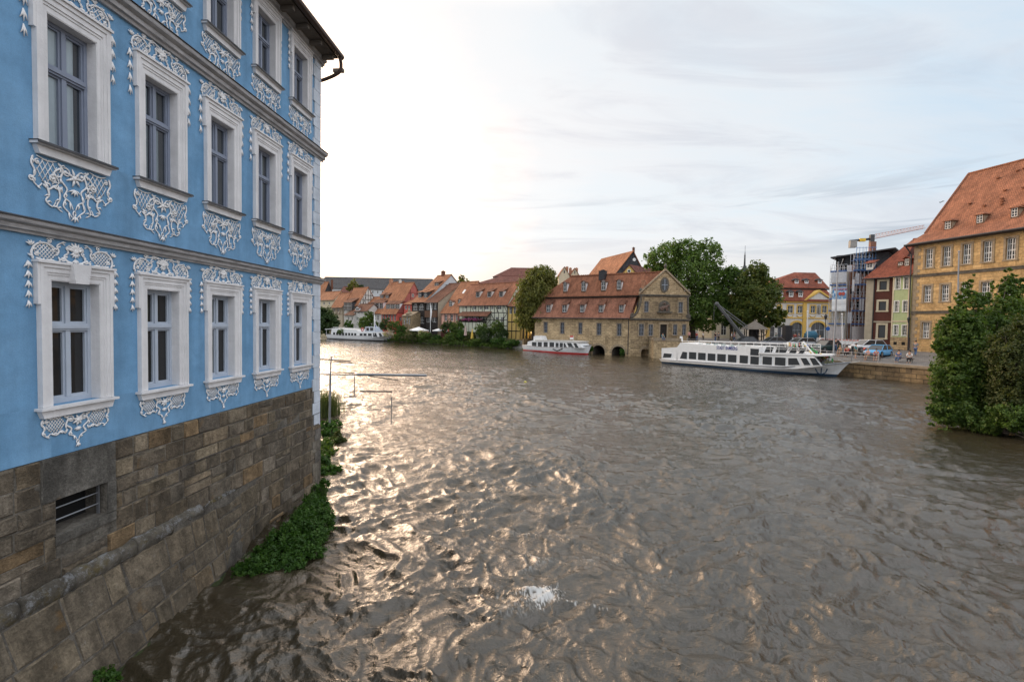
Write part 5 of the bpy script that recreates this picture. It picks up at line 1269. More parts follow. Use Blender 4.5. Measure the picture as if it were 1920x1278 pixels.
# green house
def corner_pts(a, Ya, b, Yb): return Fr(atY(a, 600, Ya), atY(b, 600, Yb))
F4 = corner_pts(1671.5, 64.5, 1706, 62.2)
ZE4 = F4.px(1690, 514)[1]
go = pxwins(F4, [(1679.5, 521, 1687.5, 542), (1695.5, 519.5, 1703.5, 541), (1677.5, 564.5, 1685, 584.5), (1693.5, 564, 1701.5, 584.5), (1676, 609.5, 1683.5, 628), (1692, 609.5, 1700, 628.5)])
gh, kk4, zz4 = house('pale_green_house', 'narrow pale green house squeezed between the maroon house and the sandstone building', F4, GZ+1.6, ZE4, F4.px(1690, 463, -6)[1], 12, M['green'], M['tilered'], ops=go, ov=.4)
for q in go: window(F4, q, gh, M['winwhite'], nx=2, nz=3, surround=(.10, M['white']))
b_ = MB(F4); b_.box(-.02, F4.L, -.05, .05, GZ-1, GZ+1.6); b_.build('stone_plinth', M['sandlight'], gh)
b_ = MB(F4)
for x_ in (.28, .72): b_.box(F4.L*x_-.22, F4.L*x_+.22, .04, .06, GZ+.6, GZ+1.0)
b_.build('cellar_openings', M['dark'], gh)
b_ = MB(F4); z_ = F4.px(1690, 602)[1]; b_.box(0, F4.L, 0, .06, z_-.1, z_+.08); b_.box(0, .18, 0, .04, GZ+1.6, ZE4); b_.box(F4.L-.35, F4.L-.17, 0, .04, GZ+1.6, ZE4); b_.build('pale_bands', M['cream'], gh)
dormer(F4, zz4, kk4, (1696, 484, 1705, 499), gh, 'gable', M['brownwood'], M['tilered'], M['tilered'])
dormer(F4, zz4, kk4, (1684, 489, 1693, 498.5), gh, 'shed', M['brownwood'], M['tilered'], M['white'])
chimney(F4, F4.L*.15, -5.5, ZE4+3, F4.px(1683, 447, -5)[1], gh, .9, M['concrete'])
# maroon house
F5 = corner_pts(1622.5, 67.5, 1672, 65.0)
ZE5 = F5.px(1650, 517)[1]; s_m = F5.s_at(1635.5)
mo = pxwins(F5, [(1649, 527, 1663, 543.5), (1647.5, 565, 1661.5, 582), (1646.5, 609, 1660, 633.5)])
mh, kk5, zz5 = house('maroon_house', 'dark maroon house with cream window surrounds and a cream left strip', F5, GZ-1, ZE5, F5.px(1674, 454, -7)[1], 14, M['maroon'], M['tilered'], ops=mo, ov=.5, hipL=3.2)
for q in mo: window(F5, q, mh, M['brownwood'], nx=1, nz=1, surround=(.26, M['cream']))
b_ = MB(F5); b_.box(-.05, s_m, -.3, .06, GZ-1, ZE5-.02); z_ = F5.px(1650, 603)[1]; b_.box(s_m, F5.L, 0, .08, z_-.1, z_+.1); b_.build('cream_corner', M['beige'], mh)
b_ = MB(F5); b_.tube([(s_m+.1, .12, GZ), (s_m+.1, .12, ZE5)], .07, 6); b_.build('downpipe', M['darkmetal'], mh)
dormer(F5, zz5, kk5, (1624.5, 492, 1637, 503), mh, 'shed', M['offwhite'], M['tilered'], M['offwhite'])
# yellow and white baroque building
F6 = corner_pts(1437, 91.5, 1562, 91.5); Z6 = F6.px(1500, 563.5)[1]
yo = pxwins(F6, [(1458.5, 573, 1464.5, 586.5), (1477, 573, 1486.5, 586.5), (1495.5, 573, 1504.5, 586.5), (1520, 573, 1528.5, 586.5), (1541.5, 573, 1550, 586.5)])
ya = pxwins(F6, [(1484, 604, 1503.5, 633), (1520.5, 604, 1546, 633), (1444, 612, 1452, 634), (1458, 612, 1465, 634)])
yb = thing('baroque_building', 'yellow and white baroque building with arched shop windows and red mansard roof', 'building', tuple(F6.P((6, -5, GZ))))
m_ = MB(F6); wall(m_, F6, 0, F6.L, GZ-1, Z6, yo+ya, .2)
for a in ya[:2]: arch_fill(m_, *a, el=.75)
m_.quad((0, 0, GZ-1), (0, -12, GZ-1), (0, -12, Z6), (0, 0, Z6)); m_.quad((F6.L, 0, GZ-1), (F6.L, -12, GZ-1), (F6.L, -12, Z6), (F6.L, 0, Z6)); m_.build('wall', M['offwhite'], yb)
for q in yo: window(F6, q, yb, M['winwhite'], nx=2, nz=2, surround=(.22, M['yellow']))
for q in ya: window(F6, q, yb, M['framegrey'], nx=3, nz=2, rec=.15)
b_ = MB(F6)
for x_ in (1508, 1515, 1556, 1440): s_ = F6.s_at(x_); b_.box(s_-.35, s_+.35, 0, .12, GZ, Z6-.4) if x_ != 1515 else None
b_.box(0, F6.L, 0, .22, Z6-.4, Z6); z_ = F6.px(1500, 596)[1]; b_.box(0, F6.L, 0, .1, z_-.1, z_+.1)
for a in ya[:2]:
    cc = (a[0]+a[1])/2; r0_ = (a[1]-a[0])/2; zc = a[3]-r0_*.75
    for i in range(10):
        w0, w1 = math.pi*i/10, math.pi*(i+1)/10-.02; o_ = r0_+.42; 
        b_.prism([(cc+r0_*math.cos(w0), zc+r0_*.75*math.sin(w0)), (cc+r0_*math.cos(w1), zc+r0_*.75*math.sin(w1)), (cc+o_*math.cos(w1), zc+o_*.78*math.sin(w1)), (cc+o_*math.cos(w0), zc+o_*.78*math.sin(w0))], 0, .09)
for q in yo: c_ = (q[0]+q[1])/2; b_.tube([(c_+.55*math.cos(t_), .05, q[2]-.45+.35*math.sin(t_)) for t_ in [math.pi+math.pi*i/8 for i in range(9)]], .07, 5)
b_.build('yellow_trim', M['yellow'], yb)
sp0, sp1 = F6.s_at(1509), F6.s_at(1558); zp = F6.px(1535, 548)[1]; c_ = (sp0+sp1)/2
b_ = MB(F6); b_.prism([(sp0, Z6), (sp1, Z6), (c_, zp)], -.2, .14); b_.build('pediment', M['offwhite'], yb)
b_ = MB(F6)
for a, b in (((sp0-.2, Z6), (c_, zp+.05)), ((sp1+.2, Z6), (c_, zp+.05))): b_.prism([a, b, (b[0], b[1]+.4), (a[0]-(.3 if a[0] < c_ else -.3), a[1]+.1)], -3, .32)
b_.build('pediment_rake', M['yellow'], yb)
Zm6 = F6.px(1500, 540, -1.8)[1]; Zr6 = F6.px(1520, 511, -6)[1]
b_ = MB(F6); b_.slab([(-.4, .4, Z6), (F6.L+.4, .4, Z6), (F6.L-.6, -1.8, Zm6), (.6, -1.8, Zm6)], .14); b_.slab([(-.4, .4, Z6), (.6, -1.8, Zm6), (.6, -10.5, Zm6), (-.4, -12, Z6)], .14); b_.build('lower_roof', M['tilered'], yb)
b_ = MB(F6); sr = F6.px(1489, 511, -6)[0]; b_.slab([(.2, -1.4, Zm6+.1), (F6.L, -1.4, Zm6+.1), (F6.L, -6, Zr6), (sr, -6, Zr6)], .14); b_.slab([(.2, -1.4, Zm6+.1), (sr, -6, Zr6), (.2, -11, Zm6+.1)], .14); b_.slab([(.2, -11, Zm6+.1), (F6.L, -11, Zm6+.1), (F6.L, -6, Zr6), (sr, -6, Zr6)], .14); b_.build('roof', M['tilered'], yb)
b_ = MB(F6); b_.box(.4, F6.L, -1.7, -1.45, Zm6-.3, Zm6-.05); b_.build('roof_step', M['blackwood'], yb)
k6a, k6b = (Zm6-Z6)/2.2, (Zr6-Zm6-.1)/4.6
for a_ in ((1461, 546, 1468, 556), (1479, 546, 1487, 556), (1497, 546, 1505, 556)): dormer(F6, Z6+k6a*.4, k6a, a_, yb, 'hip', M['winwhite'], M['slate'], M['tilered'], face=.12)
for a_ in ((1490, 524, 1497, 531), (1508.5, 524, 1515.5, 531), (1533.5, 524, 1540.5, 531)): dormer(F6, Zm6+.1-k6b*1.4, k6b, a_, yb, 'hip', M['winwhite'], M['slate'], M['tilered'], face=.12)
b_ = MB(F6); cc = F6.s_at(1535, 580); z_ = F6.px(1535, 588)[1]; b_.prism([(cc-.35, z_), (cc+.35, z_), (cc+.35, z_+1.3)] + [(cc+.35*math.cos(a*math.pi/6), z_+1.3+.35*math.sin(a*math.pi/6)) for a in range(1, 6)] + [(cc-.35, z_+1.3)], 0, .05); b_.tube([(cc, .15, z_+.05), (cc, .18, z_+.8), (cc, .15, z_+1.25)], [.2, .16, .1], 8); b_.build('niche_figure', M['concrete'], yb)
h = back_block('red_roof_wing', 'lower red roofed wing left of the yellow baroque building behind the trees', 1425, 1470, 100, 533, 522, 10, M['offwhite'], M['tilered'], z0=1.7, ex=100)
h = back_block('cream_shop_building', 'cream building behind the old harbour crane, mostly hidden by trees', 1336, 1432, 104, 572, 555, 10, M['cream'], M['tilered'], z0=1.7, ex=103,
               wins=[(1352, 604, 1362, 628), (1371, 604, 1381, 628), (1390, 604, 1400, 628), (1416, 604, 1426, 630), (1375, 579, 1380, 590), (1392, 579, 1397, 590)], nx=2, nz=2)
# church spire
p = atY(1395.5, 515, 190); r_ = thing('church_spire', 'small dark onion shaped church spire between the two trees', 'spire', (p.x, p.y, 2.7))
z_ = atY(1395.5, 516, 190).z; b_ = MB(); b_.lathe([(1.9, 2.7), (1.9, z_)], (p.x, p.y, 0), 8); b_.build('tower', M['offwhite'], r_)
b_ = MB(); b_.lathe([(1.0, z_-.2), (1.0, z_+.8), (1.5, z_+1.0), (1.4, z_+2.0), (.7, z_+3.0), (.35, z_+4.0), (.25, z_+7.0), (.08, z_+9.2)], (p.x, p.y, 0), 10); b_.lathe([(.01, z_+7.2), (.28, z_+7.5), (.28, z_+7.8), (.01, z_+8.1)], (p.x, p.y, 0), 8); b_.tube([(p.x, p.y, z_+8), (p.x, p.y, z_+11.5)], .06, 5); b_.build('dome', M['slate'], r_)
# ---------------- scaffolded building
F7 = corner_pts(1557, 74, 1588, 72.5); F8 = corner_pts(1588, 72.5, 1623, 72.0)
sc = thing('building_under_repair', 'half renovated building with bare brick wall and flat dark roof behind the scaffolding', 'building', tuple(F8.P((0, -4, GZ))))
Z7 = F7.px(1572, 508)[1]; Z8 = F8.px(1605, 496)[1]; ZT = F8.px(1600, 473)[1]
w7 = pxwins(F7, [(1566, 548, 1570, 560), (1576, 548, 1580, 560), (1566, 590, 1570, 602), (1576, 590, 1580, 602)]); w8 = pxwins(F8, [(1594, 540, 1600, 552), (1606, 540, 1612, 552), (1594, 565, 1600, 578), (1606, 565, 1612, 578), (1594, 590, 1600, 601), (1606, 590, 1612, 601)])
m_ = MB(F7); wall(m_, F7, 0, F7.L, GZ-1, Z7, w7, .2); m_.quad((0, 0, GZ-1), (0, -10, GZ-1), (0, -10, Z7), (0, 0, Z7)); m_.build('plaster_front', M['cream'], sc)
m_ = MB(F8); wall(m_, F8, 0, F8.L, GZ-1, Z8, w8, .2); m_.build('brick_front', M['brick'], sc)
for q in w7: window(F7, q, sc, M['winwhite'])
for q in w8: window(F8, q, sc, M['winwhite'], M['dark'], nx=1, nz=1)
m_ = MB(F7); a0 = F7.s_at(1562, 485); 
m_.box(a0+.3, F7.L+4.6, -7, -.6, Z7-.5, ZT-.25); m_.build('attic', M['slate'], sc)
m_ = MB(F7); m_.slab([(a0-.3, .2, ZT-.5), (F7.L+5.4, .2, ZT+.2), (F7.L+5.4, -7.5, ZT+.2), (a0-.3, -7.5, ZT-.5)], .18); m_.build('flat_roof', M['lead'], sc)
m_ = MB(F7)
for i in range(4): x_ = a0+.3+i*.9; m_.box(x_, x_+.14, -.6, -.45, Z7-.5, ZT-.6)
m_.box(a0+.3, a0+3.5, -.58, -.5, Z7+.6, Z7+.75); m_.build('attic_posts', M['blackwood'], sc)
scf = thing('scaffolding', 'steel scaffolding with blue decks wrapped round the half renovated building', 'scaffolding', tuple(F8.P((0, 1, GZ))))
po = MB(); dk = MB(); to = MB(F8); zs_ = [F8.px(1605, y_, 1)[1] for y_ in (608, 583, 560, 534, 508, 488)]
for Fq in (F7, F8):
    po.F = Fq; dk.F = Fq; nb = 4 if Fq is F7 else 5
    for i in range(nb+1):
        s_ = Fq.L*i/nb
        for n_ in (.35, 1.25): po.tube([(s_, n_, GZ-.8), (s_, n_, zs_[5]+.9 if Fq is F8 else zs_[4]+.9)], .035, 5)
    for j, z_ in enumerate(zs_ if Fq is F8 else zs_[:5]):
        dk.box(0, Fq.L, .35, 1.25, z_-.06, z_)
        dk.box(0, Fq.L, 1.26, 1.29, z_, z_+.16)
        for zz_ in (z_+.5, z_+1.0): po.tube([(0, 1.25, zz_), (Fq.L, 1.25, zz_)], .028, 5)
        for i in range(0, nb, 2): po.tube([(Fq.L*i/nb, 1.27, z_), (Fq.L*(i+1)/nb, 1.27, z_+1.9)], .022, 4)
po.build('poles', plain('pale_galvanised_tube', (.52, .53, .55), .5, .1), scf); dk.build('decks', plain('blue_scaffold_deck', (.10, .17, .36), .6, .3), scf)
m_ = MB(F8)
for i in range(7): x_ = .3+i*.42; m_.tube([(x_, 1.35, zs_[5]-1.5), (x_, 1.35, zs_[5]+1.9)], .03, 4)
for z_ in (zs_[5]-1.4, zs_[5]+.2, zs_[5]+1.8): m_.tube([(.3, 1.35, z_), (2.9, 1.35, z_)], .035, 4)
m_.build('stair_cage', plain('blue_painted_steel', (.10, .25, .50), .5, .2), scf)
NET = plain('pale_debris_netting', (.52, .53, .55), .8, .2, 2, .2)
for (Fq, r_a, n__) in ((F8, (1589, 497, 1598, 509), 1.34), (F8, (1604, 512, 1612, 532), 1.34), (F8, (1612, 560, 1621, 582), 1.34), (F8, (1589, 585, 1598, 606), 1.34), (F7, (1558, 510, 1587, 530), 1.36)):
    ns_ = MB(Fq); q = Fq.rect(r_a, n__); vv = []
    for k in range(6): x_ = q[0]+(q[1]-q[0])*k/5; w1 = n__+.05*math.sin(k*2.1); vv += [(x_, w1, q[2]), (x_, w1, q[3])]
    ns_.add(vv, [(2*k, 2*k+2, 2*k+3, 2*k+1) for k in range(5)]); ns_.build('netting', NET, scf)
# banner
bn = thing('banner', 'blue and white printed banner with red badges hanging on the scaffolding', 'banner', tuple(F7.P((1, 1.5, 8))))
q = F7.rect((1560, 538, 1587, 583), 1.45); m_ = MB(F7)
NX, NZ = 8, 12
def bw(i, j): return 1.45+.05*math.sin(i*1.3+j*.5)+.03*math.sin(j*1.7)
for i in range(NX):
    for j in range(NZ):
        m_.mi = 0 if j > 5 else 1
        x0_, x1_ = q[0]+(q[1]-q[0])*i/NX, q[0]+(q[1]-q[0])*(i+1)/NX; z0_, z1_ = q[2]+(q[3]-q[2])*j/NZ, q[2]+(q[3]-q[2])*(j+1)/NZ
        if j == 11: m_.mi = 2
        m_.quad((x0_, bw(i, j), z0_), (x1_, bw(i+1, j), z0_), (x1_, bw(i+1, j+1), z1_), (x0_, bw(i, j+1), z1_))
bblue = N('printed_banner'); u_ = bblue.uv(); bblue = bblue.out(bblue.mix((.08, .25, .50), (.55, .65, .72), bblue.ramp(bblue.noise(u_, 1.0, 4, .6), [(.45, 0), (.6, 1)])), .6)
bs_ = m_.build('cloth', [bblue, M['white'], plain('pale_blue_cloth', (.35, .45, .6), .7)], bn, smooth=True)
m_ = MB(F7); 
for dx in (.56, .78): oval(m_, q[0]+(q[1]-q[0])*dx, q[2]+(q[3]-q[2])*.72, .22, .26, 1.53, 1.56, 10)
m_.build('badges', M['red'], bn)
m_ = MB(F7); zz_ = q[2]+(q[3]-q[2])*.875
for i in range(9): x_ = q[0]+.22+i*.19; m_.box(x_, x_+.11, 1.545, 1.56, zz_, zz_+.17)
m_.build('lettering', M['red'], bn)
m_ = MB(F8); q = F8.rect((1597.5, 524, 1602, 546), 1.35); m_.box(q[0], q[1], 1.36, 1.38, q[2], q[3]); tag(m_.build('small_banner', M['white']), 'narrow white banner on the brick side of the scaffolding', 'banner')
# tarpaulin screen and red-white barrier
tp = MB(); tz0 = GZ
for Fq in (F7, F8):
    tp.F = Fq; k_ = 10
    for i in range(k_):
        a, b = Fq.L*i/k_, Fq.L*(i+1)/k_; f = lambda t_: 1.6+.12*math.sin(t_*2.3)
        tp.quad((a, f(a)+.2, GZ), (b, f(b)+.2, GZ), (b, f(b), zs_[0]-.3), (a, f(a), zs_[0]-.3))
tag(tp.build('tarpaulin_screen', plain('pale_tarpaulin', (.48, .44, .42), .7, .15, 1.2, .2, streak=.2), smooth=True), 'pale tarpaulin wrapped round the foot of the scaffolding', 'tarpaulin')
br = MB(F7); br.F = Fr(atY(1534, 640, 74), atY(1626, 640, 67.5)); LB = br.F.L; nb = 14
bp = MB(br.F)
for i in range(nb):
    a, b = LB*i/nb, LB*(i+1)/nb-.05
    br.mi = 0
    for z_ in (.95, .45): br.box(a, b, 0, .05, GZ+z_-.14, GZ+z_+.10)
    br.mi = 1
    for k in range(5): x_ = a+.1+(b-a)*k/5; br.box(x_, x_+.09, -.003, .053, GZ+.34, GZ+.85)
    bp.box(a, a+.06, -.02, .07, GZ-.05, GZ+1.15); bp.box(a-.1, a+.2, -.25, .3, GZ-.05, GZ+.06)
r_ = thing('barrier_fence', 'red and white plastic construction barrier along the street', 'barrier', tuple(br.F.P((LB/2, 0, GZ))))
br.build('boards', [plain('faded_red_white_plastic', (.62, .30, .26), .5), M['white']], r_); bp.build('feet', M['white'], r_)
# ---------------- tower crane
p = atY(1636.5, 470, 150); r_ = thing('tower_crane', 'tower crane with a red and white jib rising above the maroon house roof', 'crane', (p.x, p.y, 2.7))
zt = atY(1636.5, 443, 150).z; Ft = Fr(atY(1593, 450, 152), atY(1733, 426, 147)); sm_ = Ft.s_at(1636.5, 445)
def lattice_beam(mb, F, s0, s1, za, zb_, w, h, n):
    for (dn, dz) in ((-w/2, 0), (w/2, 0), (0, h)): mb.tube([(s0, dn, za+dz), (s1, dn, zb_+dz*.75)], .09, 4)
    for i in range(n):
        t0, t1, tm = i/n, (i+1)/n, (i+.5)/n; S = lambda t_: s0+(s1-s0)*t_; Z = lambda t_: za+(zb_-za)*t_
        for dn in (-w/2, w/2): mb.tube([(S(t0), dn, Z(t0)), (S(tm), 0, Z(tm)+h*(1-.25*tm)), (S(t1), dn, Z(t1))], .05, 4)
m_ = MB(Ft); za_ = Ft.px(1650, 447)[1]; zb2 = Ft.px(1732, 428)[1]; lattice_beam(m_, Ft, sm_+.5, Ft.L, za_, zb2, 1.1, 1.3, 16); m_.build('jib', plain('crane_red_white', (.62, .45, .42), .5, .3), r_)
m_ = MB(Ft); zc = Ft.px(1600, 452)[1]; m_.box(.5, sm_, -.5, .5, zc-.1, zc+.5) if 0 else m_.tube([(0, 0, zc), (sm_, 0, za_)], .35, 4); m_.build('counter_jib', M['darkmetal'], r_)
m_ = MB(Ft); m_.box(0, 1.8, -.8, .8, zc-2.0, zc+.1); m_.build('counterweight', M['concrete'], r_)
m_ = MB(Ft); m_.box(sm_-.8, sm_+.3, -.6, .6, za_-1.0, za_+1.2); m_.build('cab', M['lead'], r_); m_ = MB(Ft); m_.box(sm_-3.6, sm_-2.0, -.5, .5, za_-.8, za_+.1); m_.build('winch', plain('crane_yellow', (.70, .45, .05), .5), r_)
m_ = MB(Ft); m_.box(sm_-.7, sm_+.7, -.7, .7, 2.7, za_-4.5); lattice_beam(m_, Ft, sm_-.1, sm_+.1, 2.7, 2.7, .1, .1, 1); m_.box(sm_-.75, sm_+.75, -.75, .75, za_-4.6, za_-1.0); m_.build('mast', plain('rusty_mast', (.20, .09, .06), .7), r_)
# ---------------- ships
M['hull'] = plain('white_hull_paint', (.66, .66, .66), .4, .1, 1.5, .05, streak=.12)
M['bootblue'] = plain('dark_blue_boot_paint', (.02, .045, .08), .5, .2)
M['bootred'] = plain('red_boot_paint', (.42, .03, .03), .5, .15)
M['hullcream'] = plain('cream_hull_paint', (.50, .46, .38), .5, .15, 1, .05, streak=.2)
M['bluepaint'] = plain('blue_car_paint', (.03, .22, .50), .3, .05)
def ship(name, label, sp_, bp_, beam, zs, rake, boot, hullmat=None):
    S, B = atZ(sp_[0], sp_[1], 0), atZ(bp_[0], bp_[1], 0)
    F = Fr(S, B); L = F.L; c = -beam/2
    root = thing(name, label, 'ship', tuple(F.P((L/2, c, 0))))
    def sheer(t):
        for (a, za), (b, zb_) in zip(zs[:-1], zs[1:]):
            if a <= t <= b: u = (t-a)/(b-a); return za+(zb_-za)*u
        return zs[-1][1]
    NS = 26
    def hb(t, pw=2.2): return beam/2*(1 if t < .62 else max(.012, 1-((t-.62)/.38)**pw))*(1 if t > .08 else .86+.14*t/.08)
    def ring(t, mb_pts, off=0):
        zt = sheer(t); s_top = -.25+t*(L+.25+rake); s_w = t*L
        lv = [(-.5, .0, .80), (0, .0, .93), (.28, .12, .95), (zt*.6, .55, 1.0), (zt, 1.0, 1.0)]
        R = []
        for (z, f, w) in lv:
            bow_n = 1 if t < .62 else (w if z < .3 else 1)
            pwt = 1.7 + .9*f
            R.append((s_w+(s_top-s_w)*f, hb(t, pwt)*w+off, z))
        return R
    m_ = MB(F); bt = MB(F); V_ = []; 
    rings = [ring(i/NS, None) for i in range(NS+1)]
    pts = []; 
    for R in rings: pts += [(s, c+h, z) for (s, h, z) in R] + [(s, c-h, z) for (s, h, z) in R]
    fs = []
    for i in range(NS):
        for j in range(2, 4):
            a = i*10+j; fs.append((a, a+10, a+11, a+1)); a += 5; fs.append((a, a+1, a+11, a+10))
        a = i*10+4; fs.append((a, a+10, a+15, a+5))
    fs += [(2, 3, 4, 9, 8, 7)]; 
    m_.add(pts, fs); fsb = []
    for i in range(NS):
        for j in range(0, 2): a = i*10+j; fsb.append((a, a+10, a+11, a+1)); a += 5; fsb.append((a, a+1, a+11, a+10))
    fsb.append((0, 1, 2, 7, 6, 5)); bt.add(pts, fsb)
    hu = m_.build('hull', hullmat or M['hull'], root, smooth=False); bt.build('boot_paint', boot, hu)
    rb = MB(F)
    for sg in (1, -1):
        P_ = []
        for i in range(NS+1):
            R = rings[i]; P_.append((R[4][0], c+sg*(R[4][1]+.02), R[4][2]-.04))
        rb.tube(P_, .055, 5)
    rb.build('rub_rail', M['metal'], hu)
    return root, F, L, c, hu
def side_poly(F, pts, n): return [F.px(x, y, n) for x, y in pts]
def ship_windows(root, F, n, rects, beam, both=True, mg=None):
    for r in rects:
        if len(r) == 4 and not hasattr(r[0], '__len__'):
            a, b, c, d = F.rect(r, n); q = [(a, c), (b, c), (b, d), (a, d)]
        else: q = side_poly(F, r, n)
        cx_ = sum(p[0] for p in q)/4; cz = sum(p[1] for p in q)/4
        big = [(cx_+(p[0]-cx_)*1.0+(.06 if p[0] > cx_ else -.06), p[1]+(.05 if p[1] > cz else -.05)) for p in q]
        m_ = MB(F); m_.prism(big, n-.03, n+.02); w = m_.build('window', M['white'], root)
        g = MB(F); g.prism(q, n-.01, n+.032); g.build('pane', mg or M['farglass'], w)
        if both:
            m_ = MB(F); m_.prism(q, -beam-n-.02, -beam-n+.02); m_.build('far_window', mg or M['farglass'], root)
# the large ship at the quay
root, F, L, c, hu = ship('passenger_ship', 'large white passenger ship with blue lettering, moored along the stone quay', (1237, 681), (1553, 708.5), 4.6,
    [(0, .60), (.1, .62), (.5, .72), (.72, .85), (.85, 1.15), (1, 1.75)], 1.3, M['bootblue'])
BM = 4.6; n_ = -.22
P_ = side_poly(F, [(1240, 673.5), (1242.5, 652.5), (1269, 650.5), (1271, 676)], n_); m_ = MB(F); m_.prism(P_, n_, n_-.12); m_.prism(P_, -BM-n_, -BM-n_+.12); m_.box(P_[0][0], P_[0][0]+.12, -BM-n_, n_, P_[0][1], P_[1][1]); m_.build('stern_bulwark', M['white'], root)
P_ = side_poly(F, [(1268, 676.5), (1269.5, 650.5), (1276, 642), (1304, 645), (1383, 651), (1425, 660.5), (1428, 690), (1380, 686)], n_)
m_ = MB(F); m_.prism(P_, n_, -BM-n_); m_.build('aft_cabin', M['white'], root)
P_ = side_poly(F, [(1383, 687), (1383, 648.5), (1424.5, 650), (1426, 690.5)], n_+.05); m_ = MB(F); m_.prism(P_, n_+.05, -BM-n_-.05); m_.build('entrance_block', M['white'], root)
P_ = side_poly(F, [(1426, 690), (1426, 664), (1534, 669), (1526, 668), (1543, 684), (1540, 686.5), (1490, 692)], n_)
P_ = side_poly(F, [(1426, 690), (1426, 663), (1526, 668), (1541, 686), (1490, 691.5)], n_-.02)
m_ = MB(F); m_.prism(P_, n_-.02, -BM-n_+.02); m_.build('fore_cabin', M['white'], root)
q = side_poly(F, [(1424, 661.5), (1540, 666)], n_); za, zb_ = q[0][1], q[1][1]
m_ = MB(F); m_.add([(q[0][0], .02, za-.10), (q[1][0], -.3, zb_-.10), (q[1][0]+.35, c, zb_-.1), (q[1][0], -BM+.3, zb_-.10), (q[0][0], -BM-.02, za-.10),
                    (q[0][0], .02, za+.08), (q[1][0], -.3, zb_+.06), (q[1][0]+.35, c, zb_+.06), (q[1][0], -BM+.3, zb_+.06), (q[0][0], -BM-.02, za+.08)],
                   [(0,1,2,3,4), (9,8,7,6,5), (0,5,6,1), (1,6,7,2), (2,7,8,3), (3,8,9,4), (4,9,5,0)]); m_.build('fore_roof', M['white'], root)
ship_windows(root, F, n_, [[(1275, 671.5), (1288, 673), (1288.5, 660), (1280, 659)], (1292, 660, 1305.5, 673), (1309, 661.2, 1323.3, 674.6), (1327, 662.5, 1341.5, 676), (1345, 663.5, 1361, 677.5), (1365, 664.8, 1381, 679), (1430, 668.5, 1447.5, 683.5), (1453, 669.8, 1473, 685), [(1478, 684), (1500, 684), (1494, 671), (1478, 671)], [(1508, 684.3), (1520, 684), (1512, 671), (1501, 671)], [(1525, 684.5), (1538, 684), (1528, 671), (1518, 671)], [(1243, 670), (1258, 670), (1260, 663), (1245, 662)]], BM, mg=None)
ship_windows(root, F, n_+.05, [(1387, 666, 1402.5, 681), (1407, 653.5, 1423, 666), (1407, 668, 1423, 683)], BM)
mm_ = glass('curtained_ship_glass', (.20, .19, .17), .15, .4, 1.5, .02)
# raked front panes across the bow end of the cabin
P0 = side_poly(F, [(1527, 669.5), (1541, 685)], n_); m_ = MB(F); NSW = 4
for i in range(NSW):
    a, b = n_-.25-(BM+2*n_-.5)*i/NSW, n_-.25-(BM+2*n_-.5)*(i+1)/NSW+.12
    m_.quad((P0[0][0]+.10, a, P0[0][1]), (P0[1][0]+.03, a, P0[1][1]), (P0[1][0]+.03, b, P0[1][1]), (P0[0][0]+.10, b, P0[0][1]))
m_.build('front_panes', M['farglass'], root)
# open upper deck: railings, seats, windscreen
DSM = plain('pale_green_blue_plastic', (.35, .42, .40), .6)
m_ = MB(F); dk = F.px(1330, 648, n_)[1]; rl = side_poly(F, [(1279, 639), (1512, 646.5)], n_); 
for n2 in (n_-.05, -BM-n_+.05):
    for f_ in (0, .45, .75): 
        m_.tube([(rl[0][0], n2, rl[0][1]-f_*.9), (rl[1][0], n2, rl[1][1]-f_*.75)], .035 if f_ == 0 else .02, 5)
    for i in range(17): t_ = i/16; s_ = rl[0][0]+(rl[1][0]-rl[0][0])*t_; z_ = rl[0][1]+(rl[1][1]-rl[0][1])*t_; m_.tube([(s_, n2, z_), (s_, n2, z_-1.0)], .025, 5)
m_.build('deck_railing', M['white'], root)
for i in range(9):
    s_ = rl[0][0]+1.0+i*1.05; z_ = F.px(1283+i*11.5, 646+i*.55, n_-1.2)[1]
    for n2 in (-1.3, -3.2): m_ = MB(F); m_.box(s_, s_+.08, n2-.5, n2+.5, z_-.3, z_+.25); m_.box(s_-.4, s_, n2-.5, n2+.5, z_-.3, z_-.22); m_.build('deck_seat', DSM, root)
ws = [[(1432, 661), (1448, 661.5), (1452, 650), (1437, 649)], [(1452, 661.5), (1474, 662), (1481, 651), (1456, 650)], [(1478, 662.2), (1492, 663), (1499, 652), (1485, 651)], [(1496, 663), (1506, 663.5), (1513, 653), (1503, 652)]]
for q in ws:
    p_ = side_poly(F, q, n_-.3); m_ = MB(F); m_.prism(p_, n_-.3, n_-.34); w = m_.build('windscreen', M['white'], root)
    cc = (sum(p[0] for p in p_)/4, sum(p[1] for p in p_)/4); m_ = MB(F); m_.prism([(cc[0]+(p[0]-cc[0])*.86, cc[1]+(p[1]-cc[1])*.84) for p in p_], n_-.27, n_-.36); m_.build('pane', mm_ if 0 else M['farglass'], w)
m_ = MB(F); p_ = side_poly(F, [(1440, 664), (1510, 665.5), (1510, 661), (1440, 659)], n_-.6); m_.prism(p_, n_-.6, -BM-n_+.6); m_.build('helm_console', M['white'], root)
m_ = MB(F); p_ = side_poly(F, [(1506, 640), (1526, 664)], c)
m_.tube([(p_[0][0], c, p_[0][1]), (p_[1][0], c, p_[1][1])], .10, 6); p2 = side_poly(F, [(1506, 664)], c)[0]; m_.tube([(p2[0], c, p2[1]), (p_[0][0], c, p_[0][1])], .05, 6); m_.build('mast', M['white'], root)
fl = MB(F); fm = [M['red'], M['white'], plain('flag_blue', (.04, .09, .35), .7), plain('flag_yellow', (.65, .45, .04), .7), plain('flag_green', (.05, .25, .08), .7), M['dark']]
rr = random.Random(9)
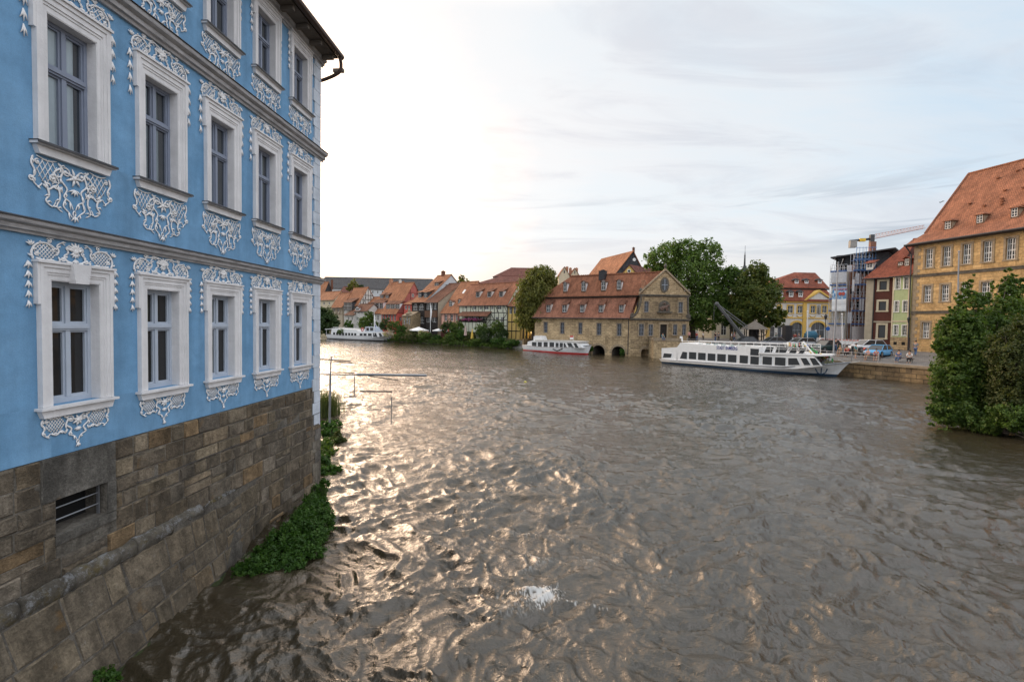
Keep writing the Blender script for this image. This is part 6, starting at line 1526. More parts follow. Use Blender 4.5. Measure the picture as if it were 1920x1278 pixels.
for (a, b) in (((1508, 641), (1563, 672)), ((1498, 644), (1510, 664)), ((1518, 655), (1556, 664)), ((1476, 641), (1507, 640))):
    a_, b_ = F.px(*a, c), F.px(*b, c); k = 13 if b[0]-a[0] > 30 else 6
    fl.mi = 1; fl.tube([(a_[0], c, a_[1]), ((a_[0]+b_[0])/2, c, (a_[1]+b_[1])/2-.2), (b_[0], c, b_[1])], .012, 3)
    for i in range(k):
        t_ = (i+.5)/k; s_ = a_[0]+(b_[0]-a_[0])*t_; z_ = a_[1]+(b_[1]-a_[1])*t_-.2*math.sin(math.pi*t_); fl.mi = rr.randrange(6)
        w_ = rr.uniform(.16, .26); fl.add([(s_-w_/2, c-.02, z_), (s_+w_/2, c+.02, z_), (s_+w_/2+.04, c+.08, z_-.38), (s_-w_/2+.04, c+.04, z_-.38)], [(0,1,2,3)])
fl.build('bunting', fm, root)
cu = bpy.data.curves.new('ship_name', 'FONT'); cu.body = 'STADT BAMBERG'; cu.extrude = .006; cu.offset = .015; cu.space_character = 1.1
tmp = bpy.data.objects.new('tmp', cu); COL.objects.link(tmp); bpy.context.view_layer.update()
tm = bpy.data.meshes.new_from_object(tmp.evaluated_get(bpy.context.evaluated_depsgraph_get())); bpy.data.objects.remove(tmp)
a_, b_ = F.px(1343.5, 655.3, n_), F.px(1382.5, 657.0, n_); xs = [v.co.x for v in tm.vertices]; hs = max(v.co.y for v in tm.vertices); sxx = (b_[0]-a_[0])/(max(xs)-min(xs)); hh = F.px(1363, 649.5, n_)[1]-F.px(1363, 655.0, n_)[1]
tb = MB(F); tb.add([(a_[0]+v.co.x*sxx, n_+.012+v.co.z, a_[1]+.08+(b_[1]-a_[1])*((v.co.x-xs[0])/(max(xs)-min(xs)))+v.co.y*hh*1.22/hs) for v in tm.vertices], [tuple(p.vertices) for p in tm.polygons])
tb.build('name_lettering', plain('navy_lettering', (.015, .02, .20), .5, 0), root)
m_ = MB(F); s_, z_ = F.px(1540, 697, -1.0); m_.tube([(s_-.5, -.75, z_+.35), (s_-.3, -.8, z_-.1), (s_, -.95, z_-.25), (s_+.35, -1.15, z_-.05), (s_+.5, -1.2, z_+.4)], .07, 5); m_.tube([(s_, -.93, z_-.25), (s_+.05, -.85, z_+.45)], .06, 5); m_.build('anchor', M['bootblue'], hu)
m_ = MB(F); m_.tube([(L*.62, -.10, .42), (L*.3, .0, .36), (.2, -.05, .32)], .04, 5); m_.build('fender_rail', M['hullcream'], hu)
# small ship beside the hall
root, F, L, c, hu = ship('small_tour_boat', 'small white tour boat with a red waterline beside the stone river hall', (979, 657.5), (1092, 665.5), 3.3, [(0, 1.15), (.3, 1.0), (.7, 1.15), (1, 1.75)], .7, M['bootred'])
BM = 3.3; n_ = -.25
P_ = side_poly(F, [(988, 650), (989.5, 640), (1002, 637.5), (1060, 640.5), (1083, 641.5), (1092, 652)], n_); m_ = MB(F); m_.prism(P_, n_, -BM-n_); m_.build('cabin', M['white'], root)
P_ = side_poly(F, [(1000, 638.5), (1000.5, 630.5), (1004, 629), (1012, 629.5), (1015, 637.5)], n_-.5); m_ = MB(F); m_.prism(P_, n_-.5, -BM-n_+.5); m_.build('funnel_box', M['white'], root)
P_ = side_poly(F, [(1003, 638.6), (1003, 636.9), (1060, 638.4), (1086, 640), (1086, 641.5)], n_+.08); m_ = MB(F); m_.prism(P_, n_+.08, -BM-n_-.08); m_.build('cabin_roof', M['offwhite'], root)
ship_windows(root, F, n_, [(997.5, 641, 1006, 650), (1008.5, 641, 1016, 650.3), (1019.5, 641.2, 1027, 650.5), (1030.5, 641.6, 1039, 650.8), (1042, 642.5, 1047.5, 651), (1049.5, 642.5, 1055.5, 651.2), [(1057, 651.5), (1063.5, 651.5), (1059, 643), (1057, 643)], [(1067, 651.5), (1076, 652), (1071, 642.8), (1063, 642.5)], [(1079.5, 652), (1085.5, 652), (1080, 643), (1075, 643)]], BM)
m_ = MB(F); a_ = F.px(1013, 639, n_); m_.tube([(a_[0], n_-.3, a_[1]), (a_[0]+6, n_-.3, a_[1]+.05)], .03, 5)
for i in range(5): m_.box(a_[0]+1+i*.9, a_[0]+1.5+i*.9, c-.5, c+.5, a_[1]-.1, a_[1]+.25)
m_.build('roof_gear', M['metal'], root)
m_ = MB(F); s_, z_ = F.px(1075, 637, c); m_.tube([(s_, c, z_-.6), (s_, c, z_+.8)], .025, 5); m_.build('flag_staff', M['white'], root)
m_ = MB(F); m_.mi = 0; m_.quad((s_, c, z_+.1), (s_-.7, c+.1, z_+.05), (s_-.7, c+.1, z_+.42), (s_, c, z_+.45)); m_.mi = 1; m_.quad((s_, c, z_+.45), (s_-.7, c+.1, z_+.42), (s_-.7, c+.1, z_+.75), (s_, c, z_+.8)); m_.build('flag', [M['white'], M['red']], root)
m_ = MB(F); a_, b_ = F.px(1038, 656, .05), F.px(1052, 655, .05); m_.tube([(a_[0]-.2, .03, a_[1]+.2), ((a_[0]+b_[0])/2, .1, a_[1]-.1), (b_[0]+.3, .03, b_[1]+.2)], .09, 5); m_.build('fender', M['rubber'], hu)
# far ship on the left
root, F, L, c, hu = ship('excursion_ship', 'long white excursion ship moored by the garden bank at far left', (611, 635.2), (718, 640.2), 4.4, [(0, 1.35), (.3, 1.2), (.8, 1.35), (1, 1.9)], 1.1, M['darkmetal'])
BM = 4.4; n_ = -.25
P_ = side_poly(F, [(620, 632), (621.5, 617), (626, 614.8), (668, 617.8), (671, 621.5), (718, 623), (719, 630), (700, 633)], n_); m_ = MB(F); m_.prism(P_, n_, -BM-n_); m_.build('cabin', M['white'], root)
P_ = side_poly(F, [(684, 622), (685, 613.5), (687, 612), (700, 612.5), (706, 622.5)], n_-.7); m_ = MB(F); m_.prism(P_, n_-.7, -BM-n_+.7); m_.build('wheelhouse', M['framegrey'], root)
P_ = side_poly(F, [(609, 617.8), (609, 616.8), (623.5, 615.2), (623.5, 616.2)], n_); m_ = MB(F); m_.prism(P_, n_, -BM-n_); s_, z_ = F.px(612, 617, n_); m_.tube([(s_, n_, z_), (s_, n_, z_-2)], .05, 5); m_.build('stern_awning', M['white'], root)
ship_windows(root, F, n_, [(624.5+i*5.65, 622.8+i*.22, 628.7+i*5.65, 629.8+i*.22) for i in range(8)] + [(674.5, 624.8, 680, 631), (681.6, 624.8, 687.5, 631.2), (690, 624.8, 697, 631.5), [(700, 631.5), (708, 631.6), (705, 624), (699, 624)], [(712, 631.6), (718, 631), (714, 624.2), (710, 624.2)]], BM)
ship_windows(root, F, n_-.7, [(687, 614, 692, 620), (694, 614, 700, 620)], BM, False)
m_ = MB(F); a_, b_ = F.px(624, 613, n_), F.px(683, 616, n_)
for f_ in (0, .5): m_.tube([(a_[0], n_-.1, a_[1]-f_), (b_[0], n_-.1, b_[1]-f_)], .04, 4)
for i in range(13): t_ = i/12; m_.tube([(a_[0]+(b_[0]-a_[0])*t_, n_-.1, a_[1]+(b_[1]-a_[1])*t_), (a_[0]+(b_[0]-a_[0])*t_, n_-.1, a_[1]+(b_[1]-a_[1])*t_-.9)], .03, 4)
m_.build('deck_railing', M['white'], root)
m_ = MB(F); s_, z_ = F.px(680, 617.5, n_); pts = [(s_+.42*math.cos(a), n_+.1, z_+.42*math.sin(a)) for a in [i*math.pi/6 for i in range(13)]]; m_.tube(pts, .12, 6); m_.build('life_ring', M['red'], root)
m_ = MB(F); a_ = F.px(704, 607, c); b_ = F.px(712, 624, c); m_.tube([(a_[0], c, a_[1]), (b_[0], c, b_[1])], .06, 5); m_.mi = 1
for i in range(5): t_ = i/5; s_, z_ = a_[0]+(b_[0]-a_[0])*t_, a_[1]+(b_[1]-a_[1])*t_; m_.mi = 1+i % 2; m_.box(s_-.5, s_-.1, c-.05, c+.05, z_-.5, z_)
m_.build('flag_mast', [M['white'], M['red'], fm[2]], root)
# skiffs and stage by the garden
def skiff(label, a, b, w_, hmat, cat='boat'):
    F = Fr(atZ(a[0], a[1], 0), atZ(b[0], b[1], 0)); L = F.L; m_ = MB(F); pts = []
    for i in range(9):
        t = i/8; h = w_/2*(1-abs(2*t-1)**2.4*.75); up = .42+.25*abs(2*t-1)**2
        pts += [(t*L*.9+L*.05, -w_/2-h*.7, -.1), (t*L, -w_/2-h, up), (t*L, -w_/2+h, up), (t*L*.9+L*.05, -w_/2+h*.7, -.1)]
    fs = [(i*4+j, i*4+(j+1) % 4, i*4+4+(j+1) % 4, i*4+4+j) for i in range(8) for j in (0, 2, 3)] + [(0,1,2,3), (32,35,34,33)]
    m_.add(pts, fs); r_ = thing('skiff', label, cat, tuple(F.P((L/2, -w_/2, 0)))); m_.build('hull', hmat, r_)
    m_ = MB(F)
    for t in (.3, .55, .8): m_.box(L*t-.12, L*t+.12, -w_*.9, -w_*.1, .25, .31)
    m_.build('thwarts', M['brownwood'], r_)
skiff('long brown wooden skiff by the garden bank, the left one of two', (753, 640.5), (782, 641.8), 1.5, M['brownwood'])
skiff('long brown wooden skiff by the garden bank, the right one below the white parasol', (784, 641.5), (812, 642.6), 1.5, plain('reddish_wood', (.22, .11, .08), .8))
skiff('pale blue dinghy moored at the bow of the excursion ship', (719, 638), (731, 639), 1.6, plain('pale_blue_hull', (.30, .42, .52), .6))
def parasol(label, px, py_top, py_base, Y, hw, rise, mat, closed=False):
    t_, b_ = atY(px, py_top, Y), atY(px, py_base, Y); r_ = thing('parasol', label, 'parasol', tuple(b_)); m_ = MB(); m_.tube([b_, t_], .05, 6); m_.build('pole', M['brownwood'], r_)
    m_ = MB()
    if closed: m_.lathe([(.35, t_.z-2.2), (.25, t_.z-1.2), (.05, t_.z)], (t_.x, t_.y, 0), 8)
    else:
        k = 8; pts = [(t_.x, t_.y, t_.z)] + [(t_.x+hw*math.cos(2*math.pi*i/k), t_.y+hw*math.sin(2*math.pi*i/k), t_.z-rise) for i in range(k)] + [(t_.x+hw*math.cos(2*math.pi*i/k), t_.y+hw*math.sin(2*math.pi*i/k), t_.z-rise-.16) for i in range(k)] + [(t_.x, t_.y, t_.z-.12)]
        m_.add(pts, [(0, 1+i, 1+(i+1) % k) for i in range(k)] + [(1+i, 9+i, 9+(i+1) % k, 1+(i+1) % k) for i in range(k)] + [(17, 9+(i+1) % k, 9+i) for i in range(k)])
    m_.build('canopy', mat, r_)
parasol('big open white parasol in the garden in front of the black boarded house', 785, 612.5, 634, 121, 2.6, .85, M['white'])
parasol('white parasol shading tables right of the big open one', 822, 615.5, 630, 118, 1.5, .5, M['white'])
parasol('closed yellow parasol under the timber house balcony', 885.5, 616, 627, 107, 1, 1, plain('yellow_cloth', (.62, .42, .08), .8), True)
parasol('closed pinkish parasol left of the yellow one', 873, 610, 630, 107, 1, 1, plain('pinkish_cloth', (.45, .33, .30), .8), True)
for k_, (px_, y0_, y1_, Y_, lab) in enumerate(((807, 568, 621, 118, 'thin pole with a furled white flag before the dark wooden house'), (701.5, 586, 620, 126, 'thin flag pole behind the excursion ship'))):
    a_, b_ = atY(px_, y0_, Y_), atY(px_, y1_+8, Y_); r_ = thing('flag_pole', lab, 'flag pole', tuple(b_)); m_ = MB(); m_.tube([b_, a_], .06, 6); m_.build('pole', M['white'], r_)
    m_ = MB(); m_.tube([V(a_.x+.1, a_.y, a_.z-.6), V(a_.x+.25, a_.y-.1, a_.z-2.2), V(a_.x+.12, a_.y, a_.z-4.5)], [.08, .22, .06], 6); m_.build('flag', M['white'], r_)
# ---------------- people
SKIN = plain('skin', (.50, .29, .20), .6, .05, 3, 0); HAIR = {k: plain(k+'_hair', c, .8, .2, 5, 0) for k, c in (('dark', (.03, .02, .015)), ('fair', (.35, .24, .12)), ('grey', (.30, .29, .28)))}
CL = {k: plain(k+'_cloth', c, .85, .1, 3, 0) for k, c in (('white', (.65, .65, .64)), ('blue', (.04, .12, .32)), ('denim', (.08, .13, .24)), ('black', (.02, .02, .022)), ('red', (.42, .05, .05)), ('pink', (.55, .28, .27)), ('khaki', (.28, .23, .14)), ('grey', (.20, .20, .21)), ('teal', (.05, .22, .24)))}
def skin_mesh(name, verts, edges, radii, root_i=0, lvl=1):
    me = bpy.data.meshes.new(name); me.from_pydata(verts, edges, []); o = bpy.data.objects.new('tmp_'+name, me); COL.objects.link(o)
    md = o.modifiers.new('s', 'SKIN'); md.use_smooth_shade = True
    for i, r in enumerate(radii):
        me.skin_vertices[0].data[i].radius = (r, r) if not hasattr(r, '__len__') else r
        me.skin_vertices[0].data[i].use_root = (i == root_i)
    sb = o.modifiers.new('d', 'SUBSURF'); sb.levels = lvl; sb.render_levels = lvl
    bpy.context.view_layer.update(); r_ = bpy.data.meshes.new_from_object(o.evaluated_get(bpy.context.evaluated_depsgraph_get()))
    r_.name = name; bpy.data.objects.remove(o); r_.materials.clear(); r_.materials.append(None); return r_
def pose(kind):
    """joints; facing -Y"""
    hz_ = {'stand': .92, 'sit': .50, 'walk': .90}[kind]; J = {}
    lean = {'stand': 0, 'sit': -.10, 'walk': -.04}[kind]
    J['pel'] = (0, 0, hz_); J['spi'] = (0, lean*.4, hz_+.22); J['che'] = (0, lean, hz_+.44); J['nek'] = (0, lean*1.1, hz_+.56); J['hb'] = (0, lean*1.2-.01, hz_+.64); J['hm'] = (0, lean*1.2-.03, hz_+.72); J['ht'] = (0, lean*1.2-.01, hz_+.79)
    J['nose'] = (0, lean*1.2-.115, hz_+.70)
    for sg, s in ((1, 'L'), (-1, 'R')):
        J['sh'+s] = (sg*.17, lean, hz_+.48)
        if kind == 'sit': J['el'+s] = (sg*.23, lean-.10, hz_+.24); J['wr'+s] = (sg*.13, lean-.30, hz_+.15); hd = (-.05*sg, -.07, -.02)
        elif kind == 'walk': J['el'+s] = (sg*.23, -.04-.10*sg, hz_+.24); J['wr'+s] = (sg*.21, -.10-.18*sg, hz_+.05); hd = (0, -.03, -.08)
        else: J['el'+s] = (sg*.24, .02, hz_+.22); J['wr'+s] = (sg*.22, -.06, hz_-.02); hd = (0, -.02, -.09)
        w = J['wr'+s]; J['pa'+s] = tuple(w[i]+hd[i] for i in range(3))
        for k in range(5): J['f%d%s' % (k, s)] = (J['pa'+s][0]+hd[0]*.9+(k-2)*.018 if k else J['pa'+s][0]-sg*.045, J['pa'+s][1]+hd[1]*.9-.02-(0 if k else .02), J['pa'+s][2]+hd[2]*(.9-.1*abs(k-2)))
        J['hp'+s] = (sg*.09, 0, hz_-.04)
        if kind == 'sit': J['kn'+s] = (sg*.13, -.44, hz_-.02); J['an'+s] = (sg*.12, -.42-.06*sg, .09); J['to'+s] = (sg*.13, -.60-.06*sg, .03)
        elif kind == 'walk': J['kn'+s] = (sg*.09, -.10-.14*sg, .48); J['an'+s] = (sg*.09, .02-.26*sg, .09); J['to'+s] = (sg*.10, -.14-.26*sg, .03)
        else: J['kn'+s] = (sg*.10, -.02, .48); J['an'+s] = (sg*.11, .03, .08); J['to'+s] = (sg*.13, -.13, .03)
    return J
R0 = {'pel': (.14, .11), 'spi': (.12, .09), 'che': (.15, .10), 'nek': .055, 'hb': .065, 'hm': (.085, .095), 'ht': .06, 'nose': .012, 'sh': .06, 'el': .042, 'wr': .028, 'pa': (.038, .016), 'hp': .085, 'kn': .055, 'an': .038, 'to': .03}
def rad(k): 
    if k[0] == 'f' and k[1].isdigit(): return .009
    return R0[k] if k in R0 else R0[k[:-1]]
PM = {}
def person_meshes(kind):
    J = pose(kind)
    def mk(nm, keys, edges, f=1.0, add=0):
        idx = {k: i for i, k in enumerate(keys)}
        rr_ = [tuple(x*f+add for x in rad(k)) if hasattr(rad(k), '__len__') else rad(k)*f+add for k in keys]
        return skin_mesh(nm+'_'+kind, [J[k] for k in keys], [(idx[a], idx[b]) for a, b in edges], rr_)
    keys = list(J.keys()); e = [('pel', 'spi'), ('spi', 'che'), ('che', 'nek'), ('nek', 'hb'), ('hb', 'hm'), ('hm', 'ht'), ('hm', 'nose')]
    for s in 'LR': e += [('che', 'sh'+s), ('sh'+s, 'el'+s), ('el'+s, 'wr'+s), ('wr'+s, 'pa'+s), ('pel', 'hp'+s), ('hp'+s, 'kn'+s), ('kn'+s, 'an'+s), ('an'+s, 'to'+s)] + [('pa'+s, 'f%d%s' % (k, s)) for k in range(5)]
    body = mk('body', keys, e, .93)
    sh = mk('shirt', ['pel', 'spi', 'che', 'shL', 'shR', 'elL', 'elR'], [('pel', 'spi'), ('spi', 'che'), ('che', 'shL'), ('che', 'shR'), ('shL', 'elL'), ('shR', 'elR')], 1.05, .006)
    tr_ = mk('trousers', ['pel', 'hpL', 'hpR', 'knL', 'knR', 'anL', 'anR'], [('pel', 'hpL'), ('pel', 'hpR'), ('hpL', 'knL'), ('hpR', 'knR'), ('knL', 'anL'), ('knR', 'anR')], 1.06, .007)
    sho = mk('shorts', ['pel', 'hpL', 'hpR', 'knL', 'knR'], [('pel', 'hpL'), ('pel', 'hpR'), ('hpL', 'knL'), ('hpR', 'knR')], 1.08, .010)
    h = J['hm']; b = bmesh.new(); bmesh.ops.create_uvsphere(b, u_segments=12, v_segments=8, radius=.115)
    bmesh.ops.delete(b, geom=[v for v in b.verts if v.co.z < .0 and v.co.y < .03 or v.co.z < -.07], context='VERTS')
    for v in b.verts: v.co = (v.co.x*.92+h[0], v.co.y+h[1]+.012, v.co.z+h[2]+.012)
    hm = bpy.data.meshes.new('hair_'+kind); b.to_mesh(hm); b.free(); hm.materials.append(None)
    return dict(body=body, shirt=sh, trousers=tr_, shorts=sho, hair=hm)
for k in ('stand', 'sit', 'walk'): PM[k] = person_meshes(k)
def person(label, p, rz, kind, shirt, legs, hair, shorts=False, sc_=1.0, group=None):
    r_ = thing('person', label, 'person', tuple(p), group); r_.rotation_euler = (0, 0, rz); r_.scale = (sc_,)*3
    for nm, mt in (('body', SKIN), ('shirt', CL[shirt]), ('shorts' if shorts else 'trousers', CL[legs]), ('hair', HAIR[hair])):
        o = bpy.data.objects.new(nm, PM[kind][nm]); COL.objects.link(o); o.parent = r_; o.material_slots[0].link = 'OBJECT'; o.material_slots[0].material = mt
QD = qi  # into the land
rq = math.atan2(-QD.x, QD.y)  # facing: -Y local turned towards the river
def bench(label, px, py, rz):
    p = onground(px, py); r_ = thing('bench', label, 'bench', tuple(p)); r_.rotation_euler = (0, 0, rz); ORG[r_.name] = V(0, 0, 0)
    m_ = MB(); 
    for y_ in (-.18, -.06, .06, .18): m_.box(-.9, .9, y_-.05, y_+.05, .41, .45)
    m_.build('seat', M['brownwood'], r_)
    for x_ in (-.7, .7): m_ = MB(); m_.box(x_-.04, x_+.04, -.2, .2, .35, .41); m_.box(x_-.04, x_+.04, -.18, -.10, 0, .35); m_.box(x_-.04, x_+.04, .10, .18, 0, .35); m_.build('leg', M['concrete'], r_)
    return p
face = rq
pb = bench('bench by the quay railing with a person in a blue shirt sitting on it', 1695, 679, face)
ux = V(math.cos(face), math.sin(face), 0)
person('person in blue shirt and jeans sitting on the bench by the railing', pb-ux*.45+V(0, 0, -.03), face, 'sit', 'blue', 'denim', 'dark')
person('person in white top and black trousers sitting at the bench end', pb+ux*.5+V(0, 0, -.03), face+.3, 'sit', 'white', 'black', 'dark')
pb = bench('bench with two bare legged people, left of the one with the blue shirted person', 1636, 675, face)
person('person in pink top and shorts sitting on the left bench end', pb-ux*.4+V(0, 0, -.03), face-.2, 'sit', 'pink', 'khaki', 'fair', True)
person('person in red top leaning forward on the bench beside the pink top', pb+ux*.4+V(0, 0, -.03), face+.2, 'sit', 'red', 'black', 'dark', True)
pb = bench('bench with seated people right of the ship bow', 1584, 668, face)
person('person in khaki top sitting near the ship bow', pb-ux*.5+V(0, 0, -.03), face, 'sit', 'khaki', 'khaki', 'fair', True)
person('person in dark red top sitting near the ship bow beside the khaki top', pb+ux*.3+V(0, 0, -.03), face+.1, 'sit', 'red', 'black', 'dark')
for (x_, y_, rz, k, s_, l_, h_, sh_, lab) in (
    (1341, 641, .5, 'stand', 'black', 'denim', 'dark', 0, 'person in black standing left of the old harbour crane'), (1347, 641, -.8, 'stand', 'grey', 'black', 'dark', 0, 'person in grey next to the one in black near the crane'),
    (1371, 642, 1.2, 'walk', 'white', 'khaki', 'fair', 1, 'person in white shirt walking behind the ship deck'), (1376, 642, 1.1, 'walk', 'pink', 'denim', 'fair', 0, 'person in pink walking beside the white shirt'),
    (1455, 642, -1.3, 'walk', 'teal', 'black', 'dark', 0, 'person in teal walking past the parked cars'), (1497, 641, .2, 'stand', 'grey', 'denim', 'grey', 0, 'grey haired person standing by the barrier'),
    (1519, 645, 2.0, 'walk', 'white', 'denim', 'dark', 0, 'person in white walking by the red and white barrier'), (1527, 646, 1.8, 'walk', 'black', 'black', 'fair', 0, 'fair haired person in black by the red and white barrier'),
    (1306, 640, .3, 'stand', 'red', 'denim', 'dark', 0, 'person in red standing under the big plane tree'), (1466, 643, .8, 'walk', 'blue', 'khaki', 'fair', 1, 'person in blue shirt and shorts walking left of the dark column'), (1490, 643, -.5, 'stand', 'red', 'black', 'dark', 0, 'person in red standing right of the dark column'),
    (1508, 646, .4, 'stand', 'khaki', 'denim', 'dark', 0, 'person in khaki standing by the thin white flag pole'), (1536, 652, 1.5, 'walk', 'white', 'black', 'fair', 0, 'fair haired person in white walking behind the ship bunting'),
    (1566, 660, -.9, 'stand', 'black', 'denim', 'dark', 0, 'person in black standing at the foot of the tall mast'), (1604, 672, .6, 'stand', 'teal', 'khaki', 'dark', 1, 'person in teal with bare legs standing among the motorcycles'), (1716, 667, 2.2, 'walk', 'grey', 'denim', 'dark', 0, 'person in grey walking on the quay before the sandstone building'),
    (1318, 640, .9, 'stand', 'white', 'black', 'dark', 0, 'person in white standing under the big plane tree')):
    person(lab, onground(x_, y_), rz, k, s_, l_, h_, bool(sh_))
p = F2.P((F2.s_at(1226.5), 4.4, zt_-.02)); person('person in blue sitting on the terrace parapet', V(p.x, p.y, zt_-.05), 0.2, 'sit', 'teal', 'denim', 'dark')
p = F2.P((F2.s_at(1279), 3.2, zt_)); person('person in pink standing on the terrace right of the door', V(p.x, p.y, zt_-.05), .3, 'stand', 'pink', 'black', 'dark')
p = F2.P((F2.s_at(1264), 3.4, 0)); r_ = thing('menu_board', 'small white folding board on the terrace beside the door', 'sign', (p.x, p.y, zt_-.05)); m_ = MB(); m_.add([(p.x-.25, p.y-.25, zt_-.05), (p.x+.25, p.y-.25, zt_-.05), (p.x+.22, p.y, zt_+.75), (p.x-.22, p.y, zt_+.75), (p.x-.25, p.y+.25, zt_-.05), (p.x+.25, p.y+.25, zt_-.05)], [(0,1,2,3), (3,2,5,4)]); m_.build('board', M['white'], r_)
# ---------------- cars, motorcycles
def car(label, px, py, rz, paint, L=4.2, Hh=1.5, hatch=True, cat='car', W=1.75):
    p = onground(px, py); r_ = thing('parked_car', label, cat, tuple(p), 'cars parked along the quay'); ORG[r_.name] = V(0, 0, 0); r_.rotation_euler = (0, 0, rz)
    m_ = MB(); st_ = [(-.5, .45, .62, .80), (-.47, .28, .80, .93), (-.38, .22, .92 if hatch else .86, 1), (-.15, .2, .90, 1), (.15, .2, .88, 1), (.33, .22, .82, .98), (.45, .28, .70, .90), (.5, .42, .56, .74)]
    pts = []
    for (t, z0, z1, w) in st_:
        x = t*L; h = w*W/2; k = Hh/1.5; z0 *= k; z1 *= k
        pts += [(x, -h*.93, z0), (x, -h, z0+.12), (x, -h, (z0+z1)/2), (x, -h*.9, z1), (x, 0, z1+.03), (x, h*.9, z1), (x, h, (z0+z1)/2), (x, h, z0+.12), (x, h*.93, z0)]
    n = 9; m_.add(pts, [(i*n+j, i*n+(j+1) % n, (i+1)*n+(j+1) % n, (i+1)*n+j) for i in range(7) for j in range(n)] + [tuple(range(n))[::-1], tuple(7*n+j for j in range(n))])
    m_.build('body', paint, r_, smooth=True)
    k = Hh/1.5; m_ = MB(); a, b, c, d = (-.46, -.36, .05, .27) if hatch else (-.34, -.20, .06, .26)
    q = [(a*L, .86*k), (b*L, Hh-.05), (c*L, Hh-.04), (d*L, .84*k)]; w0, w1 = W*.44, W*.34
    def cab(mb, f, dz):
        mb.add([(q[0][0], -w0*f, q[0][1]), (q[1][0], -w1*f, q[1][1]+dz), (q[2][0], -w1*f, q[2][1]+dz), (q[3][0], -w0*f, q[3][1]), (q[0][0], w0*f, q[0][1]), (q[1][0], w1*f, q[1][1]+dz), (q[2][0], w1*f, q[2][1]+dz), (q[3][0], w0*f, q[3][1])],
               [(0,1,2,3), (4,7,6,5), (0,4,5,1), (1,5,6,2), (2,6,7,3), (3,7,4,0)])
    cab(m_, 1, 0); m_.build('windows', M['farglass'], r_)
    m_ = MB(); m_.box(q[1][0]-.03, q[2][0]+.03, -w1-.02, w1+.02, Hh-.055, Hh)
    for sg in (-1, 1):
        for (A_, B_) in ((q[0], q[1]), (q[3], q[2]), (((q[0][0]+q[3][0])/2, .86*k), ((q[1][0]+q[2][0])/2, Hh-.04))): m_.tube([(A_[0], sg*(w0+.005), A_[1]), (B_[0], sg*(w1+.005), B_[1])], .035, 4)
    m_.build('roof', paint, r_)
    for sx in (-.31, .31):
        for sy in (-1, 1):
            m_ = MB(); m_.lathe([(.2, -.1), (.31, -.1), (.32, .1), (.2, .1)], (sx*L, sy*(W/2-.10), .32), 16, 'y'); w = m_.build('wheel', M['rubber'], r_)
            m_ = MB(); m_.lathe([(.05, -.105), (.2, -.105), (.2, .105), (.05, .105)], (sx*L, sy*(W/2-.10), .32), 12, 'y'); m_.build('rim', M['metal'], w)
    for sy in (-1, 1):
        m_ = MB(); m_.box(L*.465, L*.485, sy*W*.36-.14, sy*W*.36+.14, .58*k, .70*k); m_.build('headlight', M['white'], r_)
        m_ = MB(); m_.box(-L*.495, -L*.475, sy*W*.36-.12, sy*W*.36+.12, .62*k, .78*k); m_.build('tail_light', M['red'], r_)
    m_ = MB(); m_.box(-L*.505, -L*.49, -.26, .26, .50, .60); m_.build('number_plate', M['white'], r_)
    return r_
PT = {k: (lambda n_, c: plain(n_, c, .28, .03, 2, 0, 0, .5))(k+'_car_paint', c) for k, c in (('white', (.68, .68, .68)), ('darkgreen', (.015, .035, .035)), ('silver', (.35, .36, .37)), ('black', (.02, .02, .022)), ('skyblue', (.08, .32, .58)), ('grey', (.12, .12, .13)))}
car('white car parked before the maroon house, behind the sky blue car', 1624, 660, math.radians(187), PT['white'], 4.6, 1.55)
car('sky blue car in front of the white car beside the benches', 1646, 668, math.radians(212), PT['skyblue'], 3.9, 1.35)
car('dark green car parked behind the bunting of the ship', 1548, 659, math.radians(200), PT['darkgreen'], 4.2, 1.5)
car('silver car parked right of the dark column', 1500, 652, math.radians(190), PT['silver'], 4.3, 1.45)
car('black car parked under the trees, leftmost of the parked cars', 1398, 648, math.radians(178), PT['black'], 4.4, 1.45, False)
car('grey car parked between the old crane and the dark column', 1448, 650, math.radians(183), PT['grey'], 4.5, 1.45, False)
def motorcycle(label, px, py, rz, col):
    p = onground(px, py); r_ = thing('motorcycle', label, 'motorcycle', tuple(p), 'motorcycles parked on the quay'); ORG[r_.name] = V(0, 0, 0); r_.rotation_euler = (0, 0, rz)
    for x_ in (-.68, .68):
        m_ = MB(); m_.tube([(x_+.27*math.cos(a), 0, .31+.27*math.sin(a)) for a in [i*math.pi/8 for i in range(17)]], .055, 6); w = m_.build('wheel', M['rubber'], r_)
        m_ = MB(); m_.lathe([(.03, -.03), (.2, -.01), (.2, .01), (.03, .03)], (x_, 0, .31), 10, 'y'); m_.build('rim', M['metal'], w)
    m_ = MB(); m_.tube([(-.68, .06, .31), (-.1, .1, .45), (.3, .0, .85), (.68, .08, .31)], .04, 5); m_.tube([(-.68, -.06, .31), (-.1, -.1, .45), (.3, 0, .85), (.68, -.08, .31)], .04, 5); m_.lathe([(.05, -.2), (.2, -.15), (.2, .15), (.05, .2)], (0, 0, .42), 8, 'x'); m_.build('frame', M['darkmetal'], r_)
    m_ = MB(); m_.tube([(-.1, 0, .78), (.1, 0, .88), (.35, 0, .84)], [.11, .17, .10], 8); m_.build('tank', col, r_)
    m_ = MB(); m_.tube([(-.75, 0, .88), (-.45, 0, .80), (-.1, 0, .80)], [.08, .13, .10], 6); m_.build('seat', M['rubber'], r_)
    m_ = MB(); m_.tube([(.25, -.36, 1.05), (.38, -.12, 1.0), (.38, .12, 1.0), (.25, .36, 1.05)], .025, 5); m_.tube([(.38, 0, 1.0), (.45, 0, .85)], .09, 8); m_.build('handlebar', M['darkmetal'], r_)
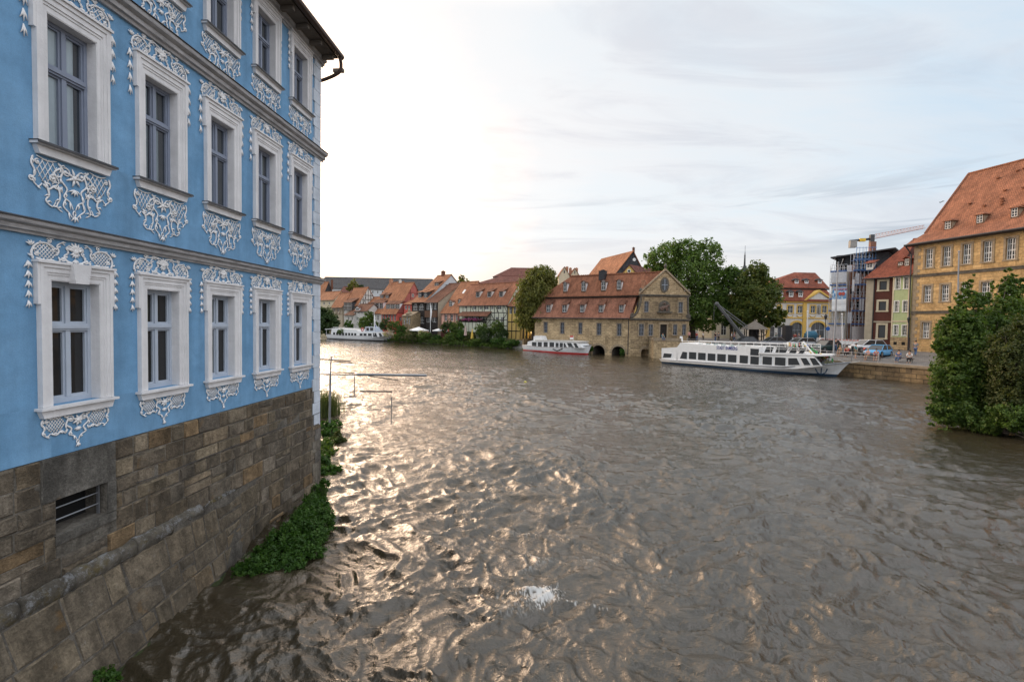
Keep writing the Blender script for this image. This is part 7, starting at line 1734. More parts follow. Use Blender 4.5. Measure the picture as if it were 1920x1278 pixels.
for i, (x_, y_, rz, c_, lab) in enumerate(((1598, 664, .9, M['darkmetal'], 'black motorcycle, leftmost of the row behind the railing'), (1610, 666, 1.0, PT['grey'], 'grey motorcycle second from the left in the row'), (1621, 668, 1.1, M['red'], 'motorcycle with a red tank, rightmost of the row'), (1588, 661, .8, PT['black'], 'black motorcycle partly behind the seated people near the bow'))): motorcycle(lab, x_, y_, rz, c_)
# ---------------- railings, poles, lamps, small things
def quay_railing():
    r_ = thing('quay_railing', 'grey steel railing along the top of the quay wall', 'railing', (38, 52, 1.7)); m_ = MB(); ps = []
    L_ = [(p, a) for p, a, *_ in LAND[9:14]]
    for (p, a), (p2, a2) in zip(L_[:-1], L_[1:]):
        k = max(1, int((p2-p).length/2.4))
        for i in range(k): t_ = i/k; q = p+(p2-p)*t_+qi*.35; ps.append(V(q.x, q.y, a+(a2-a)*t_))
    for h_ in (1.0, .62): m_.tube([q+V(0, 0, h_) for q in ps], .035, 6)
    m_.build('rails', M['metal'], r_)
    for q in ps: b_ = MB(); b_.box(q.x-.05, q.x+.05, q.y-.05, q.y+.05, q.z-.02, q.z+1.08); b_.build('post', M['metal'], r_)
quay_railing()
m_ = MB(); a_ = F2.P((0, 0, 0)); q = [atY(1545+i*8, 683.0-.9*i+.11*i*i, 55-i*.5) for i in range(12)]; tag(m_.tube([V(35.0, 51.8, 1.95), V(36.5, 52.5, 1.55), V(37.9, 52.6, 1.75)], .03, 5).build('mooring_rope', M['offwhite']), 'pale mooring rope from the ship bow to the quay', 'rope')
def pole(name, label, cat, px, y0, y1, Y, r, mat, top=None, lean=0):
    b_ = atY(px, y1, Y); t_ = atY(px+lean, y0, Y); r_ = thing(name, label, cat, tuple(b_)); m_ = MB(); m_.tube([b_, b_+(t_-b_)*.5, t_], [r, r*.85, r*.7], 8); m_.build('pole', mat, r_)
    if top == 'lantern':
        m_ = MB(); m_.lathe([(.05, 0), (.16, .1), (.24, .55), (.08, .72), (.03, .85)], tuple(t_), 6); m_.build('lantern', M['farglass'], r_)
        m_ = MB(); m_.lathe([(.27, .52), (.10, .74), (.02, .95)], tuple(t_), 6); m_.build('cap', M['darkmetal'], r_)
    elif top == 'disc': m_ = MB(); m_.lathe([(.3, -.02), (.3, .02)], (t_.x, t_.y-.06, t_.z-.3), 14, 'y'); m_.build('sign_disc', plain('blue_sign', (.03, .12, .4), .5), r_)
    elif top == 'ball': m_ = MB(); m_.lathe([(.01, 0), (.1, .05), (.1, .15), (.01, .2)], tuple(t_), 8); m_.build('finial', mat, r_)
    return r_
pole('mast', 'tall slender steel mast on the quay in front of the scaffolding banner', 'mast', 1562.5, 494, 668, 55, .10, M['metal'], 'ball', 9)
pole('thin_pole', 'thin white pole right of the tall steel mast', 'pole', 1579, 590, 652, 62, .06, M['white'], 'ball')
pole('flag_pole', 'thin white pole in front of the baroque building arches', 'flag pole', 1514, 585, 645, 70, .06, M['white'], 'ball')
pole('street_lamp', 'lantern street lamp in front of the left arch of the baroque building', 'street lamp', 1548, 599, 648, 72, .07, M['darkmetal'], 'lantern')
pole('flag_pole', 'grey pole rising in front of the sandstone building windows', 'flag pole', 1794, 473, 640, 52, .09, M['metal'], 'ball', 4)
pole('street_sign', 'round blue street sign left of the tarpaulin', 'sign', 1552, 612, 650, 70, .05, M['metal'], 'disc')
for i, x_ in enumerate((1530, 1549.5)): pole('bollard_post', ['white post left of the blue drum', 'white post right of the blue drum'][i], 'post', x_, 618, 646, 74, .13, M['white'])
p = atY(1521, 628, 74); r_ = thing('site_drum', 'blue drum on a stand near the construction barrier', 'drum', (p.x, p.y, 2.7)); m_ = MB(); m_.lathe([(.3, -.9), (.62, -.6), (.66, .5), (.3, .9)], (p.x, p.y, p.z), 12, 'x'); m_.build('drum', plain('petrol_blue_paint', (.05, .16, .24), .5), r_); m_ = MB(); m_.box(p.x-.6, p.x+.6, p.y-.3, p.y+.3, 2.7, p.z-.55); m_.build('stand', M['darkmetal'], r_)
p, p2 = atY(1472.5, 641, 72), atY(1486, 611, 72); r_ = thing('dark_column', 'tall dark grey ribbed box standing on the quay behind the ship', 'column', ((p.x+p2.x)/2, p.y, 2.6)); m_ = MB(); m_.box(p.x, p2.x, p.y, p.y+1, 2.5, p2.z)
for i in range(6): x_ = p.x+(p2.x-p.x)*(i+.5)/6; m_.box(x_-.04, x_+.04, p.y-.04, p.y, 2.6, p2.z-.1)
m_.build('box', M['darkmetal'], r_); m_ = MB(); m_.box(p.x-.06, p2.x+.06, p.y-.06, p.y+1.06, p2.z, p2.z+.1); m_.build('lid', M['lead'], r_)
p = F3.P((.25, .5, 0)); z_ = atY(1703, 600, p.y).z; r_ = thing('wall_lamp', 'lantern on a bracket between the green house and the sandstone building', 'lamp', (p.x, p.y, z_)); m_ = MB(); m_.tube([(p.x+.5, p.y+.1, z_+.6), (p.x, p.y, z_+.75), (p.x-.2, p.y, z_+.5)], .03, 5); m_.build('bracket', M['darkmetal'], r_); m_ = MB(); m_.lathe([(.08, -.35), (.2, .2), (.05, .45)], (p.x-.2, p.y, z_), 6); m_.build('lantern', M['farglass'], r_)
p = onground(1663.5, 652); m_ = MB(); m_.prism([(p.x-.25, p.z), (p.x+.15, p.z+.0), (p.x+.55, p.z+1.5), (p.x+.2, p.z+1.5)], p.y, p.y+.15) if 0 else m_.tube([(p.x-.1, p.y, p.z), (p.x+.3, p.y, p.z+1.5)], [.2, .12], 6); tag(m_.build('folded_parasol', plain('yellow_canvas', (.65, .38, .03), .7)), 'folded yellow and red parasol leaning by the green house', 'parasol')
# old harbour crane
p = atY(1414, 640, 78); r_ = thing('harbour_crane', 'old wooden harbour crane with a conical hut roof and a long grey jib', 'crane', (p.x, p.y, 2.7))
zr_ = atY(1414, 617, 78).z; zt2 = atY(1414, 602.5, 78).z
m_ = MB(); m_.lathe([(2.1, zr_-.05), (2.15, zr_), (1.3, zr_+.55), (.5, zt2-.2), (.12, zt2+.1), (.05, zt2+.35)], (p.x, p.y, 0), 12); m_.build('hut_roof', plain('weathered_shingle', (.17, .145, .12), .9, .3), r_)
m_ = MB(); m_.lathe([(.75, 2.6), (.75, zr_)], (p.x-.1, p.y, 0), 10)
for a in range(6): m_.tube([(p.x+1.5*math.cos(a), p.y+1.5*math.sin(a), 2.6), (p.x+1.5*math.cos(a), p.y+1.5*math.sin(a), zr_)], .08, 5)
m_.build('hut', M['blackwood'], r_)
Fc = Fr(V(p.x-1, p.y-1.2, 0), V(p.x+1, p.y-1.2, 0)); A_, B_, C_ = Fc.px(1344, 569), Fc.px(1402, 643), Fc.px(1402, 612)
m_ = MB(Fc)
for n2 in (-.35, .35): m_.tube([(B_[0], n2, B_[1]), (A_[0], n2, A_[1])], [.19, .12], 4)
for i in range(7): t_ = i/7+.05; m_.tube([(B_[0]+(A_[0]-B_[0])*t_, -.4, B_[1]+(A_[1]-B_[1])*t_), (B_[0]+(A_[0]-B_[0])*t_, .4, B_[1]+(A_[1]-B_[1])*t_)], .07, 4)
m_.tube([(C_[0], 0, C_[1]), (A_[0]+.3, 0, A_[1]-.2)], .09, 5); m_.tube([(C_[0], .2, C_[1]-.5), (A_[0]+1.6, .2, A_[1]-1.6)], .07, 5)
m_.lathe([(.1, -.15), (.3, -.1), (.3, .1), (.1, .15)], (A_[0], 0, A_[1]), 12, 'y'); m_.tube([(A_[0]-.4, 0, A_[1]), (A_[0]-.4, 0, A_[1]-2.6)], .03, 4); m_.build('jib', plain('weathered_grey_beam', (.13, .13, .13), .7, .2), r_)
m_ = MB(); q = atY(1428, 621, 77); m_.tube([(q.x+.85*math.cos(a), q.y, q.z+.85*math.sin(a)) for a in [i*math.pi/8 for i in range(17)]], .07, 5)
for a in range(4): m_.tube([(q.x+.85*math.cos(a*math.pi/4), q.y, q.z+.85*math.sin(a*math.pi/4)), (q.x-.85*math.cos(a*math.pi/4), q.y, q.z-.85*math.sin(a*math.pi/4))], .04, 4)
m_.build('tread_wheel', M['darkmetal'], r_)
# steps by the willow
r_ = thing('stone_steps', 'grey stone steps down to the river between the bushes and the tour boat', 'steps', tuple(bankpt(968, .3))); m_ = MB(Fr(bankpt(948, .4), bankpt(980, .4)))
for i in range(6): m_.box(.3*i, m_.F.L, -.45*(i+1), -.45*i, -.1, .25+.28*i)
m_.build('treads', M['concrete'], r_); m_ = MB(m_.F); m_.box(m_.F.L, m_.F.L+.4, -3, 0, -.2, 2.2); m_.box(-2, m_.F.L+6, -3.4, -2.8, -.1, 1.9); m_.build('side_wall', M['sandgrey'], r_)
# warm restaurant under the yellow house
r_ = thing('riverside_arcade', 'dark timber arcade with warm lamps behind the willow', 'arcade', tuple(bankpt(984, 6))); Fq = Fr(bankpt(969, 5.5), bankpt(1000, 5.5)); m_ = MB(Fq)
for i in range(6): s_ = Fq.L*i/5; m_.box(s_-.12, s_+.12, -.2, 0, 1.2, 4.4)
m_.box(0, Fq.L, -.25, .05, 4.4, 4.8); m_.box(0, Fq.L, -4, -3.8, 1.2, 4.8); m_.build('posts', M['blackwood'], r_)
e_ = N('warm_lamp'); e_.b.inputs['Emission Color'].default_value = (1, .62, .22, 1); e_.b.inputs['Emission Strength'].default_value = 2.2; e_.out((.5, .4, .2), .5)
m_ = MB(Fq)
for i in range(7): m_.lathe([(.05, 2.0+(i % 3)*.5), (.28, 2.15+(i % 3)*.5), (.28, 2.5+(i % 3)*.5), (.05, 2.7+(i % 3)*.5)], (Fq.L*(i+.5)/7, -3.2, 0), 8)
m_.build('lamps', e_.m, r_)
# ---------------- slalom poles hung over the water, by the corner of the blue house
pb_ = atZ(617.5, 806, .12); Yp = pb_.y; T = lambda x, y, dy=0: atY(x, y, Yp+dy)
r_ = thing('boom_post', 'grey steel post with long horizontal booms over the water beside the blue house', 'post', tuple(pb_))
m_ = MB(); m_.tube([T(617.5, 806), T(619.5, 704)], .055, 8); m_.tube([T(619.5, 704), T(621, 668)], .035, 8); m_.lathe([(.09, -.06), (.09, .1)], tuple(T(617.5, 806)), 8); m_.build('post', M['metal'], r_)
m_ = MB(); m_.tube([T(590, 701.5), T(700, 702.5)], .035, 8); m_.tube([T(670, 701.8), T(800, 703.5)], .06, 8); m_.build('long_boom', M['metal'], r_)
m_ = MB(); m_.tube([T(590, 672.5), T(657, 676.8)], .03, 6); m_.tube([T(626, 677.5), T(661, 680.5)], .03, 6); m_.tube([T(621, 698), T(665, 698.7)], .025, 6); m_.tube([T(690, 704.5), T(747, 712.8)], .025, 6); m_.build('thin_rods', plain('weathered_rod', (.16, .13, .10), .6), r_)
wire = lambda m, a, b: m.tube([a, b], .004, 4)
for lab, rod, bar in (('thin hanging pole nearest the steel post', ((664.5, 705), (664.3, 743)), None), ('hanging slalom pole below the right end of the short dark bar', ((734, 744), (733.7, 795)), ((674.5, 733.2), (735.5, 734)))):
    g_ = thing('slalom_pole', lab, 'pole', tuple(T(*rod[0]))); m_ = MB(); m_.tube([T(*rod[0]), T(*rod[1])], .022, 6); m_.build('rod', plain('pale_rod', (.22, .20, .19), .6), g_)
    m_ = MB()
    if bar: wire(m_, T(734.5, 734), T(*rod[0])); wire(m_, T(682, 733), T(682, 703)); wire(m_, T(727, 733), T(727, 703))
    else: wire(m_, T(664.5, 700), T(*rod[0]))
    m_.build('wire', M['metal'], g_)
    if bar: m_ = MB(); m_.tube([T(*bar[0]), T(*bar[1])], .035, 6); m_.build('cross_bar', M['darkmetal'], g_)
p = atZ(985, 717, .06); m_ = MB(); m_.lathe([(.03, -.1), (.13, 0), (.12, .10), (.03, .16)], (p.x, p.y, .05), 10); tag(m_.build('buoy', plain('yellow_green_plastic', (.50, .45, .08), .5)), 'small yellow buoy floating mid river', 'buoy')
p = atY(1762.5, 379.5, 60); m_ = MB(); m_.tube([(p.x-.12, p.y, p.z+.02), (p.x, p.y, p.z), (p.x+.16, p.y, p.z-.02)], [.01, .05, .01], 6)
m_.add([(p.x-.03, p.y, p.z), (p.x+.06, p.y, p.z), (p.x+.12, p.y-.25, p.z+.14), (p.x+.22, p.y-.42, p.z+.06)], [(0, 1, 3, 2)]); m_.add([(p.x-.03, p.y, p.z), (p.x+.06, p.y, p.z), (p.x+.12, p.y+.25, p.z+.16), (p.x+.24, p.y+.42, p.z+.12)], [(0, 1, 3, 2)]); tag(m_.build('bird', M['darkmetal']), 'small dark bird flying beside the tall red roof', 'bird')
# ---------------- vegetation: crowns made of thousands of leaf-sized faces
def leafmat(name, c1, c2, c3, trans=.35):
    m = N(name); at = m.new('ShaderNodeAttribute', attribute_name='var').outputs['Fac']
    col = m.ramp(at, [(0, c1), (.5, c2), (1, c3)])
    m.b.inputs['Roughness'].default_value = .55; m.l.new(col, m.b.inputs['Base Color']); m.b.inputs['Specular IOR Level'].default_value = .3
    tr = m.new('ShaderNodeBsdfTranslucent'); m.l.new(m.mix(col, (1.3, 1.5, .6), 1, 'MULTIPLY'), tr.inputs[0])
    mx = m.new('ShaderNodeMixShader'); mx.inputs[0].default_value = trans; m.l.new(m.b.outputs[0], mx.inputs[1]); m.l.new(tr.outputs[0], mx.inputs[2])
    m.l.new(mx.outputs[0], m.n['Material Output'].inputs[0]); return m.m
LM = {'plane': leafmat('plane_tree_leaves', (0.043, 0.079, 0.018), (0.080, 0.134, 0.024), (0.145, 0.205, 0.039)), 'linden': leafmat('linden_leaves', (0.041, 0.067, 0.015), (0.080, 0.109, 0.022), (0.174, 0.166, 0.033)),
      'willow': leafmat('willow_leaves', (0.065, 0.077, 0.018), (0.131, 0.134, 0.029), (0.217, 0.198, 0.050)), 'bush': leafmat('bush_leaves', (0.034, 0.067, 0.011), (0.064, 0.109, 0.018), (0.118, 0.166, 0.029)),
      'brownbush': leafmat('brownish_leaves', (0.032, 0.048, 0.012), (0.061, 0.075, 0.019), (0.102, 0.102, 0.030)), 'weed': leafmat('nettle_leaves', (0.020, 0.051, 0.008), (0.038, 0.091, 0.012), (0.068, 0.131, 0.020)),
      'dark': leafmat('dark_leaves', (0.017, 0.036, 0.011), (0.032, 0.061, 0.015), (0.058, 0.090, 0.022)), 'reed': leafmat('reed_leaves', (0.051, 0.070, 0.022), (0.087, 0.109, 0.033), (0.160, 0.154, 0.055)),
      'flower': leafmat('purple_flowers', (.20, .03, .16), (.38, .08, .28), (.5, .15, .35)), 'garden': leafmat('garden_flowers', (.45, .40, .05), (.50, .48, .40), (.45, .10, .12))}
BARK = plain('bark', (.085, .070, .055), .95, .35, 4, .6)
def leaves(name, blobs, n, size, mat, parent, seed, clump=.35, elong=1.5, up=.4, droop=0.0, zmin=-9):
    """blobs: (x,y,z,rx,ry,rz). leaves gathered in clumps lying on and inside the blobs"""
    R = np.random.RandomState(seed); B = np.array(blobs, float); vol = (B[:,3]*B[:,4]*B[:,5])**.67; pr_ = vol/vol.sum()
    nc = max(8, int(n/26)); bi = R.choice(len(B), nc, p=pr_)
    d = R.normal(size=(nc, 3)); d /= np.linalg.norm(d, axis=1)[:,None]; rad_ = R.uniform(.25, 1.0, nc)**.45
    lump = 1 + .14*np.sin(d[:,0]*7+seed)*np.cos(d[:,2]*6+bi) + R.normal(size=nc)*.05
    cc = B[bi,:3] + d*B[bi,3:]*(rad_*lump)[:,None]
    li = R.randint(0, nc, n); spread = clump*B[bi[li],3:].mean(1)*R.uniform(.3, 1.0, n)
    e = R.normal(size=(n, 3))*.42
    p = cc[li] + e*spread[:,None]; p[:,2] -= droop*R.rand(n)*spread
    nr = d[li]*.8 + R.normal(size=(n, 3))*.75; nr[:,2] += up; nr /= np.linalg.norm(nr, axis=1)[:,None]
    t = R.normal(size=(n, 3)); t[:,2] -= droop*2.5; t -= nr*(t*nr).sum(1)[:,None]; t /= np.linalg.norm(t, axis=1)[:,None]; b = np.cross(nr, t)
    s = size*R.uniform(.55, 1.25, n)[:,None]; L_, W_ = t*s*elong*.5, b*s*.5
    keep = p[:,2] > zmin; p, L_, W_ = p[keep], L_[keep], W_[keep]; n = len(p); li = li[keep]
    V_ = np.stack([p-L_, p+W_*.8-L_*.1, p+L_, p-W_*.8-L_*.1], 1).reshape(-1, 3)
    q = np.arange(n*4).reshape(-1, 4); cv = R.rand(nc); var = np.clip(cv[li]*.55 + R.rand(n)*.45, 0, 1)
    org = np.array(tuple(ORG[parent.name])) if parent is not None else V_.mean(0)
    o = np_mesh(name, V_-org, q, mat, parent, False, {'var': np.repeat(var, 4)})
    if parent is None: o.location = org
    return o
def tree(name, label, cat, base, blobs, n, size, mat, seed, tr_=.3, limbs=7, group=None, elong=1.5, droop=0, clump=.35, trunks=1):
    r_ = thing(name, label, cat, tuple(base), group); rr = random.Random(seed); m_ = MB(); base = Vector(base)
    zc = np.average([b[2] for b in blobs]); 
    for k in range(trunks):
        off = V(rr.uniform(-1, 1), rr.uniform(-1, 1), 0)*(.0 if trunks == 1 else .5)
        tb = [b for b in blobs]; main = V(*tb[0][:3]); top = base+(main-base)*.75
        m_.tube([base+off, base+off+(top-base)*.35+V(rr.uniform(-.2, .2), 0, 0), base+off+(top-base)*.7, top+off], [tr_*1.25, tr_, tr_*.75, tr_*.35], 8)
        for i in range(limbs):
            b = tb[i % len(tb)]; st_ = base+off+(top-base)*rr.uniform(.3, .85); e_ = V(b[0]+rr.uniform(-.6, .6)*b[3], b[1]+rr.uniform(-.6, .6)*b[4], b[2]+rr.uniform(-.3, .7)*b[5])
            mid = (st_+e_)/2+V(rr.uniform(-.4, .4), rr.uniform(-.4, .4), rr.uniform(-.1, .6)); m_.tube([st_, mid, e_], [tr_*.5, tr_*.28, tr_*.08], 6)
    m_.build('trunk', BARK, r_, smooth=True)
    leaves('crown', blobs, n, size, mat, r_, seed, clump, elong, droop=droop)
    return r_
def blob_px(px, py, Y, rpx, rpy, dy=None):
    c = atY(px, py, Y); k = Y/FPX; return (c.x, c.y, c.z, rpx*k, (dy if dy else rpx*k), rpy*k)
def px_tree(name, label, cat, bx, by, Y, bl, n, size, mat, seed, z=None, **k):
    b = atY(bx, by, Y); 
    if z is not None: b.z = z
    return tree(name, label, cat, b, [blob_px(x, y, Y+(q[0] if q else 0), rx, ry) for (x, y, rx, ry, *q) in bl], n, size, LM[mat], seed, **k)
px_tree('plane_tree', 'big dense green tree rising behind the carved stone gable', 'tree', 1300, 640, 90, [(1285, 520, 55, 45), (1250, 480, 36, 26, 1), (1320, 480, 36, 28), (1285, 470, 30, 22), (1335, 545, 30, 40), (1245, 530, 28, 45, 3), (1300, 580, 46, 36), (1350, 520, 18, 26), (1325, 600, 26, 22), (1222, 500, 16, 20)], 34000, .34, 'plane', 1, z=2.7, tr_=.5, limbs=14, clump=.30)
px_tree('linden_tree', 'leafy tree with a yellowish top in front of the baroque building', 'tree', 1412, 640, 84, [(1415, 560, 40, 34), (1415, 515, 22, 22), (1440, 555, 24, 30), (1455, 592, 18, 18), (1395, 590, 26, 24), (1430, 530, 20, 22), (1427, 505, 14, 12), (1400, 540, 22, 28), (1440, 600, 22, 14), (1463, 605, 10, 10)], 22000, .32, 'linden', 2, z=2.7, tr_=.35, limbs=12)
px_tree('linden_tree', 'darker tree between the big dense tree and the yellowish one', 'tree', 1372, 640, 88, [(1372, 560, 26, 34), (1375, 520, 20, 20), (1380, 595, 24, 20), (1360, 590, 20, 22)], 12000, .32, 'plane', 3, z=2.7, tr_=.3, limbs=8)
px_tree('willow', 'feathery olive green willow left of the stone river hall', 'tree', 1000, 630, 97, [(1005, 545, 36, 34), (1015, 515, 24, 18), (990, 565, 24, 38), (1025, 560, 20, 38), (1008, 590, 32, 32), (983, 590, 16, 28), (1028, 525, 18, 16), (1000, 520, 18, 16)], 30000, .26, 'willow', 4, z=1.6, tr_=.4, limbs=10, elong=2.6, droop=.9)
px_tree('garden_tree', 'dark round tree by the far bank at the edge of the blue house', 'tree', 612, 630, 140, [(608, 600, 22, 26), (622, 608, 14, 20), (596, 600, 18, 24), (628, 618, 8, 14)], 9000, .45, 'dark', 5, z=1, tr_=.35, limbs=6)
px_tree('roof_garden_tree', 'small light green tree between the roofs in front of the long grey building', 'tree', 661, 560, 165, [(661, 535, 9, 11), (668, 540, 6, 7), (654, 541, 5, 6)], 1800, .4, 'willow', 6, tr_=.2, limbs=4)
px_tree('roof_garden_tree', 'tiny dark treetop right of the small light green tree', 'tree', 677, 556, 165, [(677, 539, 5, 6)], 600, .4, 'dark', 7, tr_=.15, limbs=3)
px_tree('distant_tree', 'light treetop peeping over the orange roofs left of the brown hall', 'tree', 867, 545, 180, [(866, 524, 8, 8), (876, 527, 5, 5)], 1100, .45, 'willow', 8, tr_=.2, limbs=3)
px_tree('riverside_tree', 'green shrubby tree behind the middle of the excursion ship', 'tree', 690, 620, 134, [(690, 598, 12, 14), (682, 606, 10, 12), (700, 606, 9, 12), (694, 590, 7, 7)], 4200, .32, 'bush', 9, z=1, tr_=.2, limbs=5)
px_tree('riverside_tree', 'small light shrubby tree over the cabin roof of the excursion ship', 'tree', 655, 622, 138, [(656, 608, 8, 9), (650, 612, 6, 6)], 1600, .3, 'weed', 10, z=1, tr_=.12, limbs=4)
# bushes along the far bank: every bush a thing
bl = [(722, 608, 12, 12, 126, 'dark', 'dark bush right of the excursion ship under the coral house'), (738, 612, 13, 12, 124, 'bush', 'bush below the coral house windows'), (752, 617, 10, 10, 122, 'weed', 'low light bush left of the stone pavilion'),
      (731, 626, 12, 8, 123, 'garden', 'yellow flowering bush near the bow of the excursion ship'), (748, 630, 12, 7, 121, 'bush', 'low bush on the bank below the stone pavilion'), (772, 628, 14, 9, 119, 'brownbush', 'brownish shrub left of the big parasol'),
      (796, 629, 14, 8, 117, 'bush', 'rose bush below the big white parasol'), (792, 624, 10, 5, 117.5, 'garden', 'pale flowers on the rose bush by the parasol'), (818, 633, 9, 6, 115, 'weed', 'light green shrub right of the wooden skiffs'), (840, 614, 14, 13, 114, 'dark', 'dark bush below the pink timber house'),
      (858, 616, 13, 14, 112, 'bush', 'bush left of the closed pinkish parasol'), (848, 631, 16, 9, 112, 'bush', 'low bush on the bank below the pink timber house'), (868, 628, 12, 10, 110, 'weed', 'light bush on the bank beneath the balcony'), (882, 634, 12, 7, 109, 'brownbush', 'brownish low bush under the balcony'),
      (902, 619, 13, 14, 107, 'bush', 'round bush below the timber house balcony end'), (912, 630, 14, 15, 105, 'dark', 'dark round bush at the water before the timber house'), (932, 617, 14, 16, 105, 'bush', 'tall bush under the timber house right side'), (942, 628, 12, 12, 103, 'dark', 'dark bush left of the stone steps'),
      (935, 639, 16, 6, 101.5, 'weed', 'bright low greenery at the waterline before the steps'), (960, 642, 16, 5, 99, 'weed', 'bright low greenery at the stern of the small tour boat'), (893, 640, 12, 6, 105.5, 'bush', 'low bush at the waterline before the timber house'), (640, 622, 8, 7, 133, 'bush', 'bush behind the stern of the excursion ship'),
      (1107, 655, 5, 6, 85.5, 'weed', 'weeds at the bow of the small tour boat'), (1166, 660, 4, 7, 81.8, 'weed', 'weeds hanging in the right river arch')]
for i, (x, y, rx, ry, Y, mt, lab) in enumerate(bl):
    c = atY(x, y, Y); r_ = thing('bush', lab, 'bush', (c.x, c.y, max(.2, c.z-ry*Y/FPX)), 'bushes along the far bank'); k = Y/FPX
    leaves('foliage', [(c.x, c.y, c.z, rx*k, rx*k*.8, ry*k), (c.x+rx*k*.4, c.y, c.z+ry*k*.3, rx*k*.5, rx*k*.5, ry*k*.6), (c.x-rx*k*.45, c.y, c.z-ry*k*.15, rx*k*.5, rx*k*.5, ry*k*.6)], int(700+rx*ry*9), .22 if mt != 'garden' else .15, LM[mt], r_, 100+i, .45, zmin=.02)
    m_ = MB(); rr = random.Random(i)
    for q in range(5): a = rr.uniform(0, 6.28); m_.tube([(c.x, c.y, r_.location.z-.3), (c.x+.5*rx*k*math.cos(a), c.y+.5*rx*k*math.sin(a), c.z+ry*k*.3)], [.05, .015], 5)
    m_.build('stems', BARK, r_)
gb = []; rg_ = random.Random(77)
for i in range(46):
    x = 724+i*5.4; y_ = 638.5+(x-724)*.018+rg_.uniform(-1.2, 1.2); k_ = BP + (bankpt(x, .6) - BP); gb.append((k_.x, k_.y, .35+rg_.uniform(0, .25), 1.3, .9, .45+rg_.uniform(0, .4)))
o_ = leaves('bank_greenery', gb, 14000, .2, LM['bush'], None, 401, .5, zmin=.02); tag(o_, 'low grass and weeds covering the far river bank at the waterline', 'ground cover', None, 'stuff')
gb = []
for i in range(40): p = LAND[9][0]*0 + LAND[6][0] + BE*(-i*.95) + BI*(2.0+rg_.uniform(0, 3.2)); gb.append((p.x, p.y, .8+rg_.uniform(0, .4), 1.2, 1.1, .35))
o_ = leaves('garden_greenery', gb, 9000, .2, LM['plane'], None, 402, .5, zmin=.05); tag(o_, 'mixed low garden plants between the bank and the old houses', 'ground cover', None, 'stuff')
def F_balcony_flowers():
    F, sa_, sb_, zf = BALC; r_ = thing('flower_boxes', 'purple flowers hanging from the timber house balcony', 'flowers', tuple(F.P(((sa_+sb_)/2, 1.3, zf))))
    m_ = MB(F); m_.box(sa_+.5, sb_-2, 1.26, 1.5, zf+.25, zf+.45); m_.build('planter', M['brownwood'], r_)
    b = []
    for i in range(9): p = F.P((sa_+.8+(sb_-sa_-3.0)*i/8, 1.45, zf+.4)); b.append((p.x, p.y, p.z, .55, .3, .32))
    leaves('blossoms', b, 1500, .14, LM['flower'], r_, 300, .5)
F_balcony_flowers()
# ---- near right bushes
def near_bush(name, lab, base, bl, n, size, mat, seed, tr_=.10, clump=.28, trunks=3):
    return tree(name, lab, 'bush', base, [blob_px(x, y, Y, rx, ry) for (x, y, Y, rx, ry) in bl], n, size, LM[mat], seed, tr_=tr_, limbs=9, clump=clump, trunks=trunks)
near_bush('riverside_shrub', 'tall green leafy shrub overhanging the river at the right edge', atZ(1830, 800, .2), [(1830, 690, 26.5, 58, 66), (1800, 625, 27, 36, 40), (1820, 575, 27.5, 20, 28), (1792, 720, 26, 34, 42), (1815, 770, 25.6, 52, 30), (1880, 590, 28, 26, 34), (1870, 640, 28, 42, 42), (1776, 655, 26.5, 18, 18), (1888, 545, 28.5, 14, 24), (1857, 610, 27.5, 30, 28), (1775, 775, 25.5, 24, 22), (1860, 785, 25, 46, 22), (1812, 540, 27.5, 9, 16), (1822, 522, 27.5, 5, 10), (1890, 515, 28.5, 7, 14), (1905, 530, 28.5, 12, 16), (1845, 560, 27.5, 12, 14), (1800, 560, 27, 9, 12), (1780, 600, 26.8, 10, 9), (1752, 690, 26, 10, 7), (1758, 745, 25.8, 14, 12), (1750, 770, 25.5, 10, 10), (1766, 640, 26.4, 12, 9), (1755, 650, 26.4, 8, 5), (1786, 578, 27, 6, 9), (1860, 535, 27.8, 6, 10), (1770, 810, 25, 14, 6), (1745, 795, 25, 5, 5)], 80000, .115, 'bush', 21, clump=.30)
near_bush('brownish_shrub', 'brownish green shrub in front of the tall green one at the right edge', atZ(1905, 800, .2), [(1900, 700, 24.2, 42, 66), (1885, 650, 24.6, 28, 36), (1930, 640, 24.6, 40, 50), (1940, 720, 24, 50, 70), (1895, 755, 24, 36, 34)], 38000, .09, 'brownbush', 22, clump=.28)
near_bush('low_green_shrub', 'low dark green shrub hanging over the water below the brownish shrub', atZ(1900, 812, .2), [(1900, 780, 23.4, 34, 26), (1935, 785, 23.2, 40, 28), (1850, 792, 24.4, 34, 18)], 16000, .10, 'bush', 23)
near_bush('upper_right_shrub', 'tree top in front of the palace windows at the right edge', atZ(1960, 760, .3), [(1955, 600, 29, 46, 60), (1930, 560, 30, 24, 30), (1990, 640, 29, 60, 70)], 20000, .12, 'bush', 24)
r_ = thing('dead_branches', 'bare dead branches trailing into the water below the shrubs', 'branches', tuple(atZ(1880, 806, 0))); m_ = MB(); rr = random.Random(5)
for (a, b, c_) in (((1925, 818), (1880, 800), (1836, 797)), ((1925, 822), (1890, 808), (1850, 806)), ((1922, 812), (1895, 800), (1873, 790)), ((1890, 806), (1872, 808), (1858, 813)), ((1905, 812), (1885, 812), (1850, 801))):
    m_.tube([atZ(a[0], a[1], .12), atZ(b[0], b[1], .28), atZ(c_[0], c_[1], .10)], [.03, .022, .008], 5)
m_.build('branches', plain('bleached_wood', (.22, .18, .14), .9), r_)
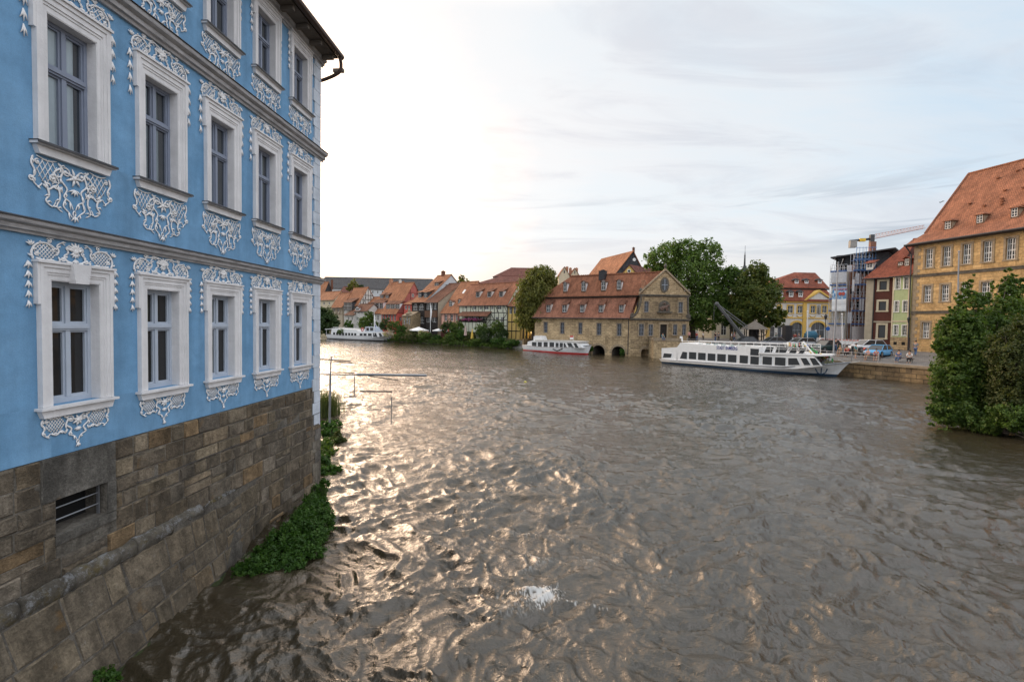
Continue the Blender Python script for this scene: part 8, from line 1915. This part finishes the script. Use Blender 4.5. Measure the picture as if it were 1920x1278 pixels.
# ---- greenery at the foot of the blue house
def weeds(name, lab, pts, n, size, mat, seed, elong=1.6, cat='plant', base_mat=True):
    c = pts[0]; r_ = thing(name, lab, cat, (c[0], c[1], 0)); leaves('foliage', pts, n, size, LM[mat], r_, seed, .4, elong, zmin=.02)
    m_ = MB(); rr = random.Random(seed)
    for p in pts:
        for q in range(7): a = rr.uniform(0, 6.28); m_.tube([(p[0]+.2*p[3]*math.cos(a), p[1]+.2*p[4]*math.sin(a), -.05), (p[0]+.6*p[3]*math.cos(a), p[1]+.6*p[4]*math.sin(a), p[2]+.3*p[5])], [.012, .005], 4)
    m_.build('stems', plain(name+'_stems', (.05, .08, .02), .8), r_); return r_
edge = [(452, 1086), (490, 1080), (540, 1066), (592, 1040), (618, 1003), (620, 955), (608, 915), (628, 900), (640, 888), (631, 850), (643, 834), (634, 802), (637, 776), (640, 748), (634, 728)]
pts_ = [atZ(x, y, .04) for x, y in edge]
mb = MB(); mb.plan([(p.x, p.y) for p in pts_] + [(pts_[-1].x-14, pts_[-1].y+1), (pts_[-1].x-14, 13.5)] + [tuple(FB.P((SE-.1, -.6, 0)))[:2], tuple(FB.P((9.6, -.6, 0)))[:2]], -.5, .05)
tag(mb.build('left_bank', M['soil']), 'narrow muddy ledge of earth at the foot of the blue house', None, None, 'structure')
Q = lambda s, n, z: tuple(FB.P((s, n, z)))
def Z(x, y, z, r, h): p = atZ(x, y, z); return (p.x, p.y, z, r, r, h)
weeds('nettle_patch', 'thick green nettles growing at the foot of the stone base beside the river',
      [Z(448, 1072, .10, .20, .16), Z(482, 1062, .16, .28, .24), Z(520, 1048, .2, .32, .28), Z(556, 1030, .24, .34, .32), Z(585, 1005, .28, .34, .36), Z(603, 980, .28, .30, .36), Z(545, 1058, .12, .28, .2), Z(588, 1036, .12, .26, .2), Z(570, 985, .42, .30, .34), Z(590, 960, .45, .28, .34), Z(600, 950, .3, .24, .3), Z(500, 1075, .1, .24, .15), Z(520, 1020, .28, .26, .3), Z(548, 1000, .38, .28, .34), Z(572, 972, .5, .26, .34), Z(585, 945, .5, .22, .3), Z(490, 1040, .2, .2, .22), Z(596, 925, .5, .18, .3)], 42000, .050, 'weed', 31, 1.5)
weeds('wall_ivy', 'small leafy tuft at the corner of the stone base above the nettles', [Z(606, 925, .55, .12, .22), Z(608, 905, .9, .12, .16)], 700, .06, 'weed', 32)
weeds('bank_weeds', 'low weeds on the bank just past the corner of the blue house', [Z(612, 885, .2, .32, .26), Z(628, 884, .12, .24, .18), Z(606, 868, .2, .3, .3)], 3000, .075, 'weed', 33, 2.2)
weeds('bank_weeds', 'brown and green weeds on the bank below the foot of the steel post', [Z(612, 848, .15, .38, .2), Z(622, 828, .15, .35, .2), Z(608, 835, .15, .4, .25)], 3600, .08, 'bush', 34)
weeds('brown_driftweed', 'clump of brown dead plants at the water edge behind the steel post', [Z(638, 828, .12, .22, .22), Z(630, 818, .2, .2, .2)], 900, .09, 'brownbush', 35, 3)
weeds('bank_weeds', 'bright green leafy weeds around the foot of the steel post', [Z(628, 797, .2, .35, .3), Z(612, 803, .2, .4, .35), Z(620, 812, .15, .4, .22)], 3600, .09, 'weed', 37)
rb_ = atZ(611, 780, .1)
r_ = thing('reed_clump', 'tall dark green arching reeds beside the steel post', 'reeds', tuple(rb_))
c = rb_.copy(); R = np.random.RandomState(36); n = 1100; Vs = []
for i in range(n):
    a = R.uniform(0, 6.28); l = R.uniform(.8, 2.1); b0 = c+V(R.normal()*.3, R.normal()*.4, 0); sp_r = R.uniform(.1, .8)*l*.5; w = .016
    d = V(math.cos(a), math.sin(a), 0); sd_v = V(-d.y, d.x, 0)*w
    prev = b0
    for k in range(4):
        t_ = (k+1)/4; q = b0+d*sp_r*t_**1.8+V(0, 0, l*(t_-.28*t_**3)); ww = sd_v*(1-t_*.8)
        Vs += [prev-ww, prev+ww, q+ww*.8, q-ww*.8]; prev = q
arr = np.array([tuple(v) for v in Vs])-np.array(tuple(c))
np_mesh('blades', arr, np.arange(len(arr)).reshape(-1, 4), LM['reed'], r_, False, {'var': np.repeat(R.rand(len(arr)//4), 4)})
weeds('corner_plant', 'small green plants at the foot of the wall in the bottom left corner', [Z(195, 1262, .12, .12, .12), Z(208, 1270, .1, .1, .1), Z(185, 1272, .2, .1, .14)], 1400, .04, 'weed', 38)
mo = MB(FB)
for i in range(60): 
    s = 5+i*.11; mo.add([(s, botn(s)+.0, -.05), (s+.12, botn(s+.12), -.05), (s+.12, botn(s+.12)+.05, -.03), (s, botn(s)+.05, -.03), (s, botn(s)-.01, .09+.02*math.sin(i*2.1)), (s+.12, botn(s)-.01, .09+.02*math.sin(i*2.1+1))], [(0, 3, 2, 1), (3, 4, 5, 2)])
mo.build('moss_line', plain('wet_moss', (.035, .045, .015), .9, .5, 8, .6), blue)
